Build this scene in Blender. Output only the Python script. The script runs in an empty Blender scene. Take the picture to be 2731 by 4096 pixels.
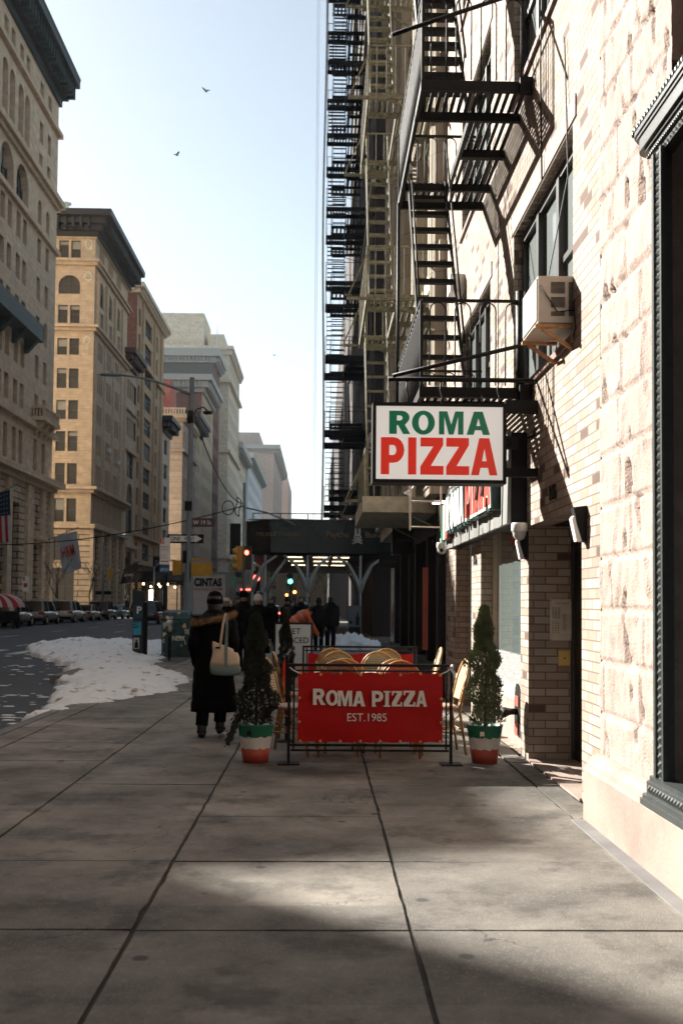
import bpy, bmesh, math, random
from mathutils import Vector, Matrix, noise
from math import sin, cos, pi, radians
random.seed(7)
SC = bpy.context.scene
COL = SC.collection
# ---------------------------------------------------------------- materials
def _n(nt, t, **k):
    n = nt.nodes.new(t)
    for a, b in k.items(): setattr(n, a, b)
    return n
def mat(name, col, rough=0.7, metal=0.0, var=0.12, nscale=3.0, bump=0.0, bscale=40.0, emit=None, estr=0.0, spec=0.5, coat=0.0, var2=0.0, v2scale=0.4, alpha=1.0, trans=0.0, vec='Object', stretch=None):
    m = bpy.data.materials.new(name); m.use_nodes = True
    nt = m.node_tree; b = nt.nodes['Principled BSDF']
    b.inputs['Base Color'].default_value = (*col, 1)
    b.inputs['Roughness'].default_value = rough
    b.inputs['Metallic'].default_value = metal
    b.inputs['Specular IOR Level'].default_value = spec
    b.inputs['Coat Weight'].default_value = coat
    b.inputs['Transmission Weight'].default_value = trans
    tc = _n(nt, 'ShaderNodeTexCoord'); v = tc.outputs[vec]
    if stretch:
        mp = _n(nt, 'ShaderNodeMapping'); mp.inputs['Scale'].default_value = stretch
        nt.links.new(v, mp.inputs[0]); v = mp.outputs[0]
    if var or var2:
        cur = None
        for amt, sc in ((var, nscale), (var2, v2scale)):
            if not amt: continue
            t = _n(nt, 'ShaderNodeTexNoise'); t.inputs['Scale'].default_value = sc; t.inputs['Detail'].default_value = 6
            nt.links.new(v, t.inputs['Vector'])
            r = _n(nt, 'ShaderNodeMapRange'); r.inputs[1].default_value = .3; r.inputs[2].default_value = .7
            r.inputs[3].default_value = 1-amt; r.inputs[4].default_value = 1+amt
            nt.links.new(t.outputs[0], r.inputs[0])
            if cur is None: cur = r.outputs[0]
            else:
                mm = _n(nt, 'ShaderNodeMath', operation='MULTIPLY'); nt.links.new(cur, mm.inputs[0]); nt.links.new(r.outputs[0], mm.inputs[1]); cur = mm.outputs[0]
        mx = _n(nt, 'ShaderNodeVectorMath', operation='SCALE'); mx.inputs[0].default_value = col
        nt.links.new(cur, mx.inputs['Scale']); nt.links.new(mx.outputs[0], b.inputs['Base Color'])
    if bump:
        t = _n(nt, 'ShaderNodeTexNoise'); t.inputs['Scale'].default_value = bscale; t.inputs['Detail'].default_value = 5
        nt.links.new(v, t.inputs['Vector'])
        bp = _n(nt, 'ShaderNodeBump'); bp.inputs['Strength'].default_value = 1; bp.inputs['Distance'].default_value = bump
        nt.links.new(t.outputs[0], bp.inputs['Height']); nt.links.new(bp.outputs[0], b.inputs['Normal'])
    if emit:
        b.inputs['Emission Color'].default_value = (*emit, 1); b.inputs['Emission Strength'].default_value = estr
    return m
def ramp(nt, stops, interp='LINEAR'):
    r = _n(nt, 'ShaderNodeValToRGB'); r.color_ramp.interpolation = interp
    e = r.color_ramp.elements
    while len(e) < len(stops): e.new(.5)
    for q, (p, c) in zip(e, stops): q.position = p; q.color = (*c, 1)
    return r
def brick_mat(name, stops, mortar, bw=.23, bh=.0775, ms=.006, bump=.004, rough=.85, speck=.25, speckcol=(.1,.06,.04), soft=.1):
    m = bpy.data.materials.new(name); m.use_nodes = True; nt = m.node_tree; b = nt.nodes['Principled BSDF']
    b.inputs['Roughness'].default_value = rough; b.inputs['Specular IOR Level'].default_value = .3
    tc = _n(nt, 'ShaderNodeTexCoord')
    br = _n(nt, 'ShaderNodeTexBrick'); nt.links.new(tc.outputs['UV'], br.inputs[0])
    br.inputs['Scale'].default_value = 1; br.inputs['Brick Width'].default_value = bw; br.inputs['Row Height'].default_value = bh
    br.inputs['Mortar Size'].default_value = ms; br.inputs['Mortar Smooth'].default_value = soft
    br.inputs['Color1'].default_value = (0,0,0,1); br.inputs['Color2'].default_value = (1,1,1,1); br.inputs['Mortar'].default_value = (.5,.5,.5,1)
    rp = ramp(nt, stops, 'CONSTANT'); nt.links.new(br.outputs['Color'], rp.inputs[0])
    t = _n(nt, 'ShaderNodeTexNoise'); t.inputs['Scale'].default_value = 160; t.inputs['Detail'].default_value = 3; nt.links.new(tc.outputs['UV'], t.inputs[0])
    sp = _n(nt, 'ShaderNodeMapRange'); sp.inputs[1].default_value = .56; sp.inputs[2].default_value = .66; sp.inputs[3].default_value = 0; sp.inputs[4].default_value = speck
    nt.links.new(t.outputs[0], sp.inputs[0])
    m1 = _n(nt, 'ShaderNodeMix', data_type='RGBA'); nt.links.new(sp.outputs[0], m1.inputs[0]); nt.links.new(rp.outputs[0], m1.inputs[6]); m1.inputs[7].default_value = (*speckcol, 1)
    m2 = _n(nt, 'ShaderNodeMix', data_type='RGBA'); nt.links.new(br.outputs['Fac'], m2.inputs[0]); nt.links.new(m1.outputs[2], m2.inputs[6]); m2.inputs[7].default_value = (*mortar, 1)
    d = _n(nt, 'ShaderNodeTexNoise'); d.inputs['Scale'].default_value = 1.3; d.inputs['Detail'].default_value = 8; nt.links.new(tc.outputs['UV'], d.inputs[0])
    dr = _n(nt, 'ShaderNodeMapRange'); dr.inputs[1].default_value = .3; dr.inputs[2].default_value = .7; dr.inputs[3].default_value = .82; dr.inputs[4].default_value = 1.1
    nt.links.new(d.outputs[0], dr.inputs[0])
    vs = _n(nt, 'ShaderNodeVectorMath', operation='SCALE'); nt.links.new(m2.outputs[2], vs.inputs[0]); nt.links.new(dr.outputs[0], vs.inputs['Scale'])
    nt.links.new(vs.outputs[0], b.inputs['Base Color'])
    hm = _n(nt, 'ShaderNodeMath', operation='MULTIPLY_ADD'); nt.links.new(t.outputs[0], hm.inputs[0]); hm.inputs[1].default_value = .35
    inv = _n(nt, 'ShaderNodeMath', operation='SUBTRACT'); inv.inputs[0].default_value = 1; nt.links.new(br.outputs['Fac'], inv.inputs[1]); nt.links.new(inv.outputs[0], hm.inputs[2])
    bp = _n(nt, 'ShaderNodeBump'); bp.inputs['Distance'].default_value = bump; nt.links.new(hm.outputs[0], bp.inputs['Height']); nt.links.new(bp.outputs[0], b.inputs['Normal'])
    return m
# ---------------------------------------------------------------- mesh builder
class MB:
    def __init__(s): s.v = []; s.f = []; s.m = []; s.sm = []; s.mi = 0
    def add(s, vs, fs, smooth=False):
        o = len(s.v); s.v += [tuple(v) for v in vs]
        for f in fs: s.f.append([i+o for i in f]); s.m.append(s.mi); s.sm.append(smooth)
        return s
    def box(s, x0, x1, y0, y1, z0, z1):
        v = [(x0,y0,z0),(x1,y0,z0),(x1,y1,z0),(x0,y1,z0),(x0,y0,z1),(x1,y0,z1),(x1,y1,z1),(x0,y1,z1)]
        return s.add(v, [(0,3,2,1),(4,5,6,7),(0,1,5,4),(1,2,6,5),(2,3,7,6),(3,0,4,7)])
    def quad(s, a, b, c, d): return s.add([a,b,c,d], [(0,1,2,3)])
    def tube(s, pts, r, n=8, cap=True, smooth=True):
        pts = [Vector(p) for p in pts]
        rs = r if isinstance(r, (list, tuple)) else [r]*len(pts)
        vs = []; up = None
        for i, p in enumerate(pts):
            t = (pts[min(i+1, len(pts)-1)] - pts[max(i-1, 0)])
            t = t.normalized() if t.length > 1e-9 else Vector((0,0,1))
            if up is None:
                up = Vector((0,0,1)) if abs(t.z) < .9 else Vector((1,0,0))
            a = t.cross(up); 
            if a.length < 1e-6: a = t.cross(Vector((0,1,0)))
            a.normalize(); b = a.cross(t).normalized(); up = b
            for k in range(n):
                th = 2*pi*k/n + pi/n
                vs.append(p + a*cos(th)*rs[i] + b*sin(th)*rs[i])
        fs = []
        for i in range(len(pts)-1):
            for k in range(n):
                fs.append((i*n+k, i*n+(k+1)%n, (i+1)*n+(k+1)%n, (i+1)*n+k))
        if cap: fs += [tuple(range(n-1,-1,-1)), tuple((len(pts)-1)*n+k for k in range(n))]
        return s.add(vs, fs, smooth)
    def bar(s, a, b, w, h=None, n=4):
        """flat bar of rectangular section from a to b (w horizontal, h the other)"""
        a = Vector(a); b = Vector(b); h = h or w; t = (b-a).normalized()
        up = Vector((0,0,1)) if abs(t.z) < .95 else Vector((0,1,0))
        x = t.cross(up).normalized(); y = x.cross(t)
        vs = [p + x*sx*w/2 + y*sy*h/2 for p in (a,b) for sx,sy in ((-1,-1),(1,-1),(1,1),(-1,1))]
        return s.add(vs, [(3,2,1,0),(4,5,6,7),(0,1,5,4),(1,2,6,5),(2,3,7,6),(3,0,4,7)])
    def loft(s, rings, cap=True, smooth=True):
        """rings: list of equal-length point lists"""
        n = len(rings[0]); vs = [p for r in rings for p in r]; fs = []
        for i in range(len(rings)-1):
            for k in range(n): fs.append((i*n+k, i*n+(k+1)%n, (i+1)*n+(k+1)%n, (i+1)*n+k))
        if cap: fs += [tuple(range(n-1,-1,-1)), tuple((len(rings)-1)*n+k for k in range(n))]
        return s.add(vs, fs, smooth)
    def lathe(s, prof, c=(0,0,0), n=20, cap=False):
        return s.loft([[(c[0]+r*cos(2*pi*k/n), c[1]+r*sin(2*pi*k/n), c[2]+z) for k in range(n)] for r, z in prof], cap=cap)
    def ell(s, c, r, n=12, m=8):
        prof = [(max(1e-4, sin(pi*i/m)), -cos(pi*i/m)) for i in range(m+1)]
        return s.loft([[(c[0]+r[0]*q*cos(2*pi*k/n), c[1]+r[1]*q*sin(2*pi*k/n), c[2]+r[2]*z) for k in range(n)] for q, z in prof], cap=False)
    def prism(s, poly, o, u, v, w, depth):
        """extrude 2D polygon (in u,v axes at o) along w by depth"""
        o=Vector(o);u=Vector(u);v=Vector(v);w=Vector(w)
        n=len(poly); a=[o+u*p[0]+v*p[1] for p in poly]; b=[p+w*depth for p in a]
        fl = u.cross(v).dot(w) > 0
        fs=[]
        for k in range(n):
            q=(k,(k+1)%n,n+(k+1)%n,n+k); fs.append(q if fl else q[::-1])
        bot=tuple(range(n-1,-1,-1)); top=tuple(n+k for k in range(n))
        if not fl: bot=bot[::-1]; top=top[::-1]
        ar = sum(poly[i][0]*poly[(i+1)%n][1]-poly[(i+1)%n][0]*poly[i][1] for i in range(n))
        fs += [bot, top]
        if ar < 0: fs=[f[::-1] for f in fs]
        return s.add(a+b, fs)
    def xf(s, M, i0=0):
        for i in range(i0, len(s.v)): s.v[i] = tuple(M @ Vector(s.v[i]))
        return s
    def build(s, name, m, parent=None, origin=None, label=None):
        me = bpy.data.meshes.new(name)
        vs = s.v
        if origin is not None: vs = [(v[0]-origin[0], v[1]-origin[1], v[2]-origin[2]) for v in vs]
        me.from_pydata(vs, [], s.f)
        for q in (m if isinstance(m, (list, tuple)) else [m]): me.materials.append(q)
        me.polygons.foreach_set('material_index', s.m)
        me.polygons.foreach_set('use_smooth', s.sm)
        uv = me.uv_layers.new(name='UVMap'); dat = [0.0]*(2*len(me.loops))
        V = s.v
        for p in me.polygons:
            nx, ny, nz = abs(p.normal.x), abs(p.normal.y), abs(p.normal.z)
            for li in p.loop_indices:
                c = V[me.loops[li].vertex_index]
                if nx >= ny and nx >= nz: a, b = c[1], c[2]
                elif ny >= nz: a, b = c[0], c[2]
                else: a, b = c[0], c[1]
                dat[2*li] = a; dat[2*li+1] = b
        uv.data.foreach_set('uv', dat)
        o = bpy.data.objects.new(name, me); COL.objects.link(o)
        if origin is not None: o.location = origin
        if parent is not None:
            o.parent = parent
            if origin is None: o.matrix_parent_inverse = Matrix.Translation(parent.location).inverted() if parent.get('_w') else Matrix()
        if label: o['label'] = label
        return o
def tag(o, label, cat, group=None, kind=None):
    o['label'] = label; o['category'] = cat
    if group: o['group'] = group
    if kind: o['kind'] = kind
    return o
def thing(name, label, cat, loc=(0,0,0), rz=0, group=None):
    o = bpy.data.objects.new(name, None); COL.objects.link(o); o.location = loc; o.rotation_euler = (0,0,rz)
    return tag(o, label, cat, group)
def struct(o): o['kind'] = 'structure'; return o
def part(mb, name, m, root, sub=None):
    """parts given in world coordinates under an Empty with a plain location"""
    par = sub or root
    L = root.location
    o = mb.build(name, m)
    # shift vertices into the root's frame
    for v in o.data.vertices: v.co -= L
    o.parent = par
    return o
def copy_tree(o, parent=None):
    c = o.copy(); COL.objects.link(c); c.parent = parent
    for ch in list(o.children): copy_tree(ch, c)
    return c
def text_mesh(name, s, m, parent, o, u, v, w, h, bold=0.0, depth=.004, sx=None, spacing=1.0, align='l'):
    """flat lettering: o=lower-left corner, u=right dir, v=up dir, w=normal; fits width w_ (sx) and height h"""
    cu = bpy.data.curves.new(name, 'FONT'); cu.body = s; cu.size = 1; cu.offset = bold; cu.extrude = .001; cu.resolution_u = 4; cu.space_character = spacing
    ob = bpy.data.objects.new('tmp', cu); COL.objects.link(ob)
    dg = bpy.context.evaluated_depsgraph_get(); me = bpy.data.meshes.new_from_object(ob.evaluated_get(dg))
    bpy.data.objects.remove(ob); bpy.data.curves.remove(cu)
    xs = [q.co.x for q in me.vertices]; ys = [q.co.y for q in me.vertices]
    x0, x1, y0, y1 = min(xs), max(xs), min(ys), max(ys)
    ky = h/(y1-y0); kx = ky if sx is None else sx/(x1-x0)
    o=Vector(o);u=Vector(u);v=Vector(v);w=Vector(w)
    for q in me.vertices:
        q.co = o + u*((q.co.x-x0)*kx) + v*((q.co.y-y0)*ky) + w*(depth if q.co.z > 0 else 0)
    me.materials.clear(); me.materials.append(m)
    ob = bpy.data.objects.new(name, me); COL.objects.link(ob)
    if parent:
        L = parent.location if parent.parent is None else parent.parent.location
        for q in me.vertices: q.co -= L
        ob.parent = parent
    return ob
def part_each(mb, name, m, root, sub=None, local=False):
    """every loose piece of mb becomes a part of its own"""
    par = list(range(len(mb.v)))
    def fnd(a):
        while par[a] != a: par[a] = par[par[a]]; a = par[a]
        return a
    for f_ in mb.f:
        r_ = fnd(f_[0])
        for i in f_[1:]: par[fnd(i)] = r_
    comps = {}
    for k, f_ in enumerate(mb.f): comps.setdefault(fnd(f_[0]), []).append(k)
    for ks in comps.values():
        q = MB(); idx = {}
        for k in ks:
            nf = []
            for i in mb.f[k]:
                if i not in idx: idx[i] = len(q.v); q.v.append(mb.v[i])
                nf.append(idx[i])
            q.f.append(nf); q.m.append(mb.m[k]); q.sm.append(mb.sm[k])
        q.build(name, m, root) if local else part(q, name, m, root, sub)
# ---------------------------------------------------------------- camera, light
F = 4100.0
cam = bpy.data.cameras.new('camera'); co = bpy.data.objects.new('camera', cam); COL.objects.link(co); SC.camera = co
cam.sensor_fit = 'VERTICAL'; cam.sensor_height = 36; cam.lens = F/4096*36; cam.shift_y = .049623*F/4096
cam.clip_start = .05; cam.clip_end = 3000
yaw, pitch, roll = 0.02026, 0.039794, 0.0083
f = Vector((sin(yaw)*cos(pitch), cos(yaw)*cos(pitch), sin(pitch))); r = Vector((cos(yaw), -sin(yaw), 0)); u = r.cross(f)
r2 = r*cos(roll)+u*sin(roll); u2 = u*cos(roll)-r*sin(roll)
co.matrix_world = Matrix(((r2.x,u2.x,-f.x,0),(r2.y,u2.y,-f.y,0),(r2.z,u2.z,-f.z,1.5),(0,0,0,1)))
cam.dof.use_dof = True; cam.dof.focus_distance = 9.9; cam.dof.aperture_fstop = 3.2
SUN = Vector((-1.06, .96, .81)).normalized()
sun = bpy.data.lights.new('sun', 'SUN'); so = bpy.data.objects.new('sun', sun); COL.objects.link(so)
sun.energy = 5.0; sun.angle = radians(.5); sun.color = (1, .955, .88)
so.rotation_euler = SUN.to_track_quat('Z', 'Y').to_euler()
wd = bpy.data.worlds.new('World'); SC.world = wd; wd.use_nodes = True; nt = wd.node_tree
sky = _n(nt, 'ShaderNodeTexSky', sky_type='NISHITA'); sky.sun_disc = False
sky.sun_elevation = math.asin(SUN.z); sky.sun_rotation = math.atan2(SUN.x, SUN.y)
sky.air_density = 1.0; sky.dust_density = 1.0; sky.ozone_density = .5
hs = _n(nt, 'ShaderNodeHueSaturation'); hs.inputs['Saturation'].default_value = .66; hs.inputs['Hue'].default_value = .482
nt.links.new(sky.outputs[0], hs.inputs['Color']); nt.links.new(hs.outputs[0], nt.nodes['Background'].inputs[0]); nt.nodes['Background'].inputs[1].default_value = .055
SC.render.engine = 'CYCLES'; SC.cycles.diffuse_bounces = 2; SC.cycles.max_bounces = 8
SC.view_settings.view_transform = 'Standard'; SC.view_settings.look = 'None'; SC.view_settings.gamma = 1; SC.view_settings.exposure = 1.74
# ---------------------------------------------------------------- shared materials
M = {}
M['brick'] = brick_mat('mottled_brick', [(0,(.40,.33,.27)),(.3,(.36,.285,.23)),(.55,(.45,.38,.32)),(.76,(.33,.25,.20)),(.92,(.135,.088,.07))], (.19,.145,.105))
M['granite'] = mat('pink_rock_faced_granite', (.35,.265,.225), .9, var=.15, nscale=9, bump=.008, bscale=60, var2=.12, v2scale=1.5)
M['granite_smooth'] = mat('dressed_granite', (.30,.225,.185), .8, var=.10, nscale=40, bump=.002, bscale=120, var2=.22, v2scale=2.2)
M['iron'] = mat('black_painted_iron', (.009,.008,.007), .55, spec=.2, var=.3, nscale=12, bump=.002, bscale=60)
M['yiron'] = mat('chipped_pale_yellow_paint', (.18,.17,.115), .7, var=.5, nscale=14, bump=.003, bscale=50)
M['biron'] = mat('blue_black_iron', (.003,.008,.012), .6, spec=.2)
M['frame'] = mat('dark_bronze_frame', (.03,.03,.028), .4)
M['black'] = mat('matt_black', (.005,.005,.005), .6, spec=.25)
M['blind'] = mat('window_with_pale_blind', (.24,.27,.265), .15, var=.06, nscale=.8, coat=.6)
M['glass'] = mat('dark_window_glass', (.015,.018,.02), .06, var=0, spec=.8)
M['white'] = mat('white_plastic', (.75,.75,.72), .4, var=.04)
M['steel'] = mat('brushed_steel', (.62,.56,.47), .4, .25, var=.08, nscale=30)
M['brass'] = mat('brass', (.70,.48,.16), .35, .6)
M['snowm'] = mat('old_snow', (.74,.77,.80), .75, var=.10, nscale=6, bump=.02, bscale=14, var2=.1, v2scale=1.2)
# ---------------------------------------------------------------- ground
def ground_mats():
    m = bpy.data.materials.new('sidewalk_concrete'); m.use_nodes = True; nt = m.node_tree; b = nt.nodes['Principled BSDF']
    tc = _n(nt, 'ShaderNodeTexCoord'); v = tc.outputs['Object']
    def nz(sc, det=6, rough=.6):
        t = _n(nt, 'ShaderNodeTexNoise'); t.inputs['Scale'].default_value = sc; t.inputs['Detail'].default_value = det; t.inputs['Roughness'].default_value = rough
        nt.links.new(v, t.inputs[0]); return t.outputs[0]
    base = ramp(nt, [(.30,(.045,.041,.035)),(.42,(.125,.114,.097)),(.56,(.215,.196,.168)),(.72,(.35,.32,.275))]); nt.links.new(nz(.9, 9, .68), base.inputs[0])
    # per-slab tone
    br = _n(nt, 'ShaderNodeTexBrick'); mp = _n(nt, 'ShaderNodeMapping'); mp.inputs['Location'].default_value = (.86, -.13, 0)
    nt.links.new(v, mp.inputs[0]); nt.links.new(mp.outputs[0], br.inputs[0]); br.offset = 0; br.inputs['Scale'].default_value = 1
    br.inputs['Brick Width'].default_value = 1.3; br.inputs['Row Height'].default_value = 1.256; br.inputs['Mortar Size'].default_value = 0
    br.inputs['Color1'].default_value = (.78,.78,.78,1); br.inputs['Color2'].default_value = (1.12,1.1,1.06,1)
    mu = _n(nt, 'ShaderNodeMix', data_type='RGBA', blend_type='MULTIPLY'); mu.inputs[0].default_value = 1
    nt.links.new(base.outputs[0], mu.inputs[6]); nt.links.new(br.outputs[0], mu.inputs[7])
    # aggregate specks
    vo = _n(nt, 'ShaderNodeTexVoronoi'); vo.inputs['Scale'].default_value = 85; nt.links.new(v, vo.inputs[0])
    sp = _n(nt, 'ShaderNodeMapRange'); sp.inputs[1].default_value = .15; sp.inputs[2].default_value = .35; sp.inputs[3].default_value = .7; sp.inputs[4].default_value = 0; nt.links.new(vo.outputs['Distance'], sp.inputs[0])
    g2 = _n(nt, 'ShaderNodeMapRange'); g2.inputs[1].default_value = .42; g2.inputs[2].default_value = .58; nt.links.new(nz(30, 2), g2.inputs[0])
    ml = _n(nt, 'ShaderNodeMath', operation='MULTIPLY'); nt.links.new(sp.outputs[0], ml.inputs[0]); nt.links.new(g2.outputs[0], ml.inputs[1])
    mx = _n(nt, 'ShaderNodeMix', data_type='RGBA'); nt.links.new(ml.outputs[0], mx.inputs[0]); nt.links.new(mu.outputs[2], mx.inputs[6]); mx.inputs[7].default_value = (.36,.33,.29,1)
    # gum spots and stains
    v2 = _n(nt, 'ShaderNodeTexVoronoi'); v2.inputs['Scale'].default_value = 2.1; nt.links.new(v, v2.inputs[0])
    gm = _n(nt, 'ShaderNodeMapRange'); gm.inputs[1].default_value = .055; gm.inputs[2].default_value = .09; gm.inputs[3].default_value = .9; gm.inputs[4].default_value = 0; nt.links.new(v2.outputs['Distance'], gm.inputs[0])
    mx2 = _n(nt, 'ShaderNodeMix', data_type='RGBA'); nt.links.new(gm.outputs[0], mx2.inputs[0]); nt.links.new(mx.outputs[2], mx2.inputs[6]); mx2.inputs[7].default_value = (.035,.031,.027,1)
    st = _n(nt, 'ShaderNodeMapRange'); st.inputs[1].default_value = .52; st.inputs[2].default_value = .62; st.inputs[3].default_value = 0; st.inputs[4].default_value = .62; nt.links.new(nz(1.7, 7, .7), st.inputs[0])
    mx3 = _n(nt, 'ShaderNodeMix', data_type='RGBA'); nt.links.new(st.outputs[0], mx3.inputs[0]); nt.links.new(mx2.outputs[2], mx3.inputs[6]); mx3.inputs[7].default_value = (.048,.041,.034,1)
    # hairline cracks and salt bloom
    ck = _n(nt, 'ShaderNodeTexVoronoi', feature='DISTANCE_TO_EDGE'); ck.inputs['Scale'].default_value = .55
    wob = _n(nt, 'ShaderNodeVectorMath', operation='ADD'); wn = _n(nt, 'ShaderNodeTexNoise'); wn.inputs['Scale'].default_value = 2.2; wn.inputs['Detail'].default_value = 7; nt.links.new(v, wn.inputs[0]); nt.links.new(v, wob.inputs[0]); nt.links.new(wn.outputs['Color'], wob.inputs[1]); nt.links.new(wob.outputs[0], ck.inputs[0])
    cr = _n(nt, 'ShaderNodeMapRange'); cr.inputs[1].default_value = .0015; cr.inputs[2].default_value = .004; cr.inputs[3].default_value = .8; cr.inputs[4].default_value = 0; nt.links.new(ck.outputs['Distance'], cr.inputs[0])
    ckm = _n(nt, 'ShaderNodeMapRange'); ckm.inputs[1].default_value = .5; ckm.inputs[2].default_value = .56; nt.links.new(nz(.6, 3), ckm.inputs[0])
    ckx = _n(nt, 'ShaderNodeMath', operation='MULTIPLY'); nt.links.new(cr.outputs[0], ckx.inputs[0]); nt.links.new(ckm.outputs[0], ckx.inputs[1])
    mx4 = _n(nt, 'ShaderNodeMix', data_type='RGBA'); nt.links.new(ckx.outputs[0], mx4.inputs[0]); nt.links.new(mx3.outputs[2], mx4.inputs[6]); mx4.inputs[7].default_value = (.02,.018,.015,1)
    sa = _n(nt, 'ShaderNodeMapRange'); sa.inputs[1].default_value = .60; sa.inputs[2].default_value = .72; sa.inputs[3].default_value = 0; sa.inputs[4].default_value = .5; nt.links.new(nz(4.3, 9, .75), sa.inputs[0])
    mx5 = _n(nt, 'ShaderNodeMix', data_type='RGBA'); nt.links.new(sa.outputs[0], mx5.inputs[0]); nt.links.new(mx4.outputs[2], mx5.inputs[6]); mx5.inputs[7].default_value = (.27,.25,.22,1); mx3 = mx5
    nt.links.new(mx3.outputs[2], b.inputs['Base Color'])
    rr = _n(nt, 'ShaderNodeMapRange'); rr.inputs[3].default_value = .55; rr.inputs[4].default_value = .95; nt.links.new(nz(3.1), rr.inputs[0]); nt.links.new(rr.outputs[0], b.inputs['Roughness'])
    bp = _n(nt, 'ShaderNodeBump'); bp.inputs['Distance'].default_value = .004; nt.links.new(nz(120, 4), bp.inputs['Height']); nt.links.new(bp.outputs[0], b.inputs['Normal'])
    return m
M['walk'] = ground_mats()
M['asphalt'] = mat('worn_asphalt', (.042,.046,.052), .75, var=.22, nscale=5, bump=.006, bscale=90, var2=.25, v2scale=.35)
M['joint'] = mat('dirt_filled_joint', (.045,.038,.032), .95, var=.4, nscale=8)
M['kerb'] = mat('steel_faced_kerb', (.16,.155,.15), .8, var=.2)
struct(MB().quad((-900,-900,-.16),(900,-900,-.16),(900,2000,-.16),(-900,2000,-.16)).build('ground', M['asphalt']))
XJ = [-3.25, -2.02, -.84, .43, 1.80]            # long joints of the slab grid
YJ0, DY = 4.77, 1.256
mb = MB(); jm = MB()
g = .006
def slab(x0, x1, y0, y1, dz=0.0, tilt=0.0):
    h=.011; N=9; P_=[]
    for (ax,ay,bx,by) in ((x0+h,y0+g,x1-h,y0+g),(x1-h,y0+g,x1-h,y1-g),(x1-h,y1-g,x0+h,y1-g),(x0+h,y1-g,x0+h,y0+g)):
        for k in range(N):
            q=k/N; chip=random.random()<.10
            jx=random.gauss(0,.0018)+(random.uniform(-.012,.012) if chip else 0); jy=random.gauss(0,.0012)+(random.uniform(-.008,.008) if chip else 0)
            P_.append((ax+(bx-ax)*q+(jx if ax==bx else 0), ay+(by-ay)*q+(jy if ay==by else 0)))
    n=len(P_); xm,ym=(x0+x1)/2,(y0+y1)/2
    mb.add([(a,b,dz+tilt*((a-xm)-(b-ym))) for a,b in P_]+[(a,b,-.03) for a,b in P_],[tuple(range(n))]+[(n+i,n+(i+1)%n,(i+1)%n,i) for i in range(n)])
for k in range(-8, 22):
    y0 = YJ0+k*DY
    for a, b in zip([-3.55]+XJ[:], XJ+[2.0]):
        if a == -3.55: pass
        slab(a, b, y0, y0+DY, random.uniform(-.003,.003), random.uniform(-.002,.002))
for k in range(13, 21):                                  # wider corner extension hidden under the snow
    y0 = YJ0+k*DY; slab(-5.3, -3.56, y0, y0+DY)
mb.box(-5.3, 30, 44, 90, -.03, 0); mb.box(-5.3, 1.9, 90, 700, -.03, 0)
struct(mb.build('pavement', M['walk']))
mj = MB(); mj.box(-3.55, 2.0, -6, 32.4, -.05, -.012); mj.box(-5.3, -3.55, 21.2, 32.4, -.05, -.012)
struct(mj.build('pavement_joint_bed', M['joint']))
mk = MB(); mk.box(-3.72, -3.57, -6, 20.9, -.16, -.003); mk.box(-5.46, -5.31, 21.1, 31, -.16, -.003); mk.box(-5.46,-3.57,20.95,21.08,-.16,-.003)
mk.box(-5.46,-5.3,43.9,700,-.16,.0); mk.box(-5.3,30,43.85,44,-.16,0)
struct(mk.build('kerb', M['kerb']))
mb = MB(); mb.box(-29.5,-21.8,-30,112,-.16,0); mb.box(-29.5,-21.8,126.5,700,-.16,0); struct(mb.build('opposite_pavement', M['walk']))
mb = MB(); mb.box(2.0, 30, -8, 31.5, -.06, -.01); struct(mb.build('building_ground', M['joint']))
# lane markings on the avenue
M['paint'] = mat('worn_road_paint', (.5,.5,.48), .8, var=.4, nscale=4)
mb = MB()
for lane in (-11.2, -14.6):
    for k in range(30): mb.quad((lane,20+k*9,-.156),(lane+.12,20+k*9,-.156),(lane+.12,23+k*9,-.156),(lane,23+k*9,-.156))
for k in range(14): mb.quad((-6.5-k*1.1,32.2,-.156),(-6.1-k*1.1,32.2,-.156),(-6.1-k*1.1,35.2,-.156),(-6.5-k*1.1,35.2,-.156))
struct(mb.build('road_markings', M['paint']))
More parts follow.
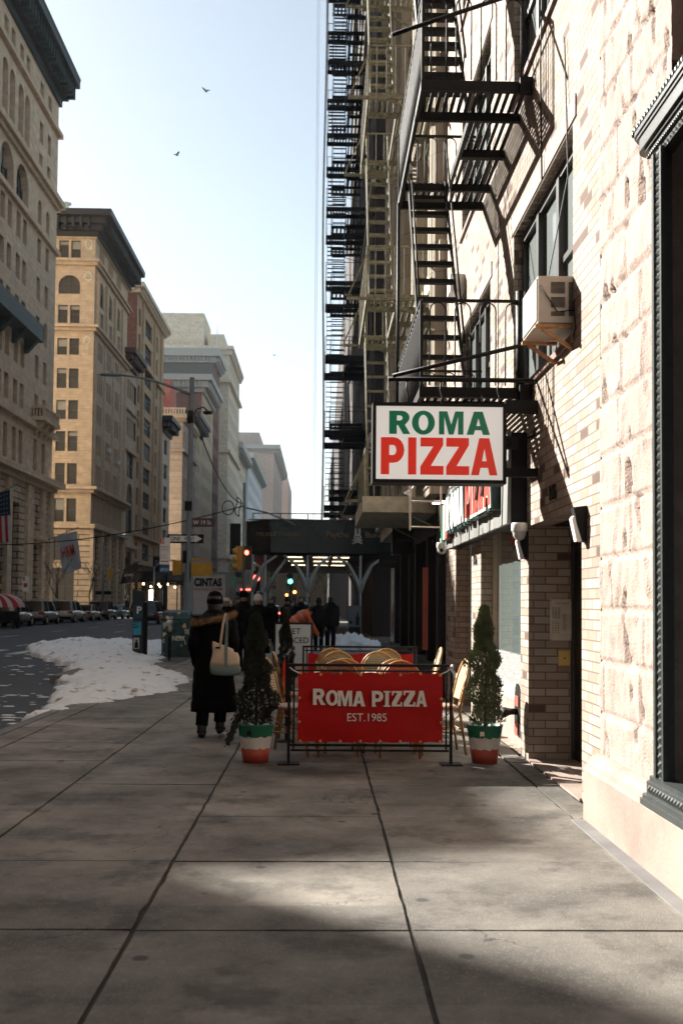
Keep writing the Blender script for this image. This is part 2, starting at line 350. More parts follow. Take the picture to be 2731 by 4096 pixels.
# ================================================================ RIGHT SIDE
def wall(mb, o, u, n, W, Hh, holes, d, back=True):
    """wall face with real openings; o lower corner, u along, n outward; holes (a0,a1,b0,b1[,'arch'])"""
    o=Vector(o);u=Vector(u);n=Vector(n);z=Vector((0,0,1))
    flip = u.cross(z).dot(n) < 0
    def q(a,b,c,e):
        mb.add([a,b,c,e], [(3,2,1,0) if flip else (0,1,2,3)])
    P=lambda a,b,k=0: o+u*a+z*b-n*k
    A=sorted({0,W}|{round(h[0],4) for h in holes}|{round(h[1],4) for h in holes}); A=[a for a in A if 0<=a<=W]
    # rows: merge cells vertically per column strip
    for i in range(len(A)-1):
        a0,a1=A[i],A[i+1]; mid=(a0+a1)/2
        hs=sorted([h for h in holes if h[0]<mid<h[1]], key=lambda h:h[2]); b=0
        for h in hs:
            if h[2]>b+1e-4: q(P(a0,b),P(a1,b),P(a1,h[2]),P(a0,h[2]))
            b=max(b,h[3])
        if b<Hh-1e-4: q(P(a0,b),P(a1,b),P(a1,Hh),P(a0,Hh))
    for h in holes:
        a0,a1,b0,b1=h[:4]
        q(P(a0,b0),P(a0,b1),P(a0,b1,d),P(a0,b0,d)) if False else mb.add([P(a0,b0),P(a0,b0,d),P(a0,b1,d),P(a0,b1)],[(0,1,2,3) if not flip else (3,2,1,0)])
        mb.add([P(a1,b0),P(a1,b1),P(a1,b1,d),P(a1,b0,d)],[(0,1,2,3) if not flip else (3,2,1,0)])
        mb.add([P(a0,b0),P(a1,b0),P(a1,b0,d),P(a0,b0,d)],[(0,1,2,3) if not flip else (3,2,1,0)])
        if len(h)>4:
            r=(a1-a0)/2; c=(a0+a1)/2; N=8; cy=b1-r
            arc=[(c-r*cos(pi*k/N), cy+r*sin(pi*k/N)) for k in range(N+1)]
            for k in range(N):
                x0,y0=arc[k]; x1,y1=arc[k+1]
                q(P(x0,y0),P(x1,y1),P(x1,b1),P(x0,b1))
                mb.add([P(x0,y0),P(x0,y0,d),P(x1,y1,d),P(x1,y1)],[(0,1,2,3) if not flip else (3,2,1,0)])
        else:
            mb.add([P(a0,b1),P(a0,b1,d),P(a1,b1,d),P(a1,b1)],[(0,1,2,3) if not flip else (3,2,1,0)])
    return mb
def arc(cx, cy, rx, ry, t0, t1, n=8): return [(cx+rx*cos(radians(t0+(t1-t0)*k/n)), cy+ry*sin(radians(t0+(t1-t0)*k/n))) for k in range(n+1)]
def glyph(ch, s=.36, serif=False):
    t=.24 if not serif else .12
    if ch=='P': L=[[(0,0),(s,0),(s,.31)]+arc(.55,.655,.45,.345,-90,90)+[(0,1)], [(s,.52)]+arc(.52,.655,.14,.135,-90,90)+[(s,.79)]]
    elif ch=='I': L=[[(0,0),(1,0),(1,1),(0,1)]] if not serif else [[(.24,0),(.76,0),(.76,1),(.24,1)]]
    elif ch=='Z': L=[[(0,1),(.98,1),(.98,.8),(.45,t),(1,t),(1,0),(0,0),(0,.22),(.55,1-t),(0,1-t)]]
    elif ch=='A': L=[[(0,0),(.31,1),(.69,1),(1,0),(.70,0),(.64,.2),(.36,.2),(.30,0)], [(.42,.38),(.59,.38),(.505,.72)]]
    elif ch=='R': L=[[(0,0),(s,0),(s,.38),(.42,.38),(.66,0),(1,0),(.74,.40),(.80,.45)]+arc(.58,.71,.38,.29,-45,90)+[(0,1)], [(s,.58)]+arc(.5,.69,.13,.11,-90,90)+[(s,.80)]]
    elif ch=='O': L=[arc(.5,.5,.5,.52,0,360,28)[:-1], arc(.5,.5,.21,.34,0,360,24)[:-1]]
    elif ch=='M': L=[[(0,0),(0,1),(.34,1),(.5,.42),(.66,1),(1,1),(1,0),(.78,0),(.78,.76),(.60,0),(.40,0),(.22,.76),(.22,0)]]
    return L
def glyph_mesh(name, items, m, parent, o, u, v, w, depth=.004, serif=False):
    """items: (char, x0, x1, y0, y1) in metres on the plane"""
    cu = bpy.data.curves.new(name, 'CURVE'); cu.dimensions = '2D'; cu.fill_mode = 'BOTH'; cu.extrude=.001
    def sp(pts):
        q = cu.splines.new('POLY'); q.points.add(len(pts)-1); q.use_cyclic_u = True
        for p,(a,b) in zip(q.points, pts): p.co=(a,b,0,1)
    extra=[]
    for ch,x0,x1,y0,y1 in items:
        W=x1-x0; Hh=y1-y0
        for L in glyph(ch, .30 if serif else .36, serif): sp([(x0+a*W, y0+b*Hh) for a,b in L])
    ob = bpy.data.objects.new('tmp', cu); COL.objects.link(ob)
    me = bpy.data.meshes.new_from_object(ob.evaluated_get(bpy.context.evaluated_depsgraph_get())); bpy.data.objects.remove(ob); bpy.data.curves.remove(cu)
    o=Vector(o);u=Vector(u);v=Vector(v);w=Vector(w)
    bm = bmesh.new(); bm.from_mesh(me)
    if serif:
        for ch,x0,x1,y0,y1 in items:
            W=x1-x0; Hh=y1-y0; e=.001; hh=Hh*.09
            def rect(a,b,c,d):
                vs=[bm.verts.new((x,y,.0015)) for x,y in ((a,c),(b,c),(b,d),(a,d))]; bm.faces.new(vs)
            S={'R':[(0,.34,0),(0,.34,1),(.72,1.05,0)],'P':[(0,.34,0),(0,.3,1)],'I':[(0,1,0),(0,1,1)],'M':[(0,.22,0),(.78,1,0),(0,.3,1),(.7,1,1)],'A':[(.0,.27,0),(.73,1,0)]}.get(ch,[])
            for a,b,t in S: rect(x0+a*W-e, x0+b*W+e, y0 if t==0 else y1-hh, y0+hh if t==0 else y1)
            if ch=='Z': rect(x0, x0+.16*W, y1-.28*Hh, y1); rect(x1-.16*W, x1, y0, y0+.28*Hh)
    for q in bm.verts: q.co = o+u*q.co.x+v*q.co.y+w*(depth+q.co.z if q.co.z>0 else 0)
    bm.to_mesh(me); bm.free(); me.materials.clear(); me.materials.append(m)
    ob = bpy.data.objects.new(name, me); COL.objects.link(ob)
    if parent:
        L = parent.location if parent.parent is None else parent.parent.location
        for q in me.vertices: q.co -= L
        ob.parent = parent
    return ob
# ---- granite building beside the camera
R = thing('stone_building', 'pink rock-faced granite building in full sun at the right edge with a dark-framed window', 'building', (2.3, 4, 0))
def rockface():
    mb = MB(); y0, y1, z0, z1 = 4.4, 7.205, .47, 6.1; ny, nz = 118, 236
    cz = .36; off = .03
    vs=[]; idx={}
    for j in range(nz+1):
        for i in range(ny+1):
            y=y0+(y1-y0)*i/ny; z=z0+(z1-z0)*j/nz
            row=math.floor((z-off)/cz); fz=(z-off)/cz-row; bl=[.95,1.25,.8][row%3]; fy=((y+row*.47)/bl)%1
            e=min(fz,1-fz)*cz; e2=min(fy,1-fy)*bl; ed=min(1,min(e,e2)/.016)
            p=Vector((y*1.0,z*1.0,row*3.7+math.floor((y+row*.47)/bl)*1.9))
            n1=noise.fractal(p*2.2,1.0,2.1,4); n2=noise.fractal(Vector((y*9,z*3.5,row)),.8,2.2,4); n3=noise.noise(Vector((y*7,z*2.6,row*5.1)))
            dd=.012+.007*n1+.007*n2+.004*noise.noise(Vector((y*23,z*11,row)))
            if n3>.43: dd-=min(.04,(n3-.43)*1.1)
            elif n3<-.42: dd+=.012
            if y>7.15: ed*=max(0,(7.205-y)/.055)
            vs.append((1.975-ed*dd-.002+(.014 if min(e,e2)<.013 else 0), y, z))
    fs=[]
    for j in range(nz):
        for i in range(ny):
            y=y0+(y1-y0)*(i+.5)/ny; z=z0+(z1-z0)*(j+.5)/nz
            if y<5.80 and z<4.16: continue
            if y<5.66 and z>4.35: continue
            a=j*(ny+1)+i; fs.append((a,a+ny+1,a+ny+2,a+1))
    mb.add(vs,fs,True); return mb
part(rockface(), 'rock_faced_wall', M['granite'], R)
mb=MB(); mb.box(2.0,2.4,5.8,7.2,.0,6.1); mb.box(1.98,12,-8,7.2,6.1,60); mb.box(1.98,2.4,-8,3.1,.46,6.1); mb.box(2.3,2.5,3,5.8,0,6.1)
mb.box(1.975,2.3,7.2,7.206,.0,6.1)
part(mb,'wall',M['granite'],R)
# water table
prof=[(1.85,0),(1.85,.36),(1.862,.385),(1.875,.39),(1.88,.41),(1.905,.435),(1.915,.455),(1.95,.47),(2.1,.475)]
mb=MB(); mb.add([(x,y,z) for y in (7.2,-8) for x,z in prof],[(i,i+1,len(prof)+i+1,len(prof)+i) for i in range(len(prof)-1)])
mb.add([(x,7.2,z) for x,z in prof]+[(2.1,7.2,0)],[tuple(range(len(prof)+1))])
part(mb,'plinth',M['granite_smooth'],R)
mb=MB(); mb.box(1.76,1.852,-8,7.18,0,.012); part(mb,'kerb_strip',M['kerb'],R)
M['gmetal']=mat('dark_grey_painted_metal',(.055,.062,.060),.35,var=.15,nscale=20,bump=.001,bscale=80)
M['dstone']=mat('dark_brown_stone',(.10,.065,.05),.8)
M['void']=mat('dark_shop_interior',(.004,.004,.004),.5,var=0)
F_=MB(); F_.box(1.90,1.925,5.80,5.835,.5,4.12); F_.box(1.915,1.98,5.71,5.80,.5,4.12); F_.box(1.905,1.93,5.685,5.71,.5,4.12)
for k in range(76):
    z=.54+k*.047; c=(1.897,5.755,z+.02)
    F_.add([(1.915,5.73,z),(1.915,5.78,z),(1.915,5.78,z+.04),(1.915,5.73,z+.04),c],[(0,1,4),(1,2,4),(2,3,4),(3,0,4)])
fr=part(F_,'shop_window_frame',M['gmetal'],R)
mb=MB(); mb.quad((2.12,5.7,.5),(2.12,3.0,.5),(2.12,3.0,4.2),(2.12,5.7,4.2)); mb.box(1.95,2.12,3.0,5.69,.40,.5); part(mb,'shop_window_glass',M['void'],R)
S_=MB()
def sill(xo, ye, z0, z1, r):
    poly=[(2.0,2.9),(xo,2.9),(xo,ye-r)]+[(xo+r-r*cos(radians(a)), ye-r+r*sin(radians(a))) for a in range(15,91,15)]+[(2.0,ye)]
    S_.prism([(b[0],b[1]) for b in poly],(0,0,z0),(1,0,0),(0,1,0),(0,0,1),z1-z0)
sill(1.842,5.96,.37,.40,.07); sill(1.855,5.945,.40,.425,.06); sill(1.875,5.92,.425,.50,.045); sill(1.89,5.90,.50,.53,.03)
for k in range(60):
    y=5.84-k*.047
    S_.add([(1.8745,y,.44),(1.8745,y-.038,.44),(1.8745,y-.038,.485),(1.8745,y,.485),(1.86,y-.019,.462)],[(0,4,1),(1,4,2),(2,4,3),(3,4,0)])
part(S_,'shop_window_sill',M['gmetal'],R)
H_=MB()
def hood(xo, ye, z0, z1, r, mbb=None):
    mbb=mbb or H_
    poly=[(2.0,2.9),(xo,2.9),(xo,ye-r)]+[(xo+r-r*cos(radians(a)), ye-r+r*sin(radians(a))) for a in range(15,91,15)]+[(2.0,ye)]
    mbb.prism(poly,(0,0,z0),(1,0,0),(0,1,0),(0,0,1),z1-z0)
hood(1.925,5.87,4.10,4.14,.03); hood(1.905,5.93,4.16,4.18,.05); hood(1.89,5.98,4.18,4.20,.07); hood(1.87,6.05,4.20,4.28,.10); hood(1.86,6.07,4.28,4.30,.10); hood(1.85,6.08,4.30,4.325,.10)
for k in range(64):
    y=6.03-k*.047; H_.ell((1.858,y,4.34),(.014,.018,.026),8,5)
for k in range(66):
    y=5.86-k*.047; H_.add([(1.924,y,4.103),(1.924,y-.04,4.103),(1.924,y-.04,4.137),(1.924,y,4.137),(1.912,y-.02,4.12)],[(0,4,1),(1,4,2),(2,4,3),(3,4,0)])
for k in range(110):
    y=5.92-k*.028; H_.ell((1.912,y,4.150),(.012,.012,.012),6,4)
part(H_,'window_hood',M['gmetal'],R)
mb=MB(); mb.box(2.06,2.3,3.0,5.66,4.33,6.1); part(mb,'recessed_panel',M['dstone'],R)
mb=MB(); mb.box(1.965,2.06,5.66,5.70,4.6,6.1); part(mb,'panel_moulding',M['granite_smooth'],R)
# ---- brick building 146
B = thing('brick_building', 'sunlit mottled beige brick building with the pizza shop and a recessed doorway', 'building', (2.3, 12, 0))
y0=7.21; holes=[(7.9,9.93,0,2.27),(10.32,12.9,.0,2.42),(13.7,15.3,0,2.42),(8.17,10.72,3.68,5.42),(12.22,14.75,3.68,5.42),(8.17,10.72,6.86,8.6),(12.22,14.75,6.86,8.6),(8.17,10.72,10.04,11.8),(12.22,14.75,10.04,11.8)]
mb=MB(); wall(mb,(2.02,y0,0),(0,1,0),(-1,0,0),16.5-y0,50,[(a-y0,b-y0,c,d) for a,b,c,d in holes],.20)
mb.box(2.21,2.23,15.3,16.5,0,2.45); mb.box(2.3,12,y0,16.5,12.5,50)
# door recess, far jamb (faces the camera), ceiling, near jamb
mb.box(2.2205,2.46,9.93,10.3,0,2.27); mb.box(2.2205,3.4,10.05,10.3,0,2.27); mb.box(2.2205,3.2,7.3,7.9,0,2.27)
mb.box(2.2205,2.36,12.9,13.68,0,2.5)
part(mb,'wall',M['brick'],B)
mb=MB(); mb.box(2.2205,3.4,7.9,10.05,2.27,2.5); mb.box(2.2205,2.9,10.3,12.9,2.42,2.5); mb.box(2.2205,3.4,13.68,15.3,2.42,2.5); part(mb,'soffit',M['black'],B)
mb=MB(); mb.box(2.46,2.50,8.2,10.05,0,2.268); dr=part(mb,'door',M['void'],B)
mb=MB(); mb.box(2.43,2.46,9.88,9.93,0,2.268); mb.box(2.42,2.46,8.15,8.2,0,2.268); part_each(mb,'frame',M['frame'],B,dr)
mb=MB(); mb.box(2.0,2.46,7.9,9.93,0,.02); part(mb,'doorstep',M['granite_smooth'],B)
for (a,b,c,d) in holes[3:]:
    X=2.16; fr=MB(); fr.box(X-.05,X+.02,a,b,c,c+.07); fr.box(X-.05,X+.02,a,b,d-.09,d); fr.box(X-.05,X+.02,a,a+.07,c+.07,d-.09); fr.box(X-.05,X+.02,b-.07,b,c+.07,d-.09)
    w3=(b-a)/3
    for k in (1,2): fr.box(X-.07,X+.02,a+w3*k-.05,a+w3*k+.05,c+.07,d-.09)
    for k in (0,2): fr.box(X-.035,X+.02,a+w3*k+.07,a+w3*(k+1)-.05,c+.86,c+.92)
    wf=part(fr,'window',M['frame'],B)
    g=MB(); g.quad((X,b-.03,c+.03),(X,a+.03,c+.03),(X,a+.03,d-.03),(X,b-.03,d-.03)); part(g,'pane',M['blind'],B,wf)
    s=MB(); s.box(1.985,2.16,a-.08,b+.08,c-.06,c-.002); part(s,'sill',mat('rusty_sill',(.16,.09,.07),.7,var=.3,nscale=10) if 'rs' not in M else M['rs'],B,wf)
    l=MB(); l.box(2.008,2.02,a-.12,b+.12,d+.02,d+.20); part(l,'lintel',M['granite_smooth'],B,wf)
# storefront glazing in the recess
M['shopglass']=mat('shop_window_glass',(.17,.21,.20),.04,var=0,spec=1.0,coat=1.0)  # pale teal base stands in for light reflected in the glass
mb=MB(); mb.quad((2.22,12.9,.95),(2.22,10.32,.95),(2.22,10.32,2.42),(2.22,12.9,2.42)); gl=part(mb,'shop_window',M['shopglass'],B)
mb=MB(); mb.box(2.17,2.24,12.86,12.9,.52,2.42); mb.box(2.12,2.24,10.32,12.9,.46,.52); part_each(mb,'frame',M['steel'],B,gl)
def bakeart():
    m=bpy.data.materials.new('line_drawn_food_print'); m.use_nodes=True; nt=m.node_tree; b=nt.nodes['Principled BSDF']
    tc=_n(nt,'ShaderNodeTexCoord'); vo=_n(nt,'ShaderNodeTexVoronoi',feature='DISTANCE_TO_EDGE'); vo.inputs['Scale'].default_value=13; nt.links.new(tc.outputs['UV'],vo.inputs[0])
    wv=_n(nt,'ShaderNodeMath',operation='MULTIPLY'); wv.inputs[1].default_value=60; nt.links.new(vo.outputs[0],wv.inputs[0])
    sn=_n(nt,'ShaderNodeMath',operation='SINE'); nt.links.new(wv.outputs[0],sn.inputs[0])
    r=ramp(nt,[(0,(.05,.05,.05)),(.35,(.12,.12,.12)),(.6,(.75,.75,.73))]); nt.links.new(sn.outputs[0],r.inputs[0]); nt.links.new(r.outputs[0],b.inputs['Base Color']); b.inputs['Roughness'].default_value=.4
    return m
M['foodart']=bakeart()
mb=MB(); mb.box(2.19,2.21,10.32,12.86,.52,.95); part(mb,'printed_panel',M['foodart'],B)
mb=MB(); mb.box(2.13,2.21,10.32,12.9,0,.46); part(mb,'stall_riser',M['granite'],B)
mb=MB(); mb.box(2.0,2.06,9.95,10.3,0,.02); 
sg=text_mesh('window_lettering','PIZZA & PASTA',mat('flag_window_lettering',(.65,.06,.04),.5,var=0),gl,(2.215,11.9,2.18),(0,-1,0),(0,0,1),(-1,0,0),.13,.02)
# dark door and its recess further on
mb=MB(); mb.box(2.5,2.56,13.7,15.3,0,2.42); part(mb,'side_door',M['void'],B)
mb=MB(); mb.box(2.02,2.05,15.3,15.5,0,2.4); 
for nm,(y,z,h,s_) in {'a':(8.95,2.42,.13,'146'),'b':(13.42,2.02,.13,'146')}.items():
    text_mesh('house_number',s_,M['black'],B,(2.012,y,z),(0,-1,0),(0,0,1),(-1,0,0),h,.03,.012)
# parapet line at the top
mb=MB(); mb.box(1.9,2.3,7.21,16.5,50,50.3); part(mb,'coping',M['granite_smooth'],B)
# things on the brick wall
def sconce(y,z,lab):
    t=thing('wall_light',lab,'wall light',(2.02,y,z),group='white wall lights beside the doorway'); t.scale=(.8,.8,.72)
    b=MB(); b.add([(0,-.06,.17),(0,.06,.17),(-.13,.06,.15),(-.13,-.06,.15),(0,-.06,-.22),(0,.06,-.22),(-.05,.06,-.20),(-.05,-.06,-.20),(-.10,-.06,-.02),(-.10,.06,-.02)],
        [(0,3,2,1),(0,4,7,8,3),(1,2,9,6,5),(2,3,8,9),(4,5,6,7),(8,7,6,9)]); b.build('housing',M['black'],t)
    d=MB(); d.add([(-.145,-.055,.03),(-.145,.055,.03),(-.10,.05,-.21),(-.10,-.05,-.21),(-.055,-.055,.05),(-.055,.055,.05),(-.05,.05,-.21),(-.05,-.05,-.21),(-.13,-.055,.06),(-.13,.055,.06)],[(0,1,2,3),(4,7,6,5),(0,3,7,4,8),(1,9,5,6,2),(3,2,6,7),(8,9,1,0),(4,5,9,8)]); d.build('diffuser',M['white'],t)
sconce(7.78,2.14,'white wedge wall light on the brick right of the doorway, larger in view')
sconce(9.98,2.10,'white wedge wall light on the pier between doorway and shop window')
def cam_dome(loc, arm, lab):
    t=thing('security_camera',lab,'security camera',loc)
    b=MB(); b.lathe([(.001,0),(.075,0),(.08,-.02),(.08,-.07),(.072,-.085)],n=20); b.build('housing',M['white'],t)
    d=MB(); d.lathe([(.068,-.085),(.064,-.12),(.05,-.15),(.025,-.168),(.001,-.172)],n=20); d.build('dome',mat('camera_dome',(.55,.53,.5),.2) if arm is None else M['white'],t)
    if arm:
        a=MB(); a.tube([(0,0,-.01),(0,0,.05),(.03,-.03,.085),(.09,-.09,.095),arm],.028,10); a.build('arm',M['white'],t)
        l=MB(); l.ell((-.01,-.045,-.11),(.03,.03,.034),10,8); l.build('lens',M['black'],t)
    return t
cam_dome((1.93,9.93,2.30),None,'white dome security camera under the near end of the shop fascia')
cam_dome((1.80,15.22,2.42),(.10,-.12,.09),'white ball security camera on a curved arm at the far end of the fascia')
# intercom and brass box on the jamb
t=thing('intercom_panel','steel apartment intercom panel with buttons and a tenant list on the brick jamb','intercom',(2.33,9.92,1.36))
b=MB(); b.box(-.105,.105,-.012,.0,-.20,.20); b.build('plate',M['steel'],t)
b=MB()
for i in range(10):
    for j in range(3): b.box(-.085+j*.028,-.063+j*.028,-.0135,-.012,.115-i*.011,.119-i*.011)
for i in range(7):
    for j in range(3):
        b.tube([(-.08+j*.027,-.012,-.02-i*.017),(-.08+j*.027,-.018,-.02-i*.017)],.0045,8)
for sx in (-.095,.095):
    for sz in (-.19,.19): b.tube([(sx,-.012,sz),(sx,-.015,sz)],.004,6)
b.build('buttons',M['black'],t)
b=MB(); b.box(.005,.10,-.016,-.012,-.13,.105); b.build('directory',mat('paper_list',(.62,.59,.5),.6),t)
b=MB()
for i in range(17): b.box(.015,.05+.02*((i*7)%3)/2,-.0175,-.016,.055-i*.0095,.058-i*.0095); b.box(.08,.09,-.0175,-.016,.055-i*.0095,.058-i*.0095)
b.build('tenant_names',M['black'],t)
text_mesh('lettering','146 FIFTH AVENUE',M['black'],None,(2.28,9.907,1.515),(1,0,0),(0,0,1),(0,-1,0),.011,0,.001).parent=None
for o_ in [bpy.data.objects['lettering']]:
    for v_ in o_.data.vertices: v_.co -= Vector((2.33,9.92,1.36))
    o_.parent=t
t=thing('brass_key_box','square brass key box with a round lock set in the brick jamb','key box',(2.365,9.925,.99))
b=MB(); b.box(-.055,.055,-.015,.005,-.07,.07); b.build('plate',M['brass'],t)
b=MB(); b.box(-.03,.03,-.022,-.015,-.042,.042); b.build('door',M['brass'],t)
b=MB(); b.tube([(0,-.022,0),(0,-.026,0)],.008,12); b.build('lock',M['black'],t)
# standpipe connection on the riser
t=thing('standpipe_connection','dark cast fire department connection with a red plate beside the shop window','standpipe',(2.11,11.0,.36))
b=MB(); b.tube([(.02,0,0),(-.10,0,0)],.035,12); b.tube([(-.07,0,0),(-.12,-.08,.0),(-.16,-.12,-.01)],[.035,.04,.045],12); b.tube([(-.07,0,0),(-.12,.08,0),(-.16,.12,-.01)],[.035,.04,.045],12); b.build('outlets',M['iron'],t)
b=MB(); b.prism([(cos(radians(a))*.17,sin(radians(a))*.2) for a in range(0,181,15)]+[(-.17,-.35),(.17,-.35)],(.019,0,.1),(0,1,0),(0,0,1),(-1,0,0),.01); b.build('back_plate',M['iron'],t)
b=MB(); b.box(-.005,.0,-.10,.06,.06,.17); b.box(-.01,-.003,-.08,.04,-.25,-.10); b.build('sign_plate',mat('red_painted_plate',(.55,.10,.07),.5),t)
# AC unit
t=thing('air_conditioner','cream air conditioner on rusty brackets in the wide first floor window','air conditioner',(2.0,8.47,3.97)); t.scale=(.95,1,.88)
M['cream']=mat('cream_metal',(.46,.40,.34),.45,var=.08,nscale=6)
b=MB(); b.box(-.28,.16,-.31,.29,-.21,.22); b.build('case',M['cream'],t)
b=MB(); b.box(-.29,-.28,-.29,.27,-.19,.20); b.build('grille',mat('grey_fin_grille',(.30,.33,.30),.5,bump=.004,bscale=200),t)
b=MB()
for cx0,cx1,cz0,cz1 in ((-.17,-.05,.06,.17),(-.17,-.05,-.07,.03),(-.17,-.05,-.15,-.10),(-.02,.12,-.15,.17)):
    n=int((cz1-cz0)/.011)
    for i in range(n): b.box(cx0,cx1,-.313,-.31,cz0+i*.011,cz0+i*.011+.006)
b.build('vents',M['black'],t)
b=MB(); b.bar((-.30,-.28,-.24),(.02,-.28,-.24),.04,.03); b.bar((-.30,.26,-.24),(.02,.26,-.24),.04,.03); b.bar((-.24,-.28,-.26),(.015,-.28,-.44),.03,.03); b.bar((-.24,.26,-.26),(.015,.26,-.44),.03,.03)
part_each(b,'bracket',mat('rusty_bracket',(.42,.22,.10),.8,var=.4,nscale=20),t,local=True)
b=MB(); b.tube([(.0,-.1,2.6),(.0,-.22,1.2),(-.12,.03,.3),(-.26,-.32,.12),(-.12,-.335,-.12),(.02,-.33,-.1)],.006,6); b.tube([(.03,-.36,.0),(-.0,-.40,-.05),(.01,-.42,-.3),(.0,-.36,-.38)],.006,6); b.build('cable',M['black'],t)
# small second AC further on
t=thing('air_conditioner','white air conditioner far up the brick wall, seen between the fire escape stairs','air conditioner',(2.0,14.6,6.1)); t.scale=(.55,.6,.6)
b=MB(); b.box(-.35,.1,-.3,.3,-.2,.2); b.build('case',M['white'],t); b=MB(); b.bar((-.33,-.28,-.23),(.02,-.28,-.23),.05,.04); b.bar((-.26,-.28,-.25),(.015,-.28,-.55),.05,.04); part_each(b,'bracket',M['white'],t,local=True)
# electrical pipe up the wall
o=MB().tube([(1.99,9.2,5.4),(1.985,9.25,6.5),(1.985,9.1,7.6),(1.985,9.3,9.5),(1.985,9.3,12)],.008,6).build('wall_cable',M['black']); tag(o,'thin black cable hanging down the sunlit brick wall','cable')
# ---- fascia
t=thing('shop_fascia','long grey sheet-metal shop fascia with raised red and white pizza lettering','fascia sign',(1.92,12.5,2.66))
M['fasc']=mat('weathered_grey_sheet_metal',(.20,.20,.19),.5,var=.22,nscale=5,bump=.004,bscale=14,stretch=(1,1,.15))
b=MB(); z0,z1=2.30,3.22
N=20
for k in range(N):
    ya=10.0+5.05*k/N; yb=ya+5.05/N-.012; w=.012*sin(k*2.1)
    zt=z1-.14*max(0,(k-12)/8)
    b.add([(1.82+w,yb,z0),(1.82-w,ya,z0),(1.84-w,ya,zt),(1.84+w,yb,zt),(1.86,yb,z0),(1.86,ya,z0),(1.86,ya,zt),(1.86,yb,zt)],[(0,1,2,3),(0,4,5,1),(3,2,6,7),(1,5,6,2),(4,0,3,7)])
fb=part(b,'front_sheet',M['fasc'],t)
b=MB(); b.box(1.865,2.018,10.0,15.05,2.31,3.20); part(b,'casing',M['black'],t)
M['redl']=mat('red_letter_plastic',(.50,.06,.035),.4,var=.04); M['whl']=mat('white_letter_plastic',(.78,.78,.76),.4,var=.03); M['grl']=mat('green_letter_plastic',(.005,.17,.085),.4,var=.03)
def fl(items, m, dep, grow, nm):
    its=[(c,a-grow,b_+grow,lo-grow,hi+grow) for c,a,b_,lo,hi in items]
    glyph_mesh(nm,its,m,t,(1.825,15.0,2.30),(0,-1,0),(0,0,1),(-1,0,0),dep)
roma=[('R',.86,1.24,.20,.68),('O',1.29,1.70,.20,.68),('M',1.75,2.20,.20,.68),('A',2.22,2.60,.20,.68)]
pz=[('P',2.78,3.12,.22,.80),('I',3.19,3.31,.22,.80),('Z',3.38,3.72,.22,.80),('Z',3.79,4.13,.22,.80),('A',4.18,4.58,.22,.80)]
M['dkg']=mat('dark_green_letter_edge',(.01,.05,.045),.4,var=0)
fl(roma,M['dkg'],.085,.035,'lettering'); fl(roma,M['whl'],.10,-.01,'lettering'); fl(pz,M['dkg'],.085,.045,'lettering'); fl(pz,M['whl'],.10,.025,'lettering'); fl(pz,M['redl'],.106,-.012,'lettering')
for a,b_,m in ((.15,.42,'grl'),(.42,.62,'whl'),(.62,.85,'redl')):
    q=MB(); q.box(1.74,1.80,15.0-b_,15.0-a,2.42,2.92); part(q,'flag_panel',M[m],t)
# gooseneck lamps over the far storefront
def shade_lamp(loc,lab,lit):
    t=thing('sign_lamp',lab,'lamp',loc)
    if lit:
        b=MB(); b.box(-.16,.16,-.06,.06,0,.05); b.build('housing',M['black'],t)
        b=MB(); b.box(-.14,.14,-.055,.055,-.008,-.002); b.box(-.14,.14,-.063,-.0605,.005,.03); b.build('led',mat('lit_led',(.9,.9,.85),.5,emit=(1,.97,.88),estr=6),t)
        b=MB(); b.bar((.1,0,.05),(.25,.05,.07),.02); b.build('arm',M['black'],t)
    else:
        b=MB(); b.lathe([(.03,.12),(.035,.06),(.09,-.02),(.13,-.07)],n=16); o_=b.build('shade',M['steel'],t); o_.rotation_euler=(.2,.45,0)
        b=MB(); b.tube([(0,0,.1),(.0,0,.28),(.3,0,.34)],.012,8); b.build('arm',M['steel'],t)
shade_lamp((1.55,17.5,3.42),'round steel shade lamp hanging just below the projecting pizza sign',False)
shade_lamp((1.95,16.6,3.15),'flat lit lamp above the far end of the shop fascia',True)
# ---- projecting sign (faces along the pavement)
YS=9.45; t=thing('pizza_sign','large white box sign with green ROMA over red PIZZA, hanging over the pavement','shop sign',(1.09,YS,3.0))
X0,X1,Z0,Z1=.470,1.715,2.625,3.375
b=MB(); b.box(X0,X1,YS+.02,YS+.24,Z0,Z1); b.box(X0,X0+.033,YS-.006,YS+.02,Z0,Z1); b.box(X1-.033,X1,YS-.006,YS+.02,Z0,Z1); b.box(X0+.033,X1-.033,YS-.006,YS+.02,Z0,Z0+.033); b.box(X0+.033,X1-.033,YS-.006,YS+.02,Z1-.033,Z1)
part(b,'frame',M['iron'],t)
M['signw']=mat('white_acrylic_added_glow',(.72,.69,.65),.35,var=.04,nscale=2,emit=(1,.97,.93),estr=.11)  # glow added so the face stays white in the shade
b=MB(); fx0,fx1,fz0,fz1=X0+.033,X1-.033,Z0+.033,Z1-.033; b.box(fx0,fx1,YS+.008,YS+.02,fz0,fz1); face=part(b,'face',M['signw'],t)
sx=(fx1-fx0)/995; sz=(fz1-fz0)/594
def li(L,y0,y1): return [(c,(a-205)*sx,(b_-205)*sx,(822-y1)*sz,(822-y0)*sz) for c,a,b_ in L]
M['sred']=mat('red_vinyl_added_glow',(.72,.03,.010),.35,var=.03,emit=(1,.03,.01),estr=.07); M['sgrn']=mat('green_vinyl_added_glow',(.0,.17,.085),.35,var=.03,emit=(0,.3,.14),estr=.03)  # slight glow added to the letters along with the face
glyph_mesh('lettering',li([('R',307,473),('O',485,665),('M',697,890),('A',915,1098)],267,455),M['sgrn'],t,(fx0,YS+.008,fz0),(1,0,0),(0,0,1),(0,-1,0),.002)
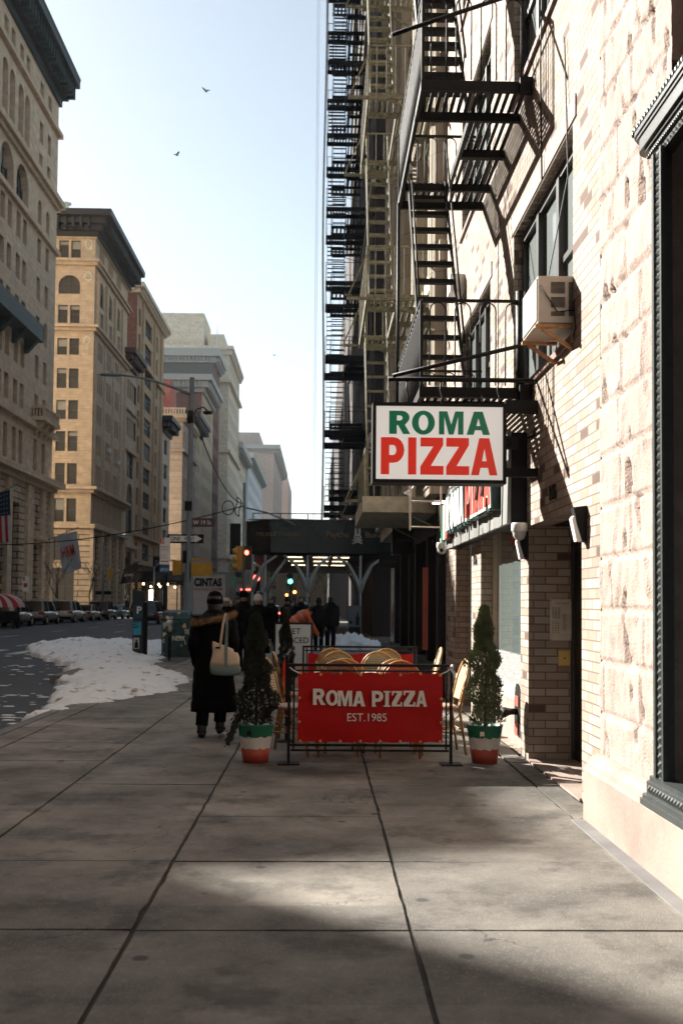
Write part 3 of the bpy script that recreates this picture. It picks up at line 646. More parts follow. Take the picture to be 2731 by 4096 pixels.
glyph_mesh('lettering',li([('P',243,427),('I',456,521),('Z',553,735),('Z',755,937),('A',950,1158)],482,783),M['sred'],t,(fx0,YS+.008,fz0),(1,0,0),(0,0,1),(0,-1,0),.002)
b=MB(); b.tube([(.62,9.57,3.62),(2.02,9.57,3.62)],.022,10); b.tube([(.66,9.55,3.645),(2.02,9.52,3.98)],.020,10); b.box(1.715,2.02,9.5,9.56,3.30,3.42); b.box(1.715,2.02,9.5,9.56,2.70,2.78)
for x in (.8,1.12,1.5,1.66): b.tube([(x,9.57,3.375),(x+.01,9.57,3.45),(x-.01,9.57,3.52),(x,9.57,3.62)],.008,6)
part_each(b,'hanging_bracket',M['iron'],t)
o=MB().box(1.72,1.86,9.62,9.68,2.98,3.10).build('floodlight',M['black']); 
bm_=MB(); bm_.tube([(1.86,9.65,3.04),(2.02,9.65,3.12)],.012,8); bm_.ell((1.75,9.63,3.03),(.05,.05,.05),10,6); 
part_=bm_.build('bracket',M['black']); part_.parent=o; tag(o,'small black floodlight behind the right edge of the pizza sign','floodlight')
# ---- fire escapes
def fire_escape(name, label, Xw, Xo, y0, L, zs, m, ch=.10, brk=True, strip=.62, sw=.5, end=.62, hoops=True, rail=.85, slat=.075, top_stair=True, group=None, outr=False, rung=.24, sp=.14, drop=False, dx=0.0):
    t=thing(name,label,'fire escape',(Xw,y0,zs[0]),group=group)
    y1=y0+L
    for li_,z in enumerate(zs):
        p=MB(); c=ch
        yo0=y0+strip; yo1=y1-end
        p.box(Xo,Xw,y0,y0+.05,z-c,z); p.box(Xo,Xw,yo0,yo0+.05,z-c,z-.012); p.box(Xo,Xw,yo1,yo1+.05,z-c,z-.012); p.box(Xo,Xw,y1-.05,y1,z-c,z)
        p.box(Xo,Xo+.04,y0+.05,y1-.05,z-c,z-.012); p.box(Xo+sw+.06,Xo+sw+.10,yo0+.05,yo1,z-c,z-.012)
        p.box(Xo+sw+.10,Xw,(yo0+yo1)/2-.04,(yo0+yo1)/2+.04,z-c,z-.012)
        x=Xo+.05
        while x<Xw-.03:
            if x>Xo+sw+.05: p.box(x,x+slat*.5,y0+.02,y1-.02,z-.010,z+.004)
            else:
                p.box(x,x+slat*.5,y0+.02,yo0+.03,z-.010,z+.004); p.box(x,x+slat*.5,yo1+.02,y1-.02,z-.010,z+.004)
            x+=slat
        if outr:
            for yy in (y0+.06,y1-.1):
                p.bar((Xo-.33,yy,z-.06),(Xo+.02,yy,z-.06),.05,.05); p.bar((Xo-.32,yy,z-.04),(Xo+.01,yy,z+rail*.85),.025,.025)
        # wall brackets
        for yy in ((y0+.03,y1-.03) if brk else ()): p.bar((Xw-.02,yy,z-.55),(Xo+.35,yy,z-.09),.03,.03)
        part(p,'platform',m,t)
        r=MB(); h=z+rail
        for yy,xa in ((y0+.02,Xo+.02),(y1-.02,Xo+.02)): r.bar((xa,yy,h),(Xw,yy,h),.03,.025)
        r.bar((Xo+.02,y0+.035,h),(Xo+.02,y1-.035,h),.03,.025)
        for xx,yy in ((Xo+.02,y0+.02),(Xo+.02,y1-.02)): r.bar((xx,yy,z),(xx,yy,h-.013),.03,.03)
        def hoop(a,b,rz_):
            a=Vector(a); b=Vector(b); w=(b-a).length/2; mid=(a+b)/2; d=(b-a).normalized()
            pts=[a+Vector((0,0,.02)),a+Vector((0,0,rz_*.5))]+[mid+Vector((0,0,rz_-w))+(-d*w*cos(pi*k/6))+Vector((0,0,w*sin(pi*k/6))) for k in range(7)]+[b+Vector((0,0,rz_*.5)),b+Vector((0,0,.02))]
            r.tube(pts,.0075,5)
        if hoops:
            n=max(1,int((Xw-Xo)/.27))
            for yy in (y0+.02,y1-.02):
                for k in range(n):
                    a=Xo+.10+k*(Xw-Xo-.1)/n; hoop((a,yy,z),(a+.15,yy,z),rail-.02)
            n=int(L/(sp*2))
            for k in range(n):
                a=y0+.08+k*2*sp; hoop((Xo+.02,a,z),(Xo+.02,a+sp,z),rail-.02)
        else:
            x=Xo+sp
            while x<Xw: r.bar((x,y0+.02,z),(x,y0+.02,h-.013),.018); r.bar((x,y1-.02,z),(x,y1-.02,h-.013),.018); x+=sp
            yy=y0+sp
            while yy<y1: r.bar((Xo+.02,yy,z),(Xo+.02,yy,h-.013),.015); yy+=sp
        part(r,'railing',m,t)
        if li_<len(zs)-1 or top_stair:
            zn=zs[li_+1] if li_<len(zs)-1 else z+(zs[1]-zs[0])
            s=MB(); ya,yb=yo0-.05,yo1+.02; n=int((zn-z)/rung); xa,xb=Xo+.09,Xo+sw+.03
            for xx in (xa,xb): s.bar((xx,ya,z),(xx,yb,zn),.018,.10)
            for k in range(1,n):
                q=k/n; yy=ya+(yb-ya)*q; zz=z+(zn-z)*q; s.box(xa+.01,xb-.01,yy-.06,yy+.09,zz-.012,zz+.012); s.box(xa+.01,xb-.01,yy-.065,yy-.055,zz-.035,zz+.012)
            for xx in (xa,xb):
                s.tube([(xx,ya+.1,z+.6),(xx,yb-.1,zn+.45)],.012,6); s.tube([(xx,ya+.35,z+.5),(xx,ya+.15,z+.75)],.008,5)
            part(s,'stair',m,t)
    if drop:
        s=MB(); yy=y0+2.1
        for xx in (Xo+.10,Xo+.46): s.tube([(xx,yy,zs[0]+.1),(xx,yy,2.36)],.011,6)
        z=2.40
        while z<zs[0]: s.tube([(Xo+.10,yy,z),(Xo+.46,yy,z)],.009,6); z+=.30
        part(s,'drop_ladder',M['steel'],t)
    if drop:
        s=MB(); s.tube([(Xo+.0,y1-.2,zs[0]),(Xo+.0,y1-.2,zs[1]-.1)],.022,8); s.tube([(Xw-.10,y0+.02,zs[0]-.1),(Xw-.10,y0+.02,zs[0]+.95)],.045,6)
        for z in zs[1:]: s.tube([(Xo-.3,y0-.2,z+.33),(Xw,y0-.25,z+.80)],.02,8)
        for z in zs: s.box(Xw-.12,Xw+.0,y0-.06,y0-.005,z-.14,z+.02)
        part_each(s,'support_bar',m,t)
    return t
fire_escape('fire_escape','black iron fire escape with hooped railings on the sunlit brick wall above the pizza sign',2.015,.935,9.80,3.05,[3.60,6.62,9.65],M['iron'],drop=True,sp=.085,brk=False)
# ================================================================ FAR BUILDINGS
def stone_mat(name, col, ch=.6, cw=1.3, groove=.5, ms=.012, var=.12):
    d=[tuple(min(1,c*k) for c in col) for k in (1,.93,1.06,.97,1.03)]
    return brick_mat(name,[(0,d[0]),(.25,d[1]),(.5,d[2]),(.7,d[3]),(.88,d[4])],tuple(c*groove for c in col),bw=cw,bh=ch,ms=ms,bump=.02,speck=.0,rough=.9)
M['lime']=stone_mat('limestone_ashlar',(.74,.58,.41),.55,1.4,.72); M['limeR']=stone_mat('rusticated_limestone',(.68,.54,.39),.62,2.4,.25,.06)
M['tan']=stone_mat('tan_brick_and_stone',(.66,.51,.35),.35,.9,.8); M['tanR']=stone_mat('rusticated_tan_stone',(.64,.50,.34),.7,3.0,.25,.06)
M['tan2']=stone_mat('ochre_brick',(.56,.40,.25),.3,.7,.85); M['cream2']=stone_mat('cream_terracotta',(.80,.69,.53),.6,1.2,.8)
M['redbrick']=brick_mat('dark_red_brick',[(0,(.20,.085,.06)),(.5,(.26,.11,.075)),(.8,(.15,.07,.05))],(.2,.15,.12),bw=.5,bh=.16,ms=.02)
M['pink']=stone_mat('pink_brick_tower',(.52,.41,.35),.5,1.0,.9); M['greyd']=mat('olive_grey_render',(.13,.135,.12),.9)
M['verd']=mat('dark_verdigris_copper',(.010,.030,.028),.6,var=.4,nscale=.8); M['corn']=mat('black_painted_cornice',(.022,.020,.018),.6,var=.3,nscale=1)
M['verdl']=mat('pale_verdigris_edge',(.022,.050,.042),.6,var=.4,nscale=2)
M['palecop']=mat('pale_grey_cornice',(.44,.44,.40),.7); M['brownc']=mat('brown_cornice',(.09,.05,.035),.7)
M['wpane']=mat('far_window_glass',(.010,.011,.013),.18,var=0,spec=.35); M['wblind']=mat('far_window_with_blind',(.30,.29,.25),.4,var=.15,nscale=.7); M['wbright']=mat('sky_reflecting_window',(.16,.25,.32),.08,var=0)
_wc={}
def win_mesh(w,h,style):
    k=(round(w,2),round(h,2),style)
    if k in _wc: return _wc[k]
    b=MB(); f=.08; d=0
    b.mi=0
    b.box(0,w,-.05,.05,0,f); b.box(0,w,-.05,.05,h-f,h); b.box(0,f,-.05,.05,f,h-f); b.box(w-f,w,-.05,.05,f,h-f); b.box(f,w-f,-.03,.05,h*.5-.04,h*.5+.04)
    if w>2.2:
        n=int(w/1.1)
        for i in range(1,n): b.box(w*i/n-.06,w*i/n+.06,-.06,.05,f,h*.5-.041); b.box(w*i/n-.06,w*i/n+.06,-.06,.05,h*.5+.041,h-f)
    b.mi=1; zs=h*.5 if style==1 else (0 if style==2 else (h*.78 if style==3 else h))
    if zs>0: b.quad((f,.04,f*.5),(w-f,.04,f*.5),(w-f,.04,zs-.01),(f,.04,zs-.01))
    b.mi=2
    if zs<h: b.quad((f,.039,max(zs,f*.5)),(w-f,.039,max(zs,f*.5)),(w-f,.039,h-f*.5),(f,.039,h-f*.5))
    o=b.build('window',[M['frame'],M['wpane'],M['wblind']]); me=o.data; bpy.data.objects.remove(o); _wc[k]=me; return me
def put_windows(t, o, u_axis, rz, holes, depth, rng, blinds=.3, maxn=100, bright=0):
    """windows of one face as parts of building t"""
    L=t.location
    for (a0,a1,b0,b1,*rest) in holes:
        t['_n']=t.get('_n',0)+1
        st=1 if rng.random()<blinds else (2 if rng.random()<.08 else (3 if rng.random()<.3 else 0))
        me=win_mesh(a1-a0,b1-b0,st)
        w=bpy.data.objects.new('window',me); COL.objects.link(w); w.parent=t
        p=Vector(o)+Vector(u_axis)*a0+Vector((0,0,b0))
        if rz: p+=Vector((-depth,0,0)) if rz>0 else Vector((depth,0,0))
        else: p+=Vector((0,depth,0))
        w.location=p-L; w.rotation_euler=(0,0,rz)
def building(name,label,X,y0,y1,H,m,cols,rows,side=None,depth=14,rev=.35,cornice=(),cm=None,strings=(),sm=None,base=0,bm_=None,extra=(),blinds=.3,seed=1,sidem=None,pil=(),group=None,roofx=0):
    t=thing(name,label,'building',(X-depth/2,(y0+y1)/2,0),group=group); rng=random.Random(seed)
    W=y1-y0
    def spl(hs,lo,hi): return [h for h in hs if h[2]>=lo-1e-6 and h[3]<=hi+1e-6]
    hs=[(a-y0,b-y0,c,d) for a,b in cols for c,d in rows]+[tuple([e[0]-y0,e[1]-y0]+list(e[2:])) for e in extra]
    mb=MB()
    if base:
        mb2=MB(); wall(mb2,(X,y0,0),(0,1,0),(1,0,0),W,base,spl(hs,0,base),rev)
        if side: wall(mb2,(X-depth,y0,0),(1,0,0),(0,-1,0),depth,base,spl(side,0,base),rev)
        else: mb2.quad((X-depth,y0,0),(X,y0,0),(X,y0,base),(X-depth,y0,base))
        part(mb2,'base_wall',bm_ or m,t)
    lo=base; up=[(a,b,c-lo,d-lo,*r) for a,b,c,d,*r in hs if c>=lo]
    wall(mb,(X,y0,lo),(0,1,0),(1,0,0),W,H-lo,up,rev)
    if side and not sidem: wall(mb,(X-depth,y0,lo),(1,0,0),(0,-1,0),depth,H-lo,[(a,b,c-lo,d-lo,*r) for a,b,c,d,*r in side if c>=lo],rev)
    elif not sidem: mb.quad((X-depth,y0,lo),(X,y0,lo),(X,y0,H),(X-depth,y0,H))
    mb.quad((X,y1,0),(X-depth,y1,0),(X-depth,y1,H),(X,y1,H)); mb.quad((X-depth,y1,0),(X-depth,y0,0),(X-depth,y0,H),(X-depth,y1,H)); mb.quad((X,y0,H),(X,y1,H),(X-depth,y1,H),(X-depth,y0,H))
    for (ya,yb,za,zb,pr) in pil: mb.box(X,X+pr,ya,yb,za,zb)
    part(mb,'wall',m,t)
    if sidem:
        s=MB()
        if side: wall(s,(X-depth,y0,lo),(1,0,0),(0,-1,0),depth,H-lo,[(a,b,c-lo,d-lo,*r) for a,b,c,d,*r in side if c>=lo],rev)
        else: s.quad((X-depth,y0,lo),(X,y0,lo),(X,y0,H),(X-depth,y0,H))
        part(s,'side_wall',sidem,t)
    put_windows(t,(X,y0,0),(0,1,0),pi/2,hs,rev-.06,rng,blinds)
    if side: put_windows(t,(X-depth,y0,0),(1,0,0),0,side,rev-.06,rng,blinds)
    s=MB()
    for (z0,z1,pr) in strings: s.box(X-depth,X+pr,y0-pr,y1+pr,z0,z1)
    if s.v: part_each(s,'string_course',sm or m,t)
    if cornice:
        c=MB()
        for (z0,z1,pr) in cornice: c.box(X-depth,X+pr,y0-pr,y1+min(pr,.6),z0,z1)
        zt,zb=cornice[-1][0],cornice[0][0]; pr=cornice[-1][2]
        y=y0+.3
        while y<y1: c.box(X,X+pr*.82,y,y+.28,zb+(zt-zb)*.35,zt-.03); y+=.95
        x=X-.6
        while x>X-depth: c.box(x,x+.28,y0-pr*.82,y0,zb+(zt-zb)*.35,zt-.03); x-=.95
        part(c,'cornice',cm or M['corn'],t)
    return t
XL=-28.6
# -- b1 limestone palace
def b1():
    cols=[(101.9,103.2),(104.9,106.2)]; rows=[(52.2,54.0),(47.8,49.9),(44.6,46.6),(35.6,38.0),(31.7,34.0),(27.7,30.1),(23.8,26.1),(19.9,22.2),(14.4,17.7)]
    ex=[]
    for a in (101.9,104.9): ex.append((a,a+1.3,39.5,41.9,'arch'))
    for k in range(7):
        y=94.6-4.8*k
        ex.append((y,y+3.9,39.3,42.9,'arch'))
        for q in (y+.1,y+2.2):
            ex.append((q,q+1.65,45.0,50.2,'arch'))
            for (c,d) in ((35.6,38.0),(31.7,34.0),(27.7,30.1),(23.8,26.1),(19.9,22.2)): ex.append((q+.15,q+1.45,c,d))
            ex.append((q+.2,q+1.4,52.2,54.0)); ex.append((q+.15,q+1.4,14.4,17.7))
        ex.append((y+.6,y+3.2,1.2,10.8))
    ex+=[(102.2,104.0,.6,7.2),(101.7,102.7,8.6,11.2),(103.1,104.1,8.6,11.2)]
    t=building('limestone_building','tall pale limestone block at the left edge with arches and a dark green cornice',XL,62,109,55,M['lime'],cols,rows,None,
        cornice=[(54.8,55.6,.3),(55.6,56.4,.9),(56.4,57.0,1.5),(57.0,57.9,2.1)],cm=M['verd'],
        strings=[(51.3,51.8,.45),(43.3,43.7,.35),(43.7,44.3,.75),(38.4,38.9,.4),(18.6,19.2,.5),(12.9,13.4,.5),(13.4,14.0,1.2)],base=12.9,bm_=M['limeR'],extra=ex,rev=.7,blinds=.3,seed=3,
        pil=[(100.6,101.3,0.,12.8,.35),(99.4,100.5,0,12.8,.35),(104.6,105.8,0,12.8,.35),(107.6,108.9,0,12.8,.35)]+[(93.0-4.8*k,94.4-4.8*k,0,12.8,.35) for k in range(3)])
    c=MB(); c.box(XL-1,XL+2.16,61,109.65,57.86,58.05); part(c,'gutter',M['verdl'],t)
    # two balconies
    b=MB(); b.box(XL,XL+1.3,101.2,107.0,19.4,19.8); 
    for y in [101.3+.3*k for k in range(19)]: b.box(XL+1.12,XL+1.24,y,y+.14,19.8,20.6)
    for x in [XL+.1+.3*k for k in range(4)]: b.box(x,x+.14,101.25,101.37,19.8,20.6)
    b.box(XL,XL+1.3,101.2,107.0,20.6,20.8)
    for y in (101.8,103.6,105.6):
        b.prism([(0,0),(1.1,0),(.9,-.4),(.35,-.8),(.2,-1.3),(0,-1.4)],(XL,y,19.4),(1,0,0),(0,0,1),(0,1,0),.5)
    part(b,'stone_balcony',M['lime'],t)
    b=MB(); b.box(XL,XL+1.5,84,99.4,26.6,26.9); b.box(XL+1.42,XL+1.5,84,99.4,26.9,28.2); b.box(XL,XL+1.5,99.3,99.4,26.9,28.2)
    for y in (86,90,94,98): b.prism([(0,0),(1.3,0),(1.1,-.3),(.3,-1.2),(0,-1.3)],(XL,y,26.6),(1,0,0),(0,0,1),(0,1,0),.6)
    part(b,'copper_balcony',M['verdl'],t)
    p=MB(); p.box(XL,XL+.9,101.6,104.6,7.6,8.0); p.box(XL,XL+.6,101.8,104.4,7.25,7.6); part(p,'door_hood',M['lime'],t)
b1()
# -- b2 tan corner building
def b2():
    side=[]; D=14
    for a0 in (-33.1,-31.6,-36.4,-34.9):
        for z0,z1 in ((44.6,46.8),(36.3,38.6),(32.3,34.4),(28.1,30.6),(24.2,26.6),(20.2,22.7),(16.1,18.7),(11.4,14.3),(6.6,9.5)):
            side.append((a0-XL+D, a0-XL+D+1.2, z0,z1))
        
    side.append((-33.1-XL+D,-30.4-XL+D,40.0,42.4,'arch')); side.append((-37-XL+D,-30.6-XL+D,1.2,5.9)) if False else None
    side.append((-36.4-XL+D,-30.5-XL+D,1.2,5.6))
    cols=[]; 
    for yb in (130.1,135.6,141.1,146.6 if False else 0):
        if yb:
            for k in range(3): cols.append((yb+k*1.05,yb+k*1.05+.8))
    rows=[(44.6,46.8),(32.3,34.6),(28.1,30.6),(24.2,26.6),(20.2,22.7),(16.3,18.9)]
    ex=[]
    for yb in (130.0,135.5,141.0): ex+= [(yb,yb+3.1,39.4,42.6,'arch'),(yb,yb+1.4,36.4,38.7),(yb+1.7,yb+3.1,36.4,38.7)]
    for k in range(13): ex.append((129.0+k*1.45,129.0+k*1.45+.85,11.5,14.4))
    for yb in (129.6,134.6,139.6,144.0): ex+=[(yb,yb+2.6,6.2,10.0),(yb,yb+2.6,.6,5.2)]
    pil=[(y,y+1.0,36.0,43.0,.35) for y in (128.4,133.9,139.4,144.6)]+[(y,y+1.1,0.0,10.6,.4) for y in (127.6,132.8,137.8,142.6,147.4)]+[(y,y+.7,16.1,35.0,.15) for y in (128.4,133.9,139.4,144.8,147.9)]
    t=building('tan_corner_building','tan stone corner building with a deep black cornice, second from the left',XL,127.6,149.2,48.2,M['tan'],cols,rows,side,
        cornice=[(47.2,47.8,.5),(47.8,48.5,1.0),(48.5,49.2,1.6),(49.2,50.0,2.4)],cm=M['corn'],
        strings=[(47.0,47.2,.25),(43.6,44.0,.4),(44.0,44.3,.7),(35.3,35.7,.35),(35.7,36.0,.7),(15.0,15.4,.45),(15.4,15.8,.9),(10.6,11.1,.7)],base=11.1,bm_=M['tanR'],extra=ex,seed=5,blinds=.28,pil=pil)
    for y in (128.4,133.9,139.4,144.6):
        pass
    a=MB()
    for y,z in ((136.9,22.5),(143,21.7)): a.box(XL,XL+.4,y,y+.7,z-1.0,z-.5)
    part_each(a,'air_conditioner',M['white'],t)
    # carved ornament blocks at the corner pier
    for (x,z,w,h) in ((-29.9,45.2,1.5,2.2),(-29.9,41.3,1.4,1.8),(-29.9,33.2,1.2,1.8)):
        o_=MB(); 
        for k in range(9):
            th=2*pi*k/9; o_.ell((x+.5+cos(th)*w*.28,127.56,z+h/2+sin(th)*h*.3),(w*.12,.07,h*.12),8,5)
        o_.ell((x+.5,127.55,z+h/2),(w*.13,.1,h*.12),8,5); part(o_,'carved_ornament',M['cream2'],t)
    o=MB().lathe([(1.2,50.0),(1.2,52.6),(1.1,52.8),(.3,53.0),(.25,53.9),(.6,54.0),(.6,54.2),(.001,54.25)],(-34.0,134.5,0),18).build('roof_tank',M['white']); tag(o,'round white rooftop tank with a mushroom vent on the black corniced roof','roof tank')
b2()
building('ornate_narrow_building','narrow tan building with a brown cornice and tall arch, left of the ochre block',XL,149.3,157,36,M['tan'],[],[],None,
    cornice=[(36,36.8,.5),(36.8,37.6,1.0),(37.6,38.4,1.6)],cm=M['brownc'],strings=[(29.6,29.9,.4),(23.6,23.9,.4),(9.5,10,.5)],seed=7,
    extra=[(150.2+k*1.8,151.6+k*1.8,z,z+2.8) for k in range(4) for z in (31.6,26,) ]+[(150.6,156,20.0,24.0)]+[(150.6,156,11.5,19.2,'arch'),(150.6,156,5,9),(150.6,156,.5,4.3)],blinds=.1)
building('ochre_brick_building','tall ochre brick building with wide grouped windows and a brown brick side wall',XL,157.1,184,50,M['tan2'],[(158.6,160.4),(164.6,171.0),(175.6,177.4)],[(z,z+2.7) for z in (44.6,40.6,36.6,32.6,28.6,24.6,20.6,16.6,12.4,8.2)],None,
    cornice=[(49.2,49.9,.5),(49.9,50.6,1.2)],cm=M['cream2'],strings=[(38.9,39.5,.5),(11.6,12.0,.5),(7.3,7.8,.5)],sidem=M['redbrick'],seed=11,blinds=.12,pil=[(161.4,162.4,12,49,.3),(172.6,173.6,12,49,.3),(180,181.2,0,49,.3)],extra=[(158.6,162,.6,5),(165,171,.6,5)])
building('small_corniced_building','narrow pale building with a dark curved cornice beside the ochre block',XL,184.1,193,33,M['cream2'],[(186,190)],[(z,z+2.7) for z in (28.5,24,20,16,12,8,3.8)],None,cornice=[(32.2,33,.4),(33,34,1.2),(34,34.8,2.0)],cm=M['corn'],seed=12,sidem=M['tan'])
sd=[(a,a+1.4,z,z+3.0) for a in (9.6,) for z in (33.2,27.8,22.4,17.0,11.6,6.2)]
building('striped_corner_building','cream and pink banded corner building with a roof balustrade, behind the street lamp',XL+1.0,203,224,38,stone_mat('pink_and_cream_bands',(.55,.42,.32),1.1,30,.8,.1),[(a,a+1.2) for a in (205,208.4,211.8,215.2,218.6,221.4)],[(z,z+2.6) for z in (33.2,28.6,24.2,19.6,15.2,10.8,6.2)],sd+[(a,a+1.4,z,z+3.0) for a in (5.4,) for z in (33.2,27.8,22.4,17.0,11.6,6.2)],
    cornice=[(37.4,38,.4),(38,38.8,1.0)],cm=M['tan'],strings=[(31.4,31.9,.5),(5,5.5,.5)],seed=13,blinds=.5)
o=MB(); 
for k in range(22): o.box(-39+k*.55,-38.75+k*.55,202.6,202.85,38.8,39.9)
o.box(-39.5,-27,202.5,203,39.9,40.1)
o=o.build('roof_balustrade',M['cream2']); tag(o,'pale roof balustrade on the banded corner building','balustrade')
o=MB(); o.box(-41,-30.4,205,213,38.8,46.0); o=o.build('rooftop_wall',mat('red_painted_wall',(.42,.12,.09),.8,var=.3,nscale=.4)); tag(o,'red painted rooftop wall above the banded building','rooftop wall')
building('black_corniced_building','tan building with a large black cornice seen behind the lamp post',XL,224.1,243,41,M['tan'],[(a,a+1.3) for a in (226,229,232,235,238)],[(z,z+2.6) for z in (36,31.6,27.2,22.8,18.4,14,9.6,5)],None,cornice=[(40,41,.5),(41,42,1.4),(42,43,2.2)],cm=M['corn'],seed=14,blinds=.4)
building('pale_corniced_building','red brick building with a large pale grey-green cornice',XL,243.1,268,53,M['tan'],[(a,a+1.3) for a in (245,248,251,254,257,260,263)],[(z,z+2.8) for z in (47,42,37,32,27,22,17,12,7)],None,cornice=[(51.5,52.5,.6),(52.5,54,1.6),(54,55.4,2.6)],cm=M['palecop'],sidem=M['redbrick'],seed=15,blinds=.4)
building('dark_rendered_building','blank dark grey rendered block rising behind the brick roofs',XL,268.1,284,66,M['redbrick'],[(a,a+1.3) for a in (270,273,276,279)],[(z,z+2.8) for z in (58,53,48,43,38,33,28,23,18,13,8)],[(6.5,9.0,60.5,61.5)],depth=24,cornice=[(64.5,66,.6),(66,68,1.8)],cm=M['palecop'],sidem=M['greyd'],seed=16,blinds=.4)
sd=[(a,a+1.7,z,z+3.2) for a in (2.5,7.0,10.6,15.0,18.6) for z in (66.5,60.0,53.5,47)]
building('cream_tower','tall pale cream tower rising over the lamp post in the middle distance',XL+2,290,328,74,M['cream2'],[(a,a+1.6) for a in (293,297,301,305,309,313,317,321,325)],[(z,z+3.0) for z in range(8,72,5)],sd,depth=26,cornice=[(72,73.4,.7),(73.4,74.4,1.3)],cm=M['cream2'],strings=[(64,64.8,.9),(44,44.8,.8),(14,14.8,.8)],seed=17,blinds=.5)
o=MB(); o.box(-52,-34,292,310,74.4,84.5).box(-33,-28.5,294,312,74.4,79); o=o.build('penthouse',M['cream2']); tag(o,'plain pale penthouse block on top of the cream tower','penthouse')
o=MB(); o.tube([(-29.6,286,68),(-29.6,286,88)],[.16,.07],8); o=o.build('flagpole',M['white']); tag(o,'thin white flagpole in front of the cream tower','flagpole')
building('cream_brick_building','plain cream building just past the cream tower',XL+1,328.2,372,52,M['cream2'],[(a,a+1.6) for a in (331,335,339,343,347,351,355,359,363,367)],[(z,z+3.0) for z in range(8,49,5)],None,cornice=[(50,51,.8),(51,53,2.4)],cm=M['palecop'],seed=18)
building('white_building','white fronted building with a green mansard roof beyond the cream blocks',XL+2,372.2,460,56,mat('white_terracotta',(.66,.68,.68),.8,var=.1,nscale=.3),[(a,a+2.4) for a in range(376,456,6)],[(z,z+3.4) for z in range(9,52,6)],None,cornice=[(53,54,.8),(54,56,2.2)],cm=M['palecop'],seed=19)
building('pink_brick_tower','far pink brick apartment tower with small windows and rooftop chimney',XL+4,522,640,82,M['pink'],[(a,a+2.6) for a in range(530,630,12)],[(z,z+4) for z in range(10,78,8)],[(a,a+2.2,z,z+3.6) for a in (6,13,20) for z in range(10,78,8)],depth=32,cornice=[(78,80,1),(80,82,3.5)],cm=M['palecop'],seed=20)
o=MB(); o.box(-52,-32,524,560,82,89).box(-55,-51,524,530,82,98); o=o.build('roof_block',M['pink']); tag(o,'brick bulkhead and chimney on the far pink tower','rooftop block')
building('distant_tower','faint distant stepped tower at the end of the left street wall',XL+6,690,780,86,M['pink'],[(a,a+3) for a in range(696,776,16)],[(z,z+4) for z in range(10,80,9)],None,depth=34,seed=21)
building('distant_low_block','pale distant block low at the far end of the avenue, left of the scaffold',-14,1080,1130,78,M['cream2'],[(a,a+4) for a in range(1085,1125,12)],[(z,z+5) for z in range(10,74,11)],None,depth=34,seed=22)
building('distant_pale_block','hazy pale block closing the end of the avenue above the shed',8,1000,1040,76,M['cream2'],[],[],[(a,a+3,z,z+4) for a in (3,9,15,21,27) for z in range(30,72,9)],depth=34,seed=23)
# the row across the avenue beside the camera, out of frame (unseen blocks shaped to set where the sun falls)
t=thing('unseen_shading_building','unseen brick buildings across the avenue, roof sloped to shape the sun patch','building',(-34,36,0))
b=MB()
b.box(-35,XL,31.0,47.6,0,21.35)
b.add([(-35,31,21.35),(XL,31,21.35),(XL,33.5,22.95),(XL,47.6,22.95),(-35,47.6,22.95),(-35,33.5,22.95),(XL,47.6,21.35),(-35,47.6,21.35)],[(0,1,2,5),(2,3,4,5),(1,6,3,2),(0,5,4,7),(6,7,4,3)])  # roof slope fitted to the edge of the sun patch on the pavement
part(b,'wall',M['tan2'],t)
t=thing('unseen_loft_building','unseen tall loft block across the avenue, edge placed to shade the pavement','building',(-34,0,0)); b=MB(); b.box(-36,XL,-60,31.0,0,62); part(b,'wall',M['tan2'],t)  # out of view, placed to keep sun off the near pavement
t=thing('unseen_brick_loft_building','unseen brick loft block left of the view, height set by the shade it casts','building',(-34,53,0)); b=MB(); b.box(-35,XL,47.65,61.9,0,29); part(b,'wall',M['tan2'],t)  # out of view, height chosen to shade the lower facades farther along
# ---- right side, beyond the brick building
M['cstone']=stone_mat('soot_stained_cream_stone',(.48,.42,.33),.5,1.2,.7)
t=thing('cream_column_building','soot stained cream building with fluted columns behind the fire escapes','building',(8,23,0))
holes=[(a,a+1.5,z,z+2.3) for a in (18.3,21.3,24.2,27.2) for z in (4.4,7.9,11.4,14.9,18.4,21.9)]
b=MB(); wall(b,(2.06,16.51,3.3),(0,1,0),(-1,0,0),13.5,26.7,[(a-16.51,c-16.51,d-3.3,e-3.3) for a,c,d,e in holes],.35)
b.quad((2.06,30,0),(14,30,0),(14,30,30),(2.06,30,30)); part(b,'wall',M['cstone'],t)
put_windows(t,(2.06,0,0),(0,1,0),-pi/2,[],.3,random.Random(2))
for (a,c,d,e) in holes:
    w=bpy.data.objects.new('window',win_mesh(c-a,e-d,random.choice((0,0,1)))); COL.objects.link(w); w.parent=t; w.location=Vector((2.06+.29,c,d))-t.location; w.rotation_euler=(0,0,-pi/2)
for y in (16.9,20.4,23.4,26.4,29.2):
    p=MB(); n=24
    p.loft([[(2.02+(.24+.012*(k%2))*cos(2*pi*k/n),y+(.24+.012*(k%2))*sin(2*pi*k/n),z) for k in range(n)] for z in (5.1,18.0)],cap=False,smooth=False)
    p.box(1.72,2.3,y-.32,y+.32,4.2,4.95); p.lathe([(.34,4.95),(.30,5.02),(.27,5.1)],(2.02,y,0),16)
    p.box(1.74,2.3,y-.33,y+.33,18.3,18.5)
    for sx in (-1,1): p.lathe([(.12,-.16),(.14,0),(.12,.16)],(0,0,0),10)if False else p.tube([(1.70,y+sx*.27,18.15),(2.2,y+sx*.27,18.15)],.15,12)
    part(p,'column',M['cstone'],t)
b=MB(); b.box(1.75,2.2,16.55,30,3.3,3.6); b.box(1.6,2.2,16.55,30,3.6,3.75); b.box(1.68,2.2,16.55,30,18.5,19.3); b.box(1.5,2.2,16.55,30,19.3,19.7)
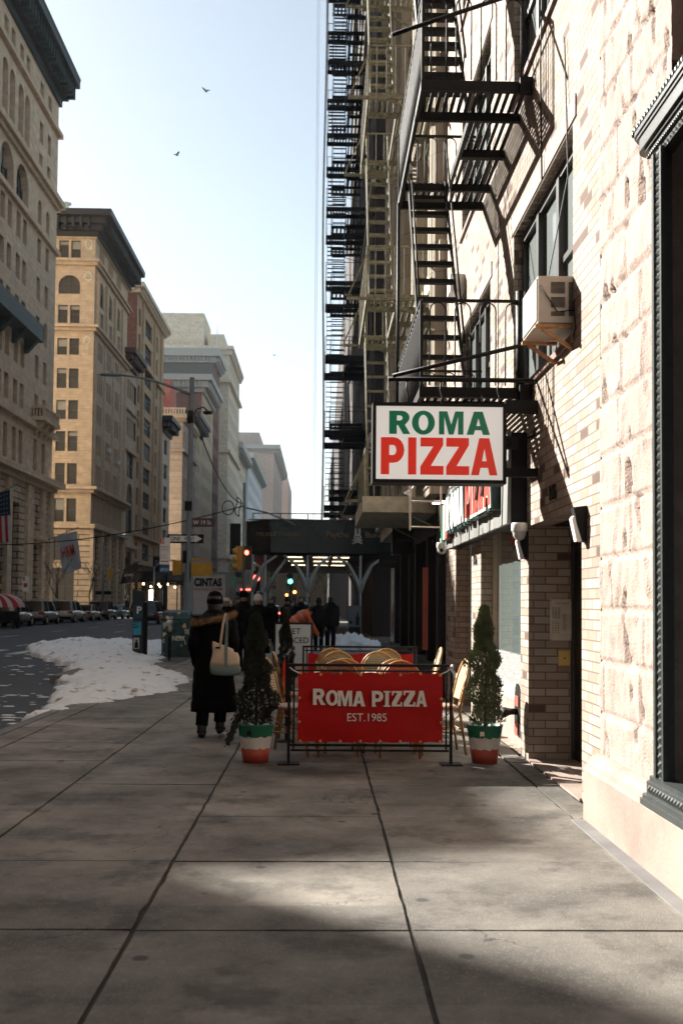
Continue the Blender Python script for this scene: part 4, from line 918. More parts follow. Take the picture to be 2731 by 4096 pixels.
for z in (7.15,10.65,14.15): b.box(1.9,2.1,16.55,30,z,z+.35)
part(b,'entablature',M['cstone'],t)
b=MB(); b.box(1.86,2.1,16.55,27.6,0,.5); b.box(1.95,2.4,16.55,27.6,2.7,3.3)
for y in (16.6,18.2,20.5,21.9,24.3,26.2): b.box(1.9,2.2,y,y+.25,.5,2.7)
b.box(2.2,2.3,16.55,27.6,.5,2.7); part(b,'black_shopfront',M['black'],t)
b=MB(); b.box(1.80,1.89,18.0,18.05,.7,2.15); part(b,'poster_strip',mat('red_poster',(.6,.12,.07),.5),t)
# grey corner pilaster
t=thing('corner_pilaster','pair of grey stone pilasters on tall granite bases at the street corner','pilaster',(2.3,28.6,0))
M['greyst']=mat('grey_granite',(.13,.15,.17),.5,var=.1,nscale=8); M['greyb']=mat('dark_polished_granite',(.06,.055,.055),.25,var=.3,nscale=30)
for xx,y in ((2.0,27.9),(2.45,27.9)):
    b=MB(); b.box(xx+.07,xx+.36,y,y+1.0,1.55,4.2); part(b,'shaft',M['greyst'],t)
    b=MB(); b.box(xx,xx+.40,y-.08,y+1.1,0,1.3); b.add([(xx,y-.08,1.3),(xx+.4,y-.08,1.3),(xx+.4,y+1.1,1.3),(xx,y+1.1,1.3),(xx+.07,y,1.55),(xx+.36,y,1.55),(xx+.36,y+1,1.55),(xx+.07,y+1,1.55)],[(0,1,5,4),(1,2,6,5),(2,3,7,6),(3,0,4,7)]); part(b,'pedestal',M['greyb'],t)
fire_escape('fire_escape','pale yellow chipped fire escape with square railings and outriggers, in the middle',2.05,.74,17.5,3.4,[3.33,6.85,10.4,13.95],M['yiron'],hoops=False,strip=.7,sw=.48,end=.7,outr=True,slat=.11,sp=.165,rung=.30)
b=MB(); b.box(.70,2.06,17.35,20.95,3.06,3.33); o=b.build('balcony_fascia',mat('flaking_cream_paint',(.42,.39,.30),.8,var=.3,nscale=6)); tag(o,'flaking cream painted beam under the yellow fire escape','beam')
# hanging blade signs
def blade(lab,txt,x0,x1,z0,z1,Y,hs):
    t=thing('blade_sign',lab,'shop sign',((x0+x1)/2,Y,(z0+z1)/2)); b=MB(); b.box(x0,x1,Y,Y+.08,z0,z1); part(b,'panel',M['black'],t)
    b=MB(); b.bar((x0,Y+.04,z1+.06),(2.3,Y+.04,z1+.06),.03); part(b,'arm',M['iron'],t)
    text_mesh('lettering',txt,mat('dim_sign_letters',(.10,.10,.09),.6,var=0) if 'dl' not in M else M['dl'],t,(x0+(x1-x0)*.18,Y,(z0+z1)/2-hs/2),(1,0,0),(0,0,1),(0,-1,0),hs,.0,.003,sx=(x1-x0)*.64)
blade('larger square black blade sign reading MEJURI','MEJURI',1.50,2.02,2.55,3.12,21.5,.05)
blade('small black blade sign reading COLE HAAN, left of the larger one','COLE HAAN',1.45,1.98,2.40,2.72,25.5,.05)
# ---- dark corner building beyond the cross street
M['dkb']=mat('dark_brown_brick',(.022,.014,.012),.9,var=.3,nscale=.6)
t=thing('dark_corner_building','dark brown building across the side street, behind the tall black fire escapes','building',(12,65,0))
holes=[(a,a+1.5,z,z+2.3) for a in (48.0,52.4,56.8,61.2,65.6,70,74.4,78.8,83.2) for z in [6.2+4.0*k for k in range(13)]]
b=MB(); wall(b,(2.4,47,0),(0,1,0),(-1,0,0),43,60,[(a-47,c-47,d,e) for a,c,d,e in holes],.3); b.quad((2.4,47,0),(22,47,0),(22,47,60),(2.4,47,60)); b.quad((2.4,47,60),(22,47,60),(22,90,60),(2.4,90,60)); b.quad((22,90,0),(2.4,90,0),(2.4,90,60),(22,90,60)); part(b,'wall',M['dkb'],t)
for (a,c,d,e) in holes:
    w=bpy.data.objects.new('window',win_mesh(c-a,e-d,0)); COL.objects.link(w); w.parent=t; w.location=Vector((2.4+.24,c,d))-t.location; w.rotation_euler=(0,0,-pi/2)
b=MB()
for z in (8.9,20.9,32.9,44.9): b.box(2.2,2.4,46.9,90,z,z+.5)
part_each(b,'string_course',M['cstone'],t)
zs=[6.7+4.0*k for k in range(9)]
fire_escape('fire_escape','very tall blue-black fire escape silhouetted against the sky on the far dark building',2.38,.12,54,5.2,zs,M['biron'],hoops=False,strip=1.0,sw=1.0,end=1.0,slat=.16,sp=.45,rung=.32,rail=1.0,ch=.24)
fire_escape('fire_escape','second tall blue-black fire escape just behind the first, partly hidden by it',2.38,.45,61,5,[z+1.6 for z in zs],M['biron'],hoops=False,strip=1.2,sw=.9,end=1.2,slat=.24,sp=.6,rung=.4,rail=1.0,ch=.18)
o=MB()
for k in range(24): 
    z0=5+k*1.6; x=.02+.06*sin(k*.45); o.loft([[(x-.05,53.7,z0),(x+.05,53.7,z0),(x+.05,53.9,z0),(x-.05,53.9,z0)],[(.02+.06*sin((k+1)*.45)-.05,53.7,z0+1.6),(.02+.06*sin((k+1)*.45)+.05,53.7,z0+1.6),(.02+.06*sin((k+1)*.45)+.05,53.9,z0+1.6),(.02+.06*sin((k+1)*.45)-.05,53.9,z0+1.6)]],smooth=False)
o=o.build('netting_strip',mat('pale_debris_netting',(.55,.62,.66),.8)); tag(o,'pale strip of debris netting hanging beside the tall black fire escape','netting')
o=MB(); o.tube([(-.42,53,5.2),(-.42,53,46)],.012,4); o2=o.build('hoist_rope',mat('pale_rope',(.45,.55,.6),.8)); tag(o2,'thin pale rope hanging vertically in the sky, left of the pair','rope','pair of hoist ropes')
o=MB(); o.tube([(-.33,53,5.2),(-.33,53,46)],.012,4); o2=o.build('hoist_rope',M['white']); tag(o2,'thin pale rope hanging vertically in the sky, right of the pair','rope','pair of hoist ropes')
building_r=thing('far_right_row','dark row of buildings continuing on the right beyond the scaffold','building',(12,140,0))
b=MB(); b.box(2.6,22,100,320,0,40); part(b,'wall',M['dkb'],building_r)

t=thing('unseen_loft_building','tall stone loft building on the same pavement behind the camera','building',(8,-40,0)); b=MB(); b.box(2.0,16,-90,-8.05,0,62); part(b,'wall',M['tan2'],t)
t=thing('unseen_brick_loft_building','brick lofts across the avenue far behind the camera','building',(-34,-120,0)); b=MB(); b.box(-42,XL,-200,-60.05,0,60); part(b,'wall',M['redbrick'],t)
# ================================================================ CAFE
M['cane']=mat('honey_rattan_cane',(.38,.21,.065),.45,var=.3,nscale=18,bump=.002,bscale=40)
M['wrap']=mat('pale_rattan_wrapping',(.40,.28,.14),.5,var=.2,nscale=60,bump=.002,bscale=150)
def weave(name,a,b,sc):
    m=bpy.data.materials.new(name); m.use_nodes=True; nt=m.node_tree; bs=nt.nodes['Principled BSDF']; bs.inputs['Roughness'].default_value=.55
    tc=_n(nt,'ShaderNodeTexCoord'); mp=_n(nt,'ShaderNodeMapping'); mp.inputs['Scale'].default_value=(sc,sc,sc); nt.links.new(tc.outputs['UV'],mp.inputs[0])
    fr=_n(nt,'ShaderNodeVectorMath',operation='FRACTION'); nt.links.new(mp.outputs[0],fr.inputs[0])
    sb=_n(nt,'ShaderNodeVectorMath',operation='SUBTRACT'); sb.inputs[1].default_value=(.5,.5,0); nt.links.new(fr.outputs[0],sb.inputs[0])
    sx=_n(nt,'ShaderNodeSeparateXYZ'); nt.links.new(sb.outputs[0],sx.inputs[0])
    ab=[]
    for k in (0,1):
        q=_n(nt,'ShaderNodeMath',operation='ABSOLUTE'); nt.links.new(sx.outputs[k],q.inputs[0]); ab.append(q)
    mxx=_n(nt,'ShaderNodeMath',operation='MAXIMUM'); nt.links.new(ab[0].outputs[0],mxx.inputs[0]); nt.links.new(ab[1].outputs[0],mxx.inputs[1])
    lt=_n(nt,'ShaderNodeMath',operation='LESS_THAN'); nt.links.new(mxx.outputs[0],lt.inputs[0]); lt.inputs[1].default_value=.27
    mx=_n(nt,'ShaderNodeMix',data_type='RGBA'); nt.links.new(lt.outputs[0],mx.inputs[0]); mx.inputs[6].default_value=(*a,1); mx.inputs[7].default_value=(*b,1); nt.links.new(mx.outputs[2],bs.inputs['Base Color'])
    bp=_n(nt,'ShaderNodeBump'); bp.inputs['Distance'].default_value=.003; bp.invert=True; nt.links.new(lt.outputs[0],bp.inputs['Height']); nt.links.new(bp.outputs[0],bs.inputs['Normal']); return m
M['weave']=weave('ivory_and_brown_weave',(.46,.36,.21),(.09,.035,.02),38); M['weaver']=weave('ivory_weave_with_red_dots',(.48,.40,.30),(.30,.05,.02),30)
def make_chair(label,loc,rz,group):
    t=thing('bistro_chair',label,'chair',loc,rz,group); t.scale=(1.0,1.0,1.035)
    def bk(z,off=0): return -.19-.32*max(0,z-.44)*.8-off   # rake of the back
    # back hoop
    pts=[]
    for s_ in (-1,):
        pass
    w=.195
    path=[(-w*.95,bk(.44),.44),(-w,bk(.60),.60),(-w,bk(.72),.72)]+[(-w*cos(pi*k/10),bk(.72+.19*sin(pi*k/10)),.72+.19*sin(pi*k/10)) for k in range(1,10)]+[(w,bk(.72),.72),(w,bk(.60),.60),(w*.95,bk(.44),.44)]
    b=MB(); b.tube(path,.014,8,smooth=True); b.tube([(x*.88,y+.012,z-.016*(z>.7)) for x,y,z in path],.009,7); b.build('back_hoop',M['cane'],t)
    b=MB()
    for s in (-1,1): b.tube([(s*w,bk(.66),.66),(s*w,bk(.76),.76)],.020,8); b.tube([(s*w,bk(.46),.46),(s*w,bk(.50),.50)],.021,8)
    b.build('binding',M['wrap'],t)
    # woven panel: rim band and centre
    def outline(k_,n=9): return [(-w*k_,.52)]+[(-w*k_,.60),(-w*k_,.72)]+[(-w*k_*cos(pi*q/n),.72+.19*k_*sin(pi*q/n)) for q in range(1,n)]+[(w*k_,.72),(w*k_,.60),(w*k_,.52)]
    def pan(k0,k1,m_,nm,th=.0):
        b=MB(); o_=outline(k0); i_=outline(k1); n=len(o_)
        vs=[(x,bk(z)+.004+th,z) for x,z in o_]+[(x,bk(z)+.004+th,max(z,.53)) for x,z in i_]
        b.add(vs,[(i,i+1,n+i+1,n+i) for i in range(n-1)]); return b.build(nm,m_,t)
    pan(.90,.72,M['wrap'],'back_rim')
    b=MB(); i_=outline(.73); b.add([(x,bk(z)+.003,max(z,.53)) for x,z in i_],[tuple(range(len(i_)))]); b.build('back_panel',M['weave'],t)
    b=MB(); b.loft([[(.205*abs(cos(a))**.7*(1 if cos(a)>0 else -1)*q,.20*abs(sin(a))**.7*(1 if sin(a)>0 else -1)*q,z) for a in [2*pi*k/24 for k in range(24)]] for q,z in ((.94,.43),(1,.44),(1,.458),(.93,.468),(.5,.472),(.01,.472))],cap=True); b.build('seat',M['weaver'],t)
    for sx in (-1,1):
        b=MB(); b.tube([(sx*.17,.15,.44),(sx*.185,.19,.0)],.014,8); b.build('leg',M['cane'],t)
        b=MB(); b.tube([(sx*w*.95,bk(.50),.50),(sx*.18,-.20,.40),(sx*.195,-.26,.0)],.014,8); b.build('leg',M['cane'],t)
    b=MB(); b.tube([(-.18,.16,.25),(.18,.16,.25)],.008,6); b.tube([(-.19,-.22,.24),(.19,-.22,.24)],.008,6)
    for sx in (-1,1): b.tube([(sx*.18,.17,.22),(sx*.188,-.23,.22)],.008,6); b.tube([(sx*.17,.16,.40),(sx*.02,.165,.26)],.007,6); b.tube([(sx*.178,.14,.40),(sx*.186,-.03,.24),(sx*.186,-.19,.38)],.007,6)
    b.build('stretcher',M['cane'],t)
    return t
CG='rattan bistro chairs inside the pizza barrier'
ch0=make_chair('rattan bistro chair in the nearest row behind the banner, left one',(.25,10.62,0),.02,CG)
def chair(label,x,y,rz,dz=0):
    c=copy_tree(ch0); c.location=(x,y,dz); c.rotation_euler=(0,0,rz); c['label']=label; return c
chair('rattan bistro chair in the nearest row behind the banner, right one',.77,10.60,-.03)
chair('stacked rattan chair just left behind the banner top, lower than its neighbour',.17,10.36,.06,-.0)
chair('orange tinted rattan chair just right behind the banner top, lower than its neighbour',.80,10.30,-.04,-.0)
chair('rattan chair of the far row, rearmost on the left',.17,13.0,-.05)
chair('rattan chair of the far row, left one standing in front of the rearmost',.20,12.25,.05)
chair('rattan chair of the far row, rearmost on the right',.80,13.0,.08)
chair('rattan chair of the far row, right one standing in front of the rearmost',.69,12.25,-.04)
chair('rattan chair seen from the side between the left potted tree and the barrier',-.25,10.35,-pi/2-.25)
chair('dim rattan chair seen from the side behind the left chair',-.22,11.7,-pi/2+.15)
chair('sunlit rattan chair standing at the right end of the barrier, seen from the side',1.19,10.45,pi/2+.10)
chair('dark rattan chair by the black shopfront at the far right of the seating',1.25,13.2,pi/2)
def table(x,y,lab):
    t=thing('bistro_table',lab,'table',(x,y,0),group='small square bistro tables')
    b=MB(); b.box(-.28,.28,-.28,.28,.72,.745); b.build('tabletop',M['steel'],t); b=MB(); b.tube([(0,0,.03),(0,0,.72)],.025,10); b.build('pedestal',M['iron'],t)
    b=MB(); b.bar((-.24,0,.02),(.24,0,.02),.05,.03); b.bar((0,-.24,.021),(0,.24,.021),.05,.032); b.build('base',M['iron'],t)
table(.22,11.45,'small bistro table between the left chairs'); table(.78,11.45,'small bistro table between the right chairs')
# barriers
M['bban']=mat('red_vinyl_banner',(.42,.004,.003),.5,var=.06,nscale=3,spec=.2,bump=.0015,bscale=600)
def barrier(name_lab,x0,x1,y,ban=True,rz=None,L=None,feet=True):
    t=thing('barrier',name_lab,'barrier',((x0+x1)/2,y,0)); b=MB(); w=.026
    for x in (x0,x1): b.box(x-w/2,x+w/2,y-w/2,y+w/2,.01,.935)
    b.box(x0+w/2,x1-w/2,y-w/2,y+w/2,.91,.936); b.box(x0+.02,x1-.02,y-.008,y+.008,.862,.878)
    b.box(x0+w/2,x1-w/2,y-w/2,y+w/2,.165,.187); b.box(x0+.02,x1-.02,y-.010,y+.010,.118,.136)
    for x in (x0+.045,x1-.045): b.box(x-.008,x+.008,y-.008,y+.008,.14,.91)
    part(b,'frame',M['iron'],t)
    if feet:
        for x in (x0,x1): b=MB(); b.box(x-.10,x+.10,y-.09,y+.09,0,.012); part(b,'base_plate',M['iron'],t)
    return t
barrier('black metal barrier frame holding the large red banner facing the camera',-.285,1.235,9.66)
barrier('black metal barrier at the back of the seating, in front of the snow',-.22,1.30,13.75)
t=barrier('black metal barrier closing the left side of the seating, seen end-on',-.76,.76,0); 
t.location=(0,0,0); 
for o_ in t.children:
    for v_ in o_.data.vertices: pass
t.rotation_euler=(0,0,pi/2); t.location=(-.36,12.0,0)
def banner(lab,x0,x1,z0,z1,wave,full=True,sag=.014):
    """cloth in local x,z; y is thickness"""
    b=MB(); nx,nz=48,24; vs=[]
    for side in (0,1):
        for j in range(nz+1):
            for i in range(nx+1):
                u_=i/nx; v_=j/nz
                x=x0+(x1-x0)*u_; z=z0+(z1-z0)*v_
                sc=.5-.5*cos(2*pi*u_*6); z+= -sag*sc*(v_**6) + sag*.8*sc*((1-v_)**6)
                y=wave*(noise.noise(Vector((u_*3.1,v_*2.2,lab.__len__())))*1.4+.35*sin(u_*9+v_*3)*(1-v_)*.5 + .5*noise.noise(Vector((u_*9-v_*6,v_*4,3)))*(1 if v_>.5 else .6))
                vs.append((x,y+.002*side,z))
    n=(nx+1)*(nz+1)
    for j in range(nz):
        for i in range(nx):
            a=j*(nx+1)+i
            b.f.append([a,a+1,a+nx+2,a+nx+1]); b.m.append(0); b.sm.append(True)
            b.f.append([n+a,n+a+nx+1,n+a+nx+2,n+a+1]); b.m.append(0); b.sm.append(True)
    b.v=vs; return b
t=thing('pizza_banner','red vinyl banner with white ROMA PIZZA EST.1985 lettering tied to the front barrier','banner',(.475,9.61,0))
b=banner('front',-.675,.675,.205,.862,.016); b.build('cloth',M['bban'],t)
b=MB()
for k in range(8):
    x=-.65+k*1.3/7
    for z in (.852-.012*(k%2),.222): 
        b.loft([[(x+r*cos(a),-.024+d,z+r*sin(a)) for a in [2*pi*q/10 for q in range(10)]] for r,d in ((.005,0),(.011,-.003),(.013,.002))],cap=False)
for z in (.40,.62):
    for x in (-.66,.66): b.loft([[(x+r*cos(a),-.024+d,z+r*sin(a)) for a in [2*pi*q/10 for q in range(10)]] for r,d in ((.005,0),(.011,-.003),(.013,.002))],cap=False)
b.build('grommets',M['brass'],t)
S=1.35/1; kx=1.35/(1281-588)   # photo crop units to metres
def bi(L): return [(c,(a-588)*kx-.675,(q-588)*kx-.675,.862-(y1-420)*kx,.862-(y0-420)*kx) for c,a,q,y0,y1 in L]
its=bi([('R',660,716,499,576),('O',721,782,507,578),('M',778,846,508,581),('A',850,908,510,582),('P',941,995,508,583),('I',997,1029,508,583),('Z',1036,1085,508,581),('Z',1092,1148,506,581),('A',1152,1203,506,582)])
M['blet']=mat('white_banner_lettering',(.72,.68,.62),.5,var=.03)
glyph_mesh('lettering',its,M['blet'],t,Vector((.475,9.61-.030,0)),(1,0,0),(0,0,1),(0,-1,0),.001,serif=True)
text_mesh('lettering','EST.1985',M['blet'],t,Vector((.475+bi([('x',824,1012,0,0)])[0][1],9.61-.030,.862-(653-420)*kx)),(1,0,0),(0,0,1),(0,-1,0),38*kx,.0,.001,sx=188*kx)
b=MB(); 
for sx in (-1,1): b.tube([(sx*.66,-.02,.85),(sx*.72,.0,.875),(sx*.755,.03,.90)],.006,5); 
b.tube([(.75,.02,.90),(.78,.0,.86),(.79,-.01,.80)],[.012,.016,.006],6); b.tube([(.75,.03,.91),(.765,.01,.93),(.77,-.02,.90)],[.01,.012,.006],6); part_each(b,'tie',M['whl'],t,local=True)
t=thing('pizza_banner','plain looking dark red banner on the rear barrier of the seating','banner',(.54,13.70,0)); b=banner('r',-.70,.70,.2,.84,.012); b.build('cloth',M['bban'],t)
t=thing('pizza_banner','narrow red banner seen edge-on along the left side barrier','banner',(-.41,12.0,0),-pi/2); b=banner('left',-.68,.68,.2,.85,.012); b.build('cloth',M['bban'],t)
o_=text_mesh('lettering','ROMA PIZZA',M['blet'],None,(-.5,-.028,.52),(1,0,0),(0,0,1),(0,-1,0),.12,.03,.001,sx=1.0); o_.parent=t
# pots
def pot(lab,loc,seed,h,dead,dark):
    rng=random.Random(seed); t=thing('potted_tree',lab,'potted tree',loc,group='conical trees in flag-striped tubs')
    r0,r1,H_=.118,.170,.345
    def rr(z): return r0+(r1-r0)*z/H_
    bands=((0,.135,'tub_red_band','pr'),(.135,.245,'tub_white_band','pw'),(.245,.345,'tub_green_band','pg'))
    b=MB()
    n=32
    for i,(za,zb,nm,mk) in enumerate(bands):
        b.mi=i
        ja=[.006*sin(k*1.9+seed)+.004*sin(k*3.7) for k in range(n)] if i>0 else [0]*n
        jb=[.006*sin(k*1.9+seed+(1 if i==1 else 0)*0)+.004*sin(k*3.7) for k in range(n)] if i<2 else [0]*n
        if i==1: pass
        b.loft([[(rr(za)*cos(2*pi*k/n),rr(za)*sin(2*pi*k/n),za+ja[k]) for k in range(n)],[(rr(zb)*cos(2*pi*k/n),rr(zb)*sin(2*pi*k/n),zb+jb[k]) for k in range(n)]],cap=(i==0))
    b.mi=2; b.lathe([(rr(.345),.345),(rr(.345)+.006,.350),(rr(.345)+.004,.362),(rr(.345)-.012,.362),(rr(.345)-.016,.31)],n=32)
    b.build('tub',[M['pr'],M['pw'],M['pg']],t)
    b=MB(); b.lathe([(.155,.33),(.001,.335)],n=24); b.build('soil',M['joint'],t)
    b=MB()
    for k in range(6): a=rng.random()*6.3; q=rng.uniform(.05,.12); b.ell((q*cos(a),q*sin(a),.345),(.022,.016,.016),7,5)
    b.build('snow_lumps',M['snowm'],t)
    b=MB(); b.tube([(-.05,-.165,.30),(-.08,-.185,.24),(-.02,-.185,.24),(-.05,-.165,.30)],.004,5); b.box(-.07,-.03,-.175,-.16,.27,.31); b.build('handle',M['steel'] if not dead else M['iron'],t)
    b=MB(); b.tube([(0,0,.3),(.01,.0,.8),(0,.01,.36+h*.93)],[.016,.012,.004],7); b.build('trunk',mat('bark',(.07,.05,.035),.9) if 'bark' not in M else M['bark'],t)
    # crown: thousands of little sprigs in a cone with spiral bulges
    b=MB(); N=8200
    for i in range(N):
        q=rng.random()**.85; z=.37+q*h
        rad=(.172*(1-q)**.60+.014)*(1+.16*sin(q*23+seed)+.13*sin(q*9+seed*2))*(.9 if q<.1 else 1)
        if .40<q<.46: rad*=.78
        a=rng.random()*2*pi; rad*= (1+.45*noise.noise(Vector((cos(a)*1.7,sin(a)*1.7,z*7+seed))))
        rr_=rad*math.sqrt(rng.uniform(.25,1.0)); p=Vector((rr_*cos(a)+.012*sin(z*4),rr_*sin(a),z))
        d=Vector((cos(a)*.6+rng.uniform(-.5,.5),sin(a)*.6+rng.uniform(-.5,.5),.9+rng.uniform(-.4,.4))).normalized()
        l=rng.uniform(.018,.042); s_=d.cross(Vector((rng.uniform(-1,1),rng.uniform(-1,1),rng.uniform(-1,1)))).normalized()*l*.20
        m_=p+d*l*.5; s2=d.cross(s_)
        b.add([p,m_+s_,p+d*l,m_-s_],[(0,1,2,3)]); b.add([p,m_+s2,p+d*l,m_-s2],[(0,1,2,3)])
    if dead:
        for i in range(420):
            q=rng.random(); p=Vector((-.13-.12*q+rng.gauss(0,.015),-.02+rng.gauss(0,.02),.50-.30*q+rng.gauss(0,.02))); d=Vector((-.5,rng.uniform(-.4,.4),-.9+rng.uniform(-.3,.3))).normalized(); l=rng.uniform(.02,.05); s_=d.cross(Vector((0,1,.3))).normalized()*l*.2
            b.add([p,p+d*l*.5+s_,p+d*l,p+d*l*.5-s_],[(0,1,2,3)])
        for k in range(7):
            a0=rng.random()*6.3; z=rng.uniform(.6,.95)
            for i in range(60):
                q=rng.random(); rd=.12+.10*q; p=Vector((rd*cos(a0)+rng.gauss(0,.012),rd*sin(a0)+rng.gauss(0,.012),z+.06*q+rng.gauss(0,.015))); d=Vector((cos(a0),sin(a0),.5)).normalized(); l=rng.uniform(.02,.045); s_=d.cross(Vector((0,.3,1))).normalized()*l*.2
                b.add([p,p+d*l*.5+s_,p+d*l,p+d*l*.5-s_],[(0,1,2,3)])
    b.build('crown',M[dark],t); return t
M['pr']=mat('tub_red_paint',(.38,.055,.03),.5,var=.15,nscale=8,bump=.001,bscale=50); M['pw']=mat('tub_white_paint',(.66,.62,.56),.5,var=.12,nscale=8); M['pg']=mat('tub_green_paint',(.008,.13,.07),.42,var=.15,nscale=8)
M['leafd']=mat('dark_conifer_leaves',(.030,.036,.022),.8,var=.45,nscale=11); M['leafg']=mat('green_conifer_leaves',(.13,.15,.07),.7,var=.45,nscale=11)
M['bark']=mat('tree_bark',(.07,.05,.035),.9)
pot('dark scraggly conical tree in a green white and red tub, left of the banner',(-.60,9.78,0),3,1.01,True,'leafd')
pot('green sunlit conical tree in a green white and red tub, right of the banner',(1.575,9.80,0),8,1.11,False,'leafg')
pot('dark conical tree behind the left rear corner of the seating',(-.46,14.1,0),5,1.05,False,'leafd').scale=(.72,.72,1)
# ================================================================ STREET
rng=random.Random(4)
def inpoly(x,y,P):
    c=False
    for i in range(len(P)):
        x1,y1=P[i]; x2,y2=P[(i+1)%len(P)]
        if (y1>y)!=(y2>y) and x<(x2-x1)*(y-y1)/(y2-y1)+x1: c=not c
    return c
def dist(x,y,P):
    d=1e9
    for i in range(len(P)):
        ax,ay=P[i]; bx,by=P[(i+1)%len(P)]; vx,vy=bx-ax,by-ay; q=max(0,min(1,((x-ax)*vx+(y-ay)*vy)/(vx*vx+vy*vy))); d=min(d,math.hypot(x-ax-q*vx,y-ay-q*vy))
    return d
def snowbank(P,hmax,step,ramp_,seed,base=0.0,lump=.10):
    xs=[p[0] for p in P]; ys=[p[1] for p in P]; x0,x1=min(xs)-.6,max(xs)+.6; y0,y1=min(ys)-.6,max(ys)+.6
    nx=int((x1-x0)/step); ny=int((y1-y0)/step); vs=[]; keep={}
    for j in range(ny+1):
        for i in range(nx+1):
            x=x0+i*step; y=y0+j*step; w=noise.noise(Vector((x*.9,y*.9,seed)))*.35+noise.noise(Vector((x*3,y*3,seed)))*.22+noise.noise(Vector((x*8,y*8,seed)))*.10
            d=dist(x,y,P)*(1 if inpoly(x,y,P) else -1)+w
            h=hmax*(1-math.exp(-max(0,d)/ramp_)) if d>0 else -.25
            if d>0:
                q=min(1,d/.3)
                h+=q*(lump*.7*noise.noise(Vector((x*1.3,y*1.3,seed)))+lump*1.1*max(0,.42-noise.voronoi(Vector((x*3.1,y*3.1,seed)))[0][0])+lump*.75*max(0,.45-noise.voronoi(Vector((x*7.5,y*7.5,seed+3)))[0][0])+lump*.10*noise.noise(Vector((x*16,y*16,seed))))
            vs.append((x,y,(base if h>-.2 else base-.3)+h))
    fs=[]
    for j in range(ny):
        for i in range(nx):
            a=j*(nx+1)+i; q=(a,a+1,a+nx+2,a+nx+1)
            if max(vs[k][2] for k in q)>base-.2: fs.append(q)
    b=MB(); b.add(vs,fs,True); return b
def snow_mat():
    m=bpy.data.materials.new('dirty_shovelled_snow'); m.use_nodes=True; nt=m.node_tree; b=nt.nodes['Principled BSDF']; b.inputs['Roughness'].default_value=.8
    tc=_n(nt,'ShaderNodeTexCoord')
    def nz(s,d=5):
        t=_n(nt,'ShaderNodeTexNoise'); t.inputs['Scale'].default_value=s; t.inputs['Detail'].default_value=d; nt.links.new(tc.outputs['Object'],t.inputs[0]); return t.outputs[0]
    r=ramp(nt,[(.27,(.22,.17,.12)),(.34,(.52,.47,.40)),(.40,(.78,.80,.81)),(1,(.86,.88,.90))]); nt.links.new(nz(4.2,7),r.inputs[0]); nt.links.new(r.outputs[0],b.inputs['Base Color'])
    bp=_n(nt,'ShaderNodeBump'); bp.inputs['Distance'].default_value=.035; nt.links.new(nz(7,7),bp.inputs['Height']); nt.links.new(bp.outputs[0],b.inputs['Normal']); return m
M['dsnow']=snow_mat()
P=[(-3.9,13.7),(-2.9,15.6),(-2.35,17.7),(-2.4,20.5),(-3.2,22.6),(-4.1,25),(-4.3,30),(-5.2,37),(-9.4,38),(-10.2,36),(-8.3,30.5),(-6.0,25.2),(-4.6,18.5)]
o=snowbank(P,.27,.065,.6,1,-.08,.15).build('snow_bank',M['dsnow']); tag(o,'large dirty white snow bank along the kerb, spilling onto the avenue','snow bank')
o=snowbank([(-.5,35.5),(1.9,35),(2.0,38.5),(-.4,38.5)],.26,.07,.3,5,0,.42).build('snow_bank',M['snowm']); tag(o,'bright lumpy snow heap behind the rear barrier, before the scaffold','snow bank')
o=snowbank([(-20.3,118),(-18.9,118),(-18.9,150),(-20.3,150)],.5,.5,.4,7,-.16,.2).build('snow_bank',M['dsnow']); tag(o,'low snow ridge along the far kerb beyond the parked cars','snow bank')
b=MB()
for k in range(110):
    q=rng.random(); y=13.5+q*20; x=-4.0-.16*(y-13.5)**1.05-rng.expovariate(1.1); 
    if x<-10.5: continue
    s=rng.uniform(.015,.06); b.ell((x,y,-.155),(s*2.2,s*1.0,s*.25),7,4)
o=b.build('snow_crumbs',M['dsnow']); tag(o,'scattered crumbs and streaks of snow on the asphalt beside the bank','snow',kind='stuff')
# muni meter
t=thing('parking_meter','dark parking pay station with a white P, blue and grey stickers, standing in the snow','parking meter',(-4.96,28.4,-.02))
b=MB(); b.box(-.17,.10,-.14,.14,0,1.55); b.add([(-.19,-.16,1.55),(.13,-.16,1.55),(.13,.16,1.55),(-.19,.16,1.55),(-.19,-.16,1.86),(.13,-.16,1.80),(.13,.16,1.80),(-.19,.16,1.86)],[(0,3,2,1),(4,5,6,7),(0,1,5,4),(1,2,6,5),(2,3,7,6),(3,0,4,7)]); b.build('housing',mat('dark_blue_housing',(.012,.018,.024),.4),t)
b=MB(); b.box(-.20,.14,-.20,.18,1.87,1.89); b.box(.10,.20,-.10,.10,.05,1.5); b.build('cap',M['black'],t)
M['blue']=mat('cyan_sticker',(.03,.30,.45),.5,var=.1,nscale=12); M['pap']=mat('grey_flyer',(.45,.44,.42),.6,var=.1)
b=MB(); b.box(-.155,.085,-.146,-.141,1.08,1.44) ; b.build('label_plate',mat('navy_label',(.015,.05,.075),.4),t)
b=MB(); b.box(-.155,.06,-.148,-.141,.62,.98); b.build('blue_sticker',M['blue'],t)
b=MB()
for k,(w_,h_) in enumerate(((.14,.02),(.10,.02),(.16,.02),(.12,.025))): b.box(-.145,-.145+w_,-.151,-.148,.94-k*.045,.94-k*.045+h_)
b.build('print_lines',M['black'],t)
b=MB(); b.box(-.14,.02,-.147,-.141,.24,.54); b.build('flyer',M['pap'],t)
b=MB(); b.ell((-.06,-.149,.46),(.025,.004,.035),10,6); b.prism([(-.115,.26),(-.005,.26),(-.015,.40),(-.04,.43),(-.08,.43),(-.105,.40)],(0,-.147,0),(1,0,0),(0,0,1),(0,-1,0),.003); b.build('printed_figure',M['black'],t)
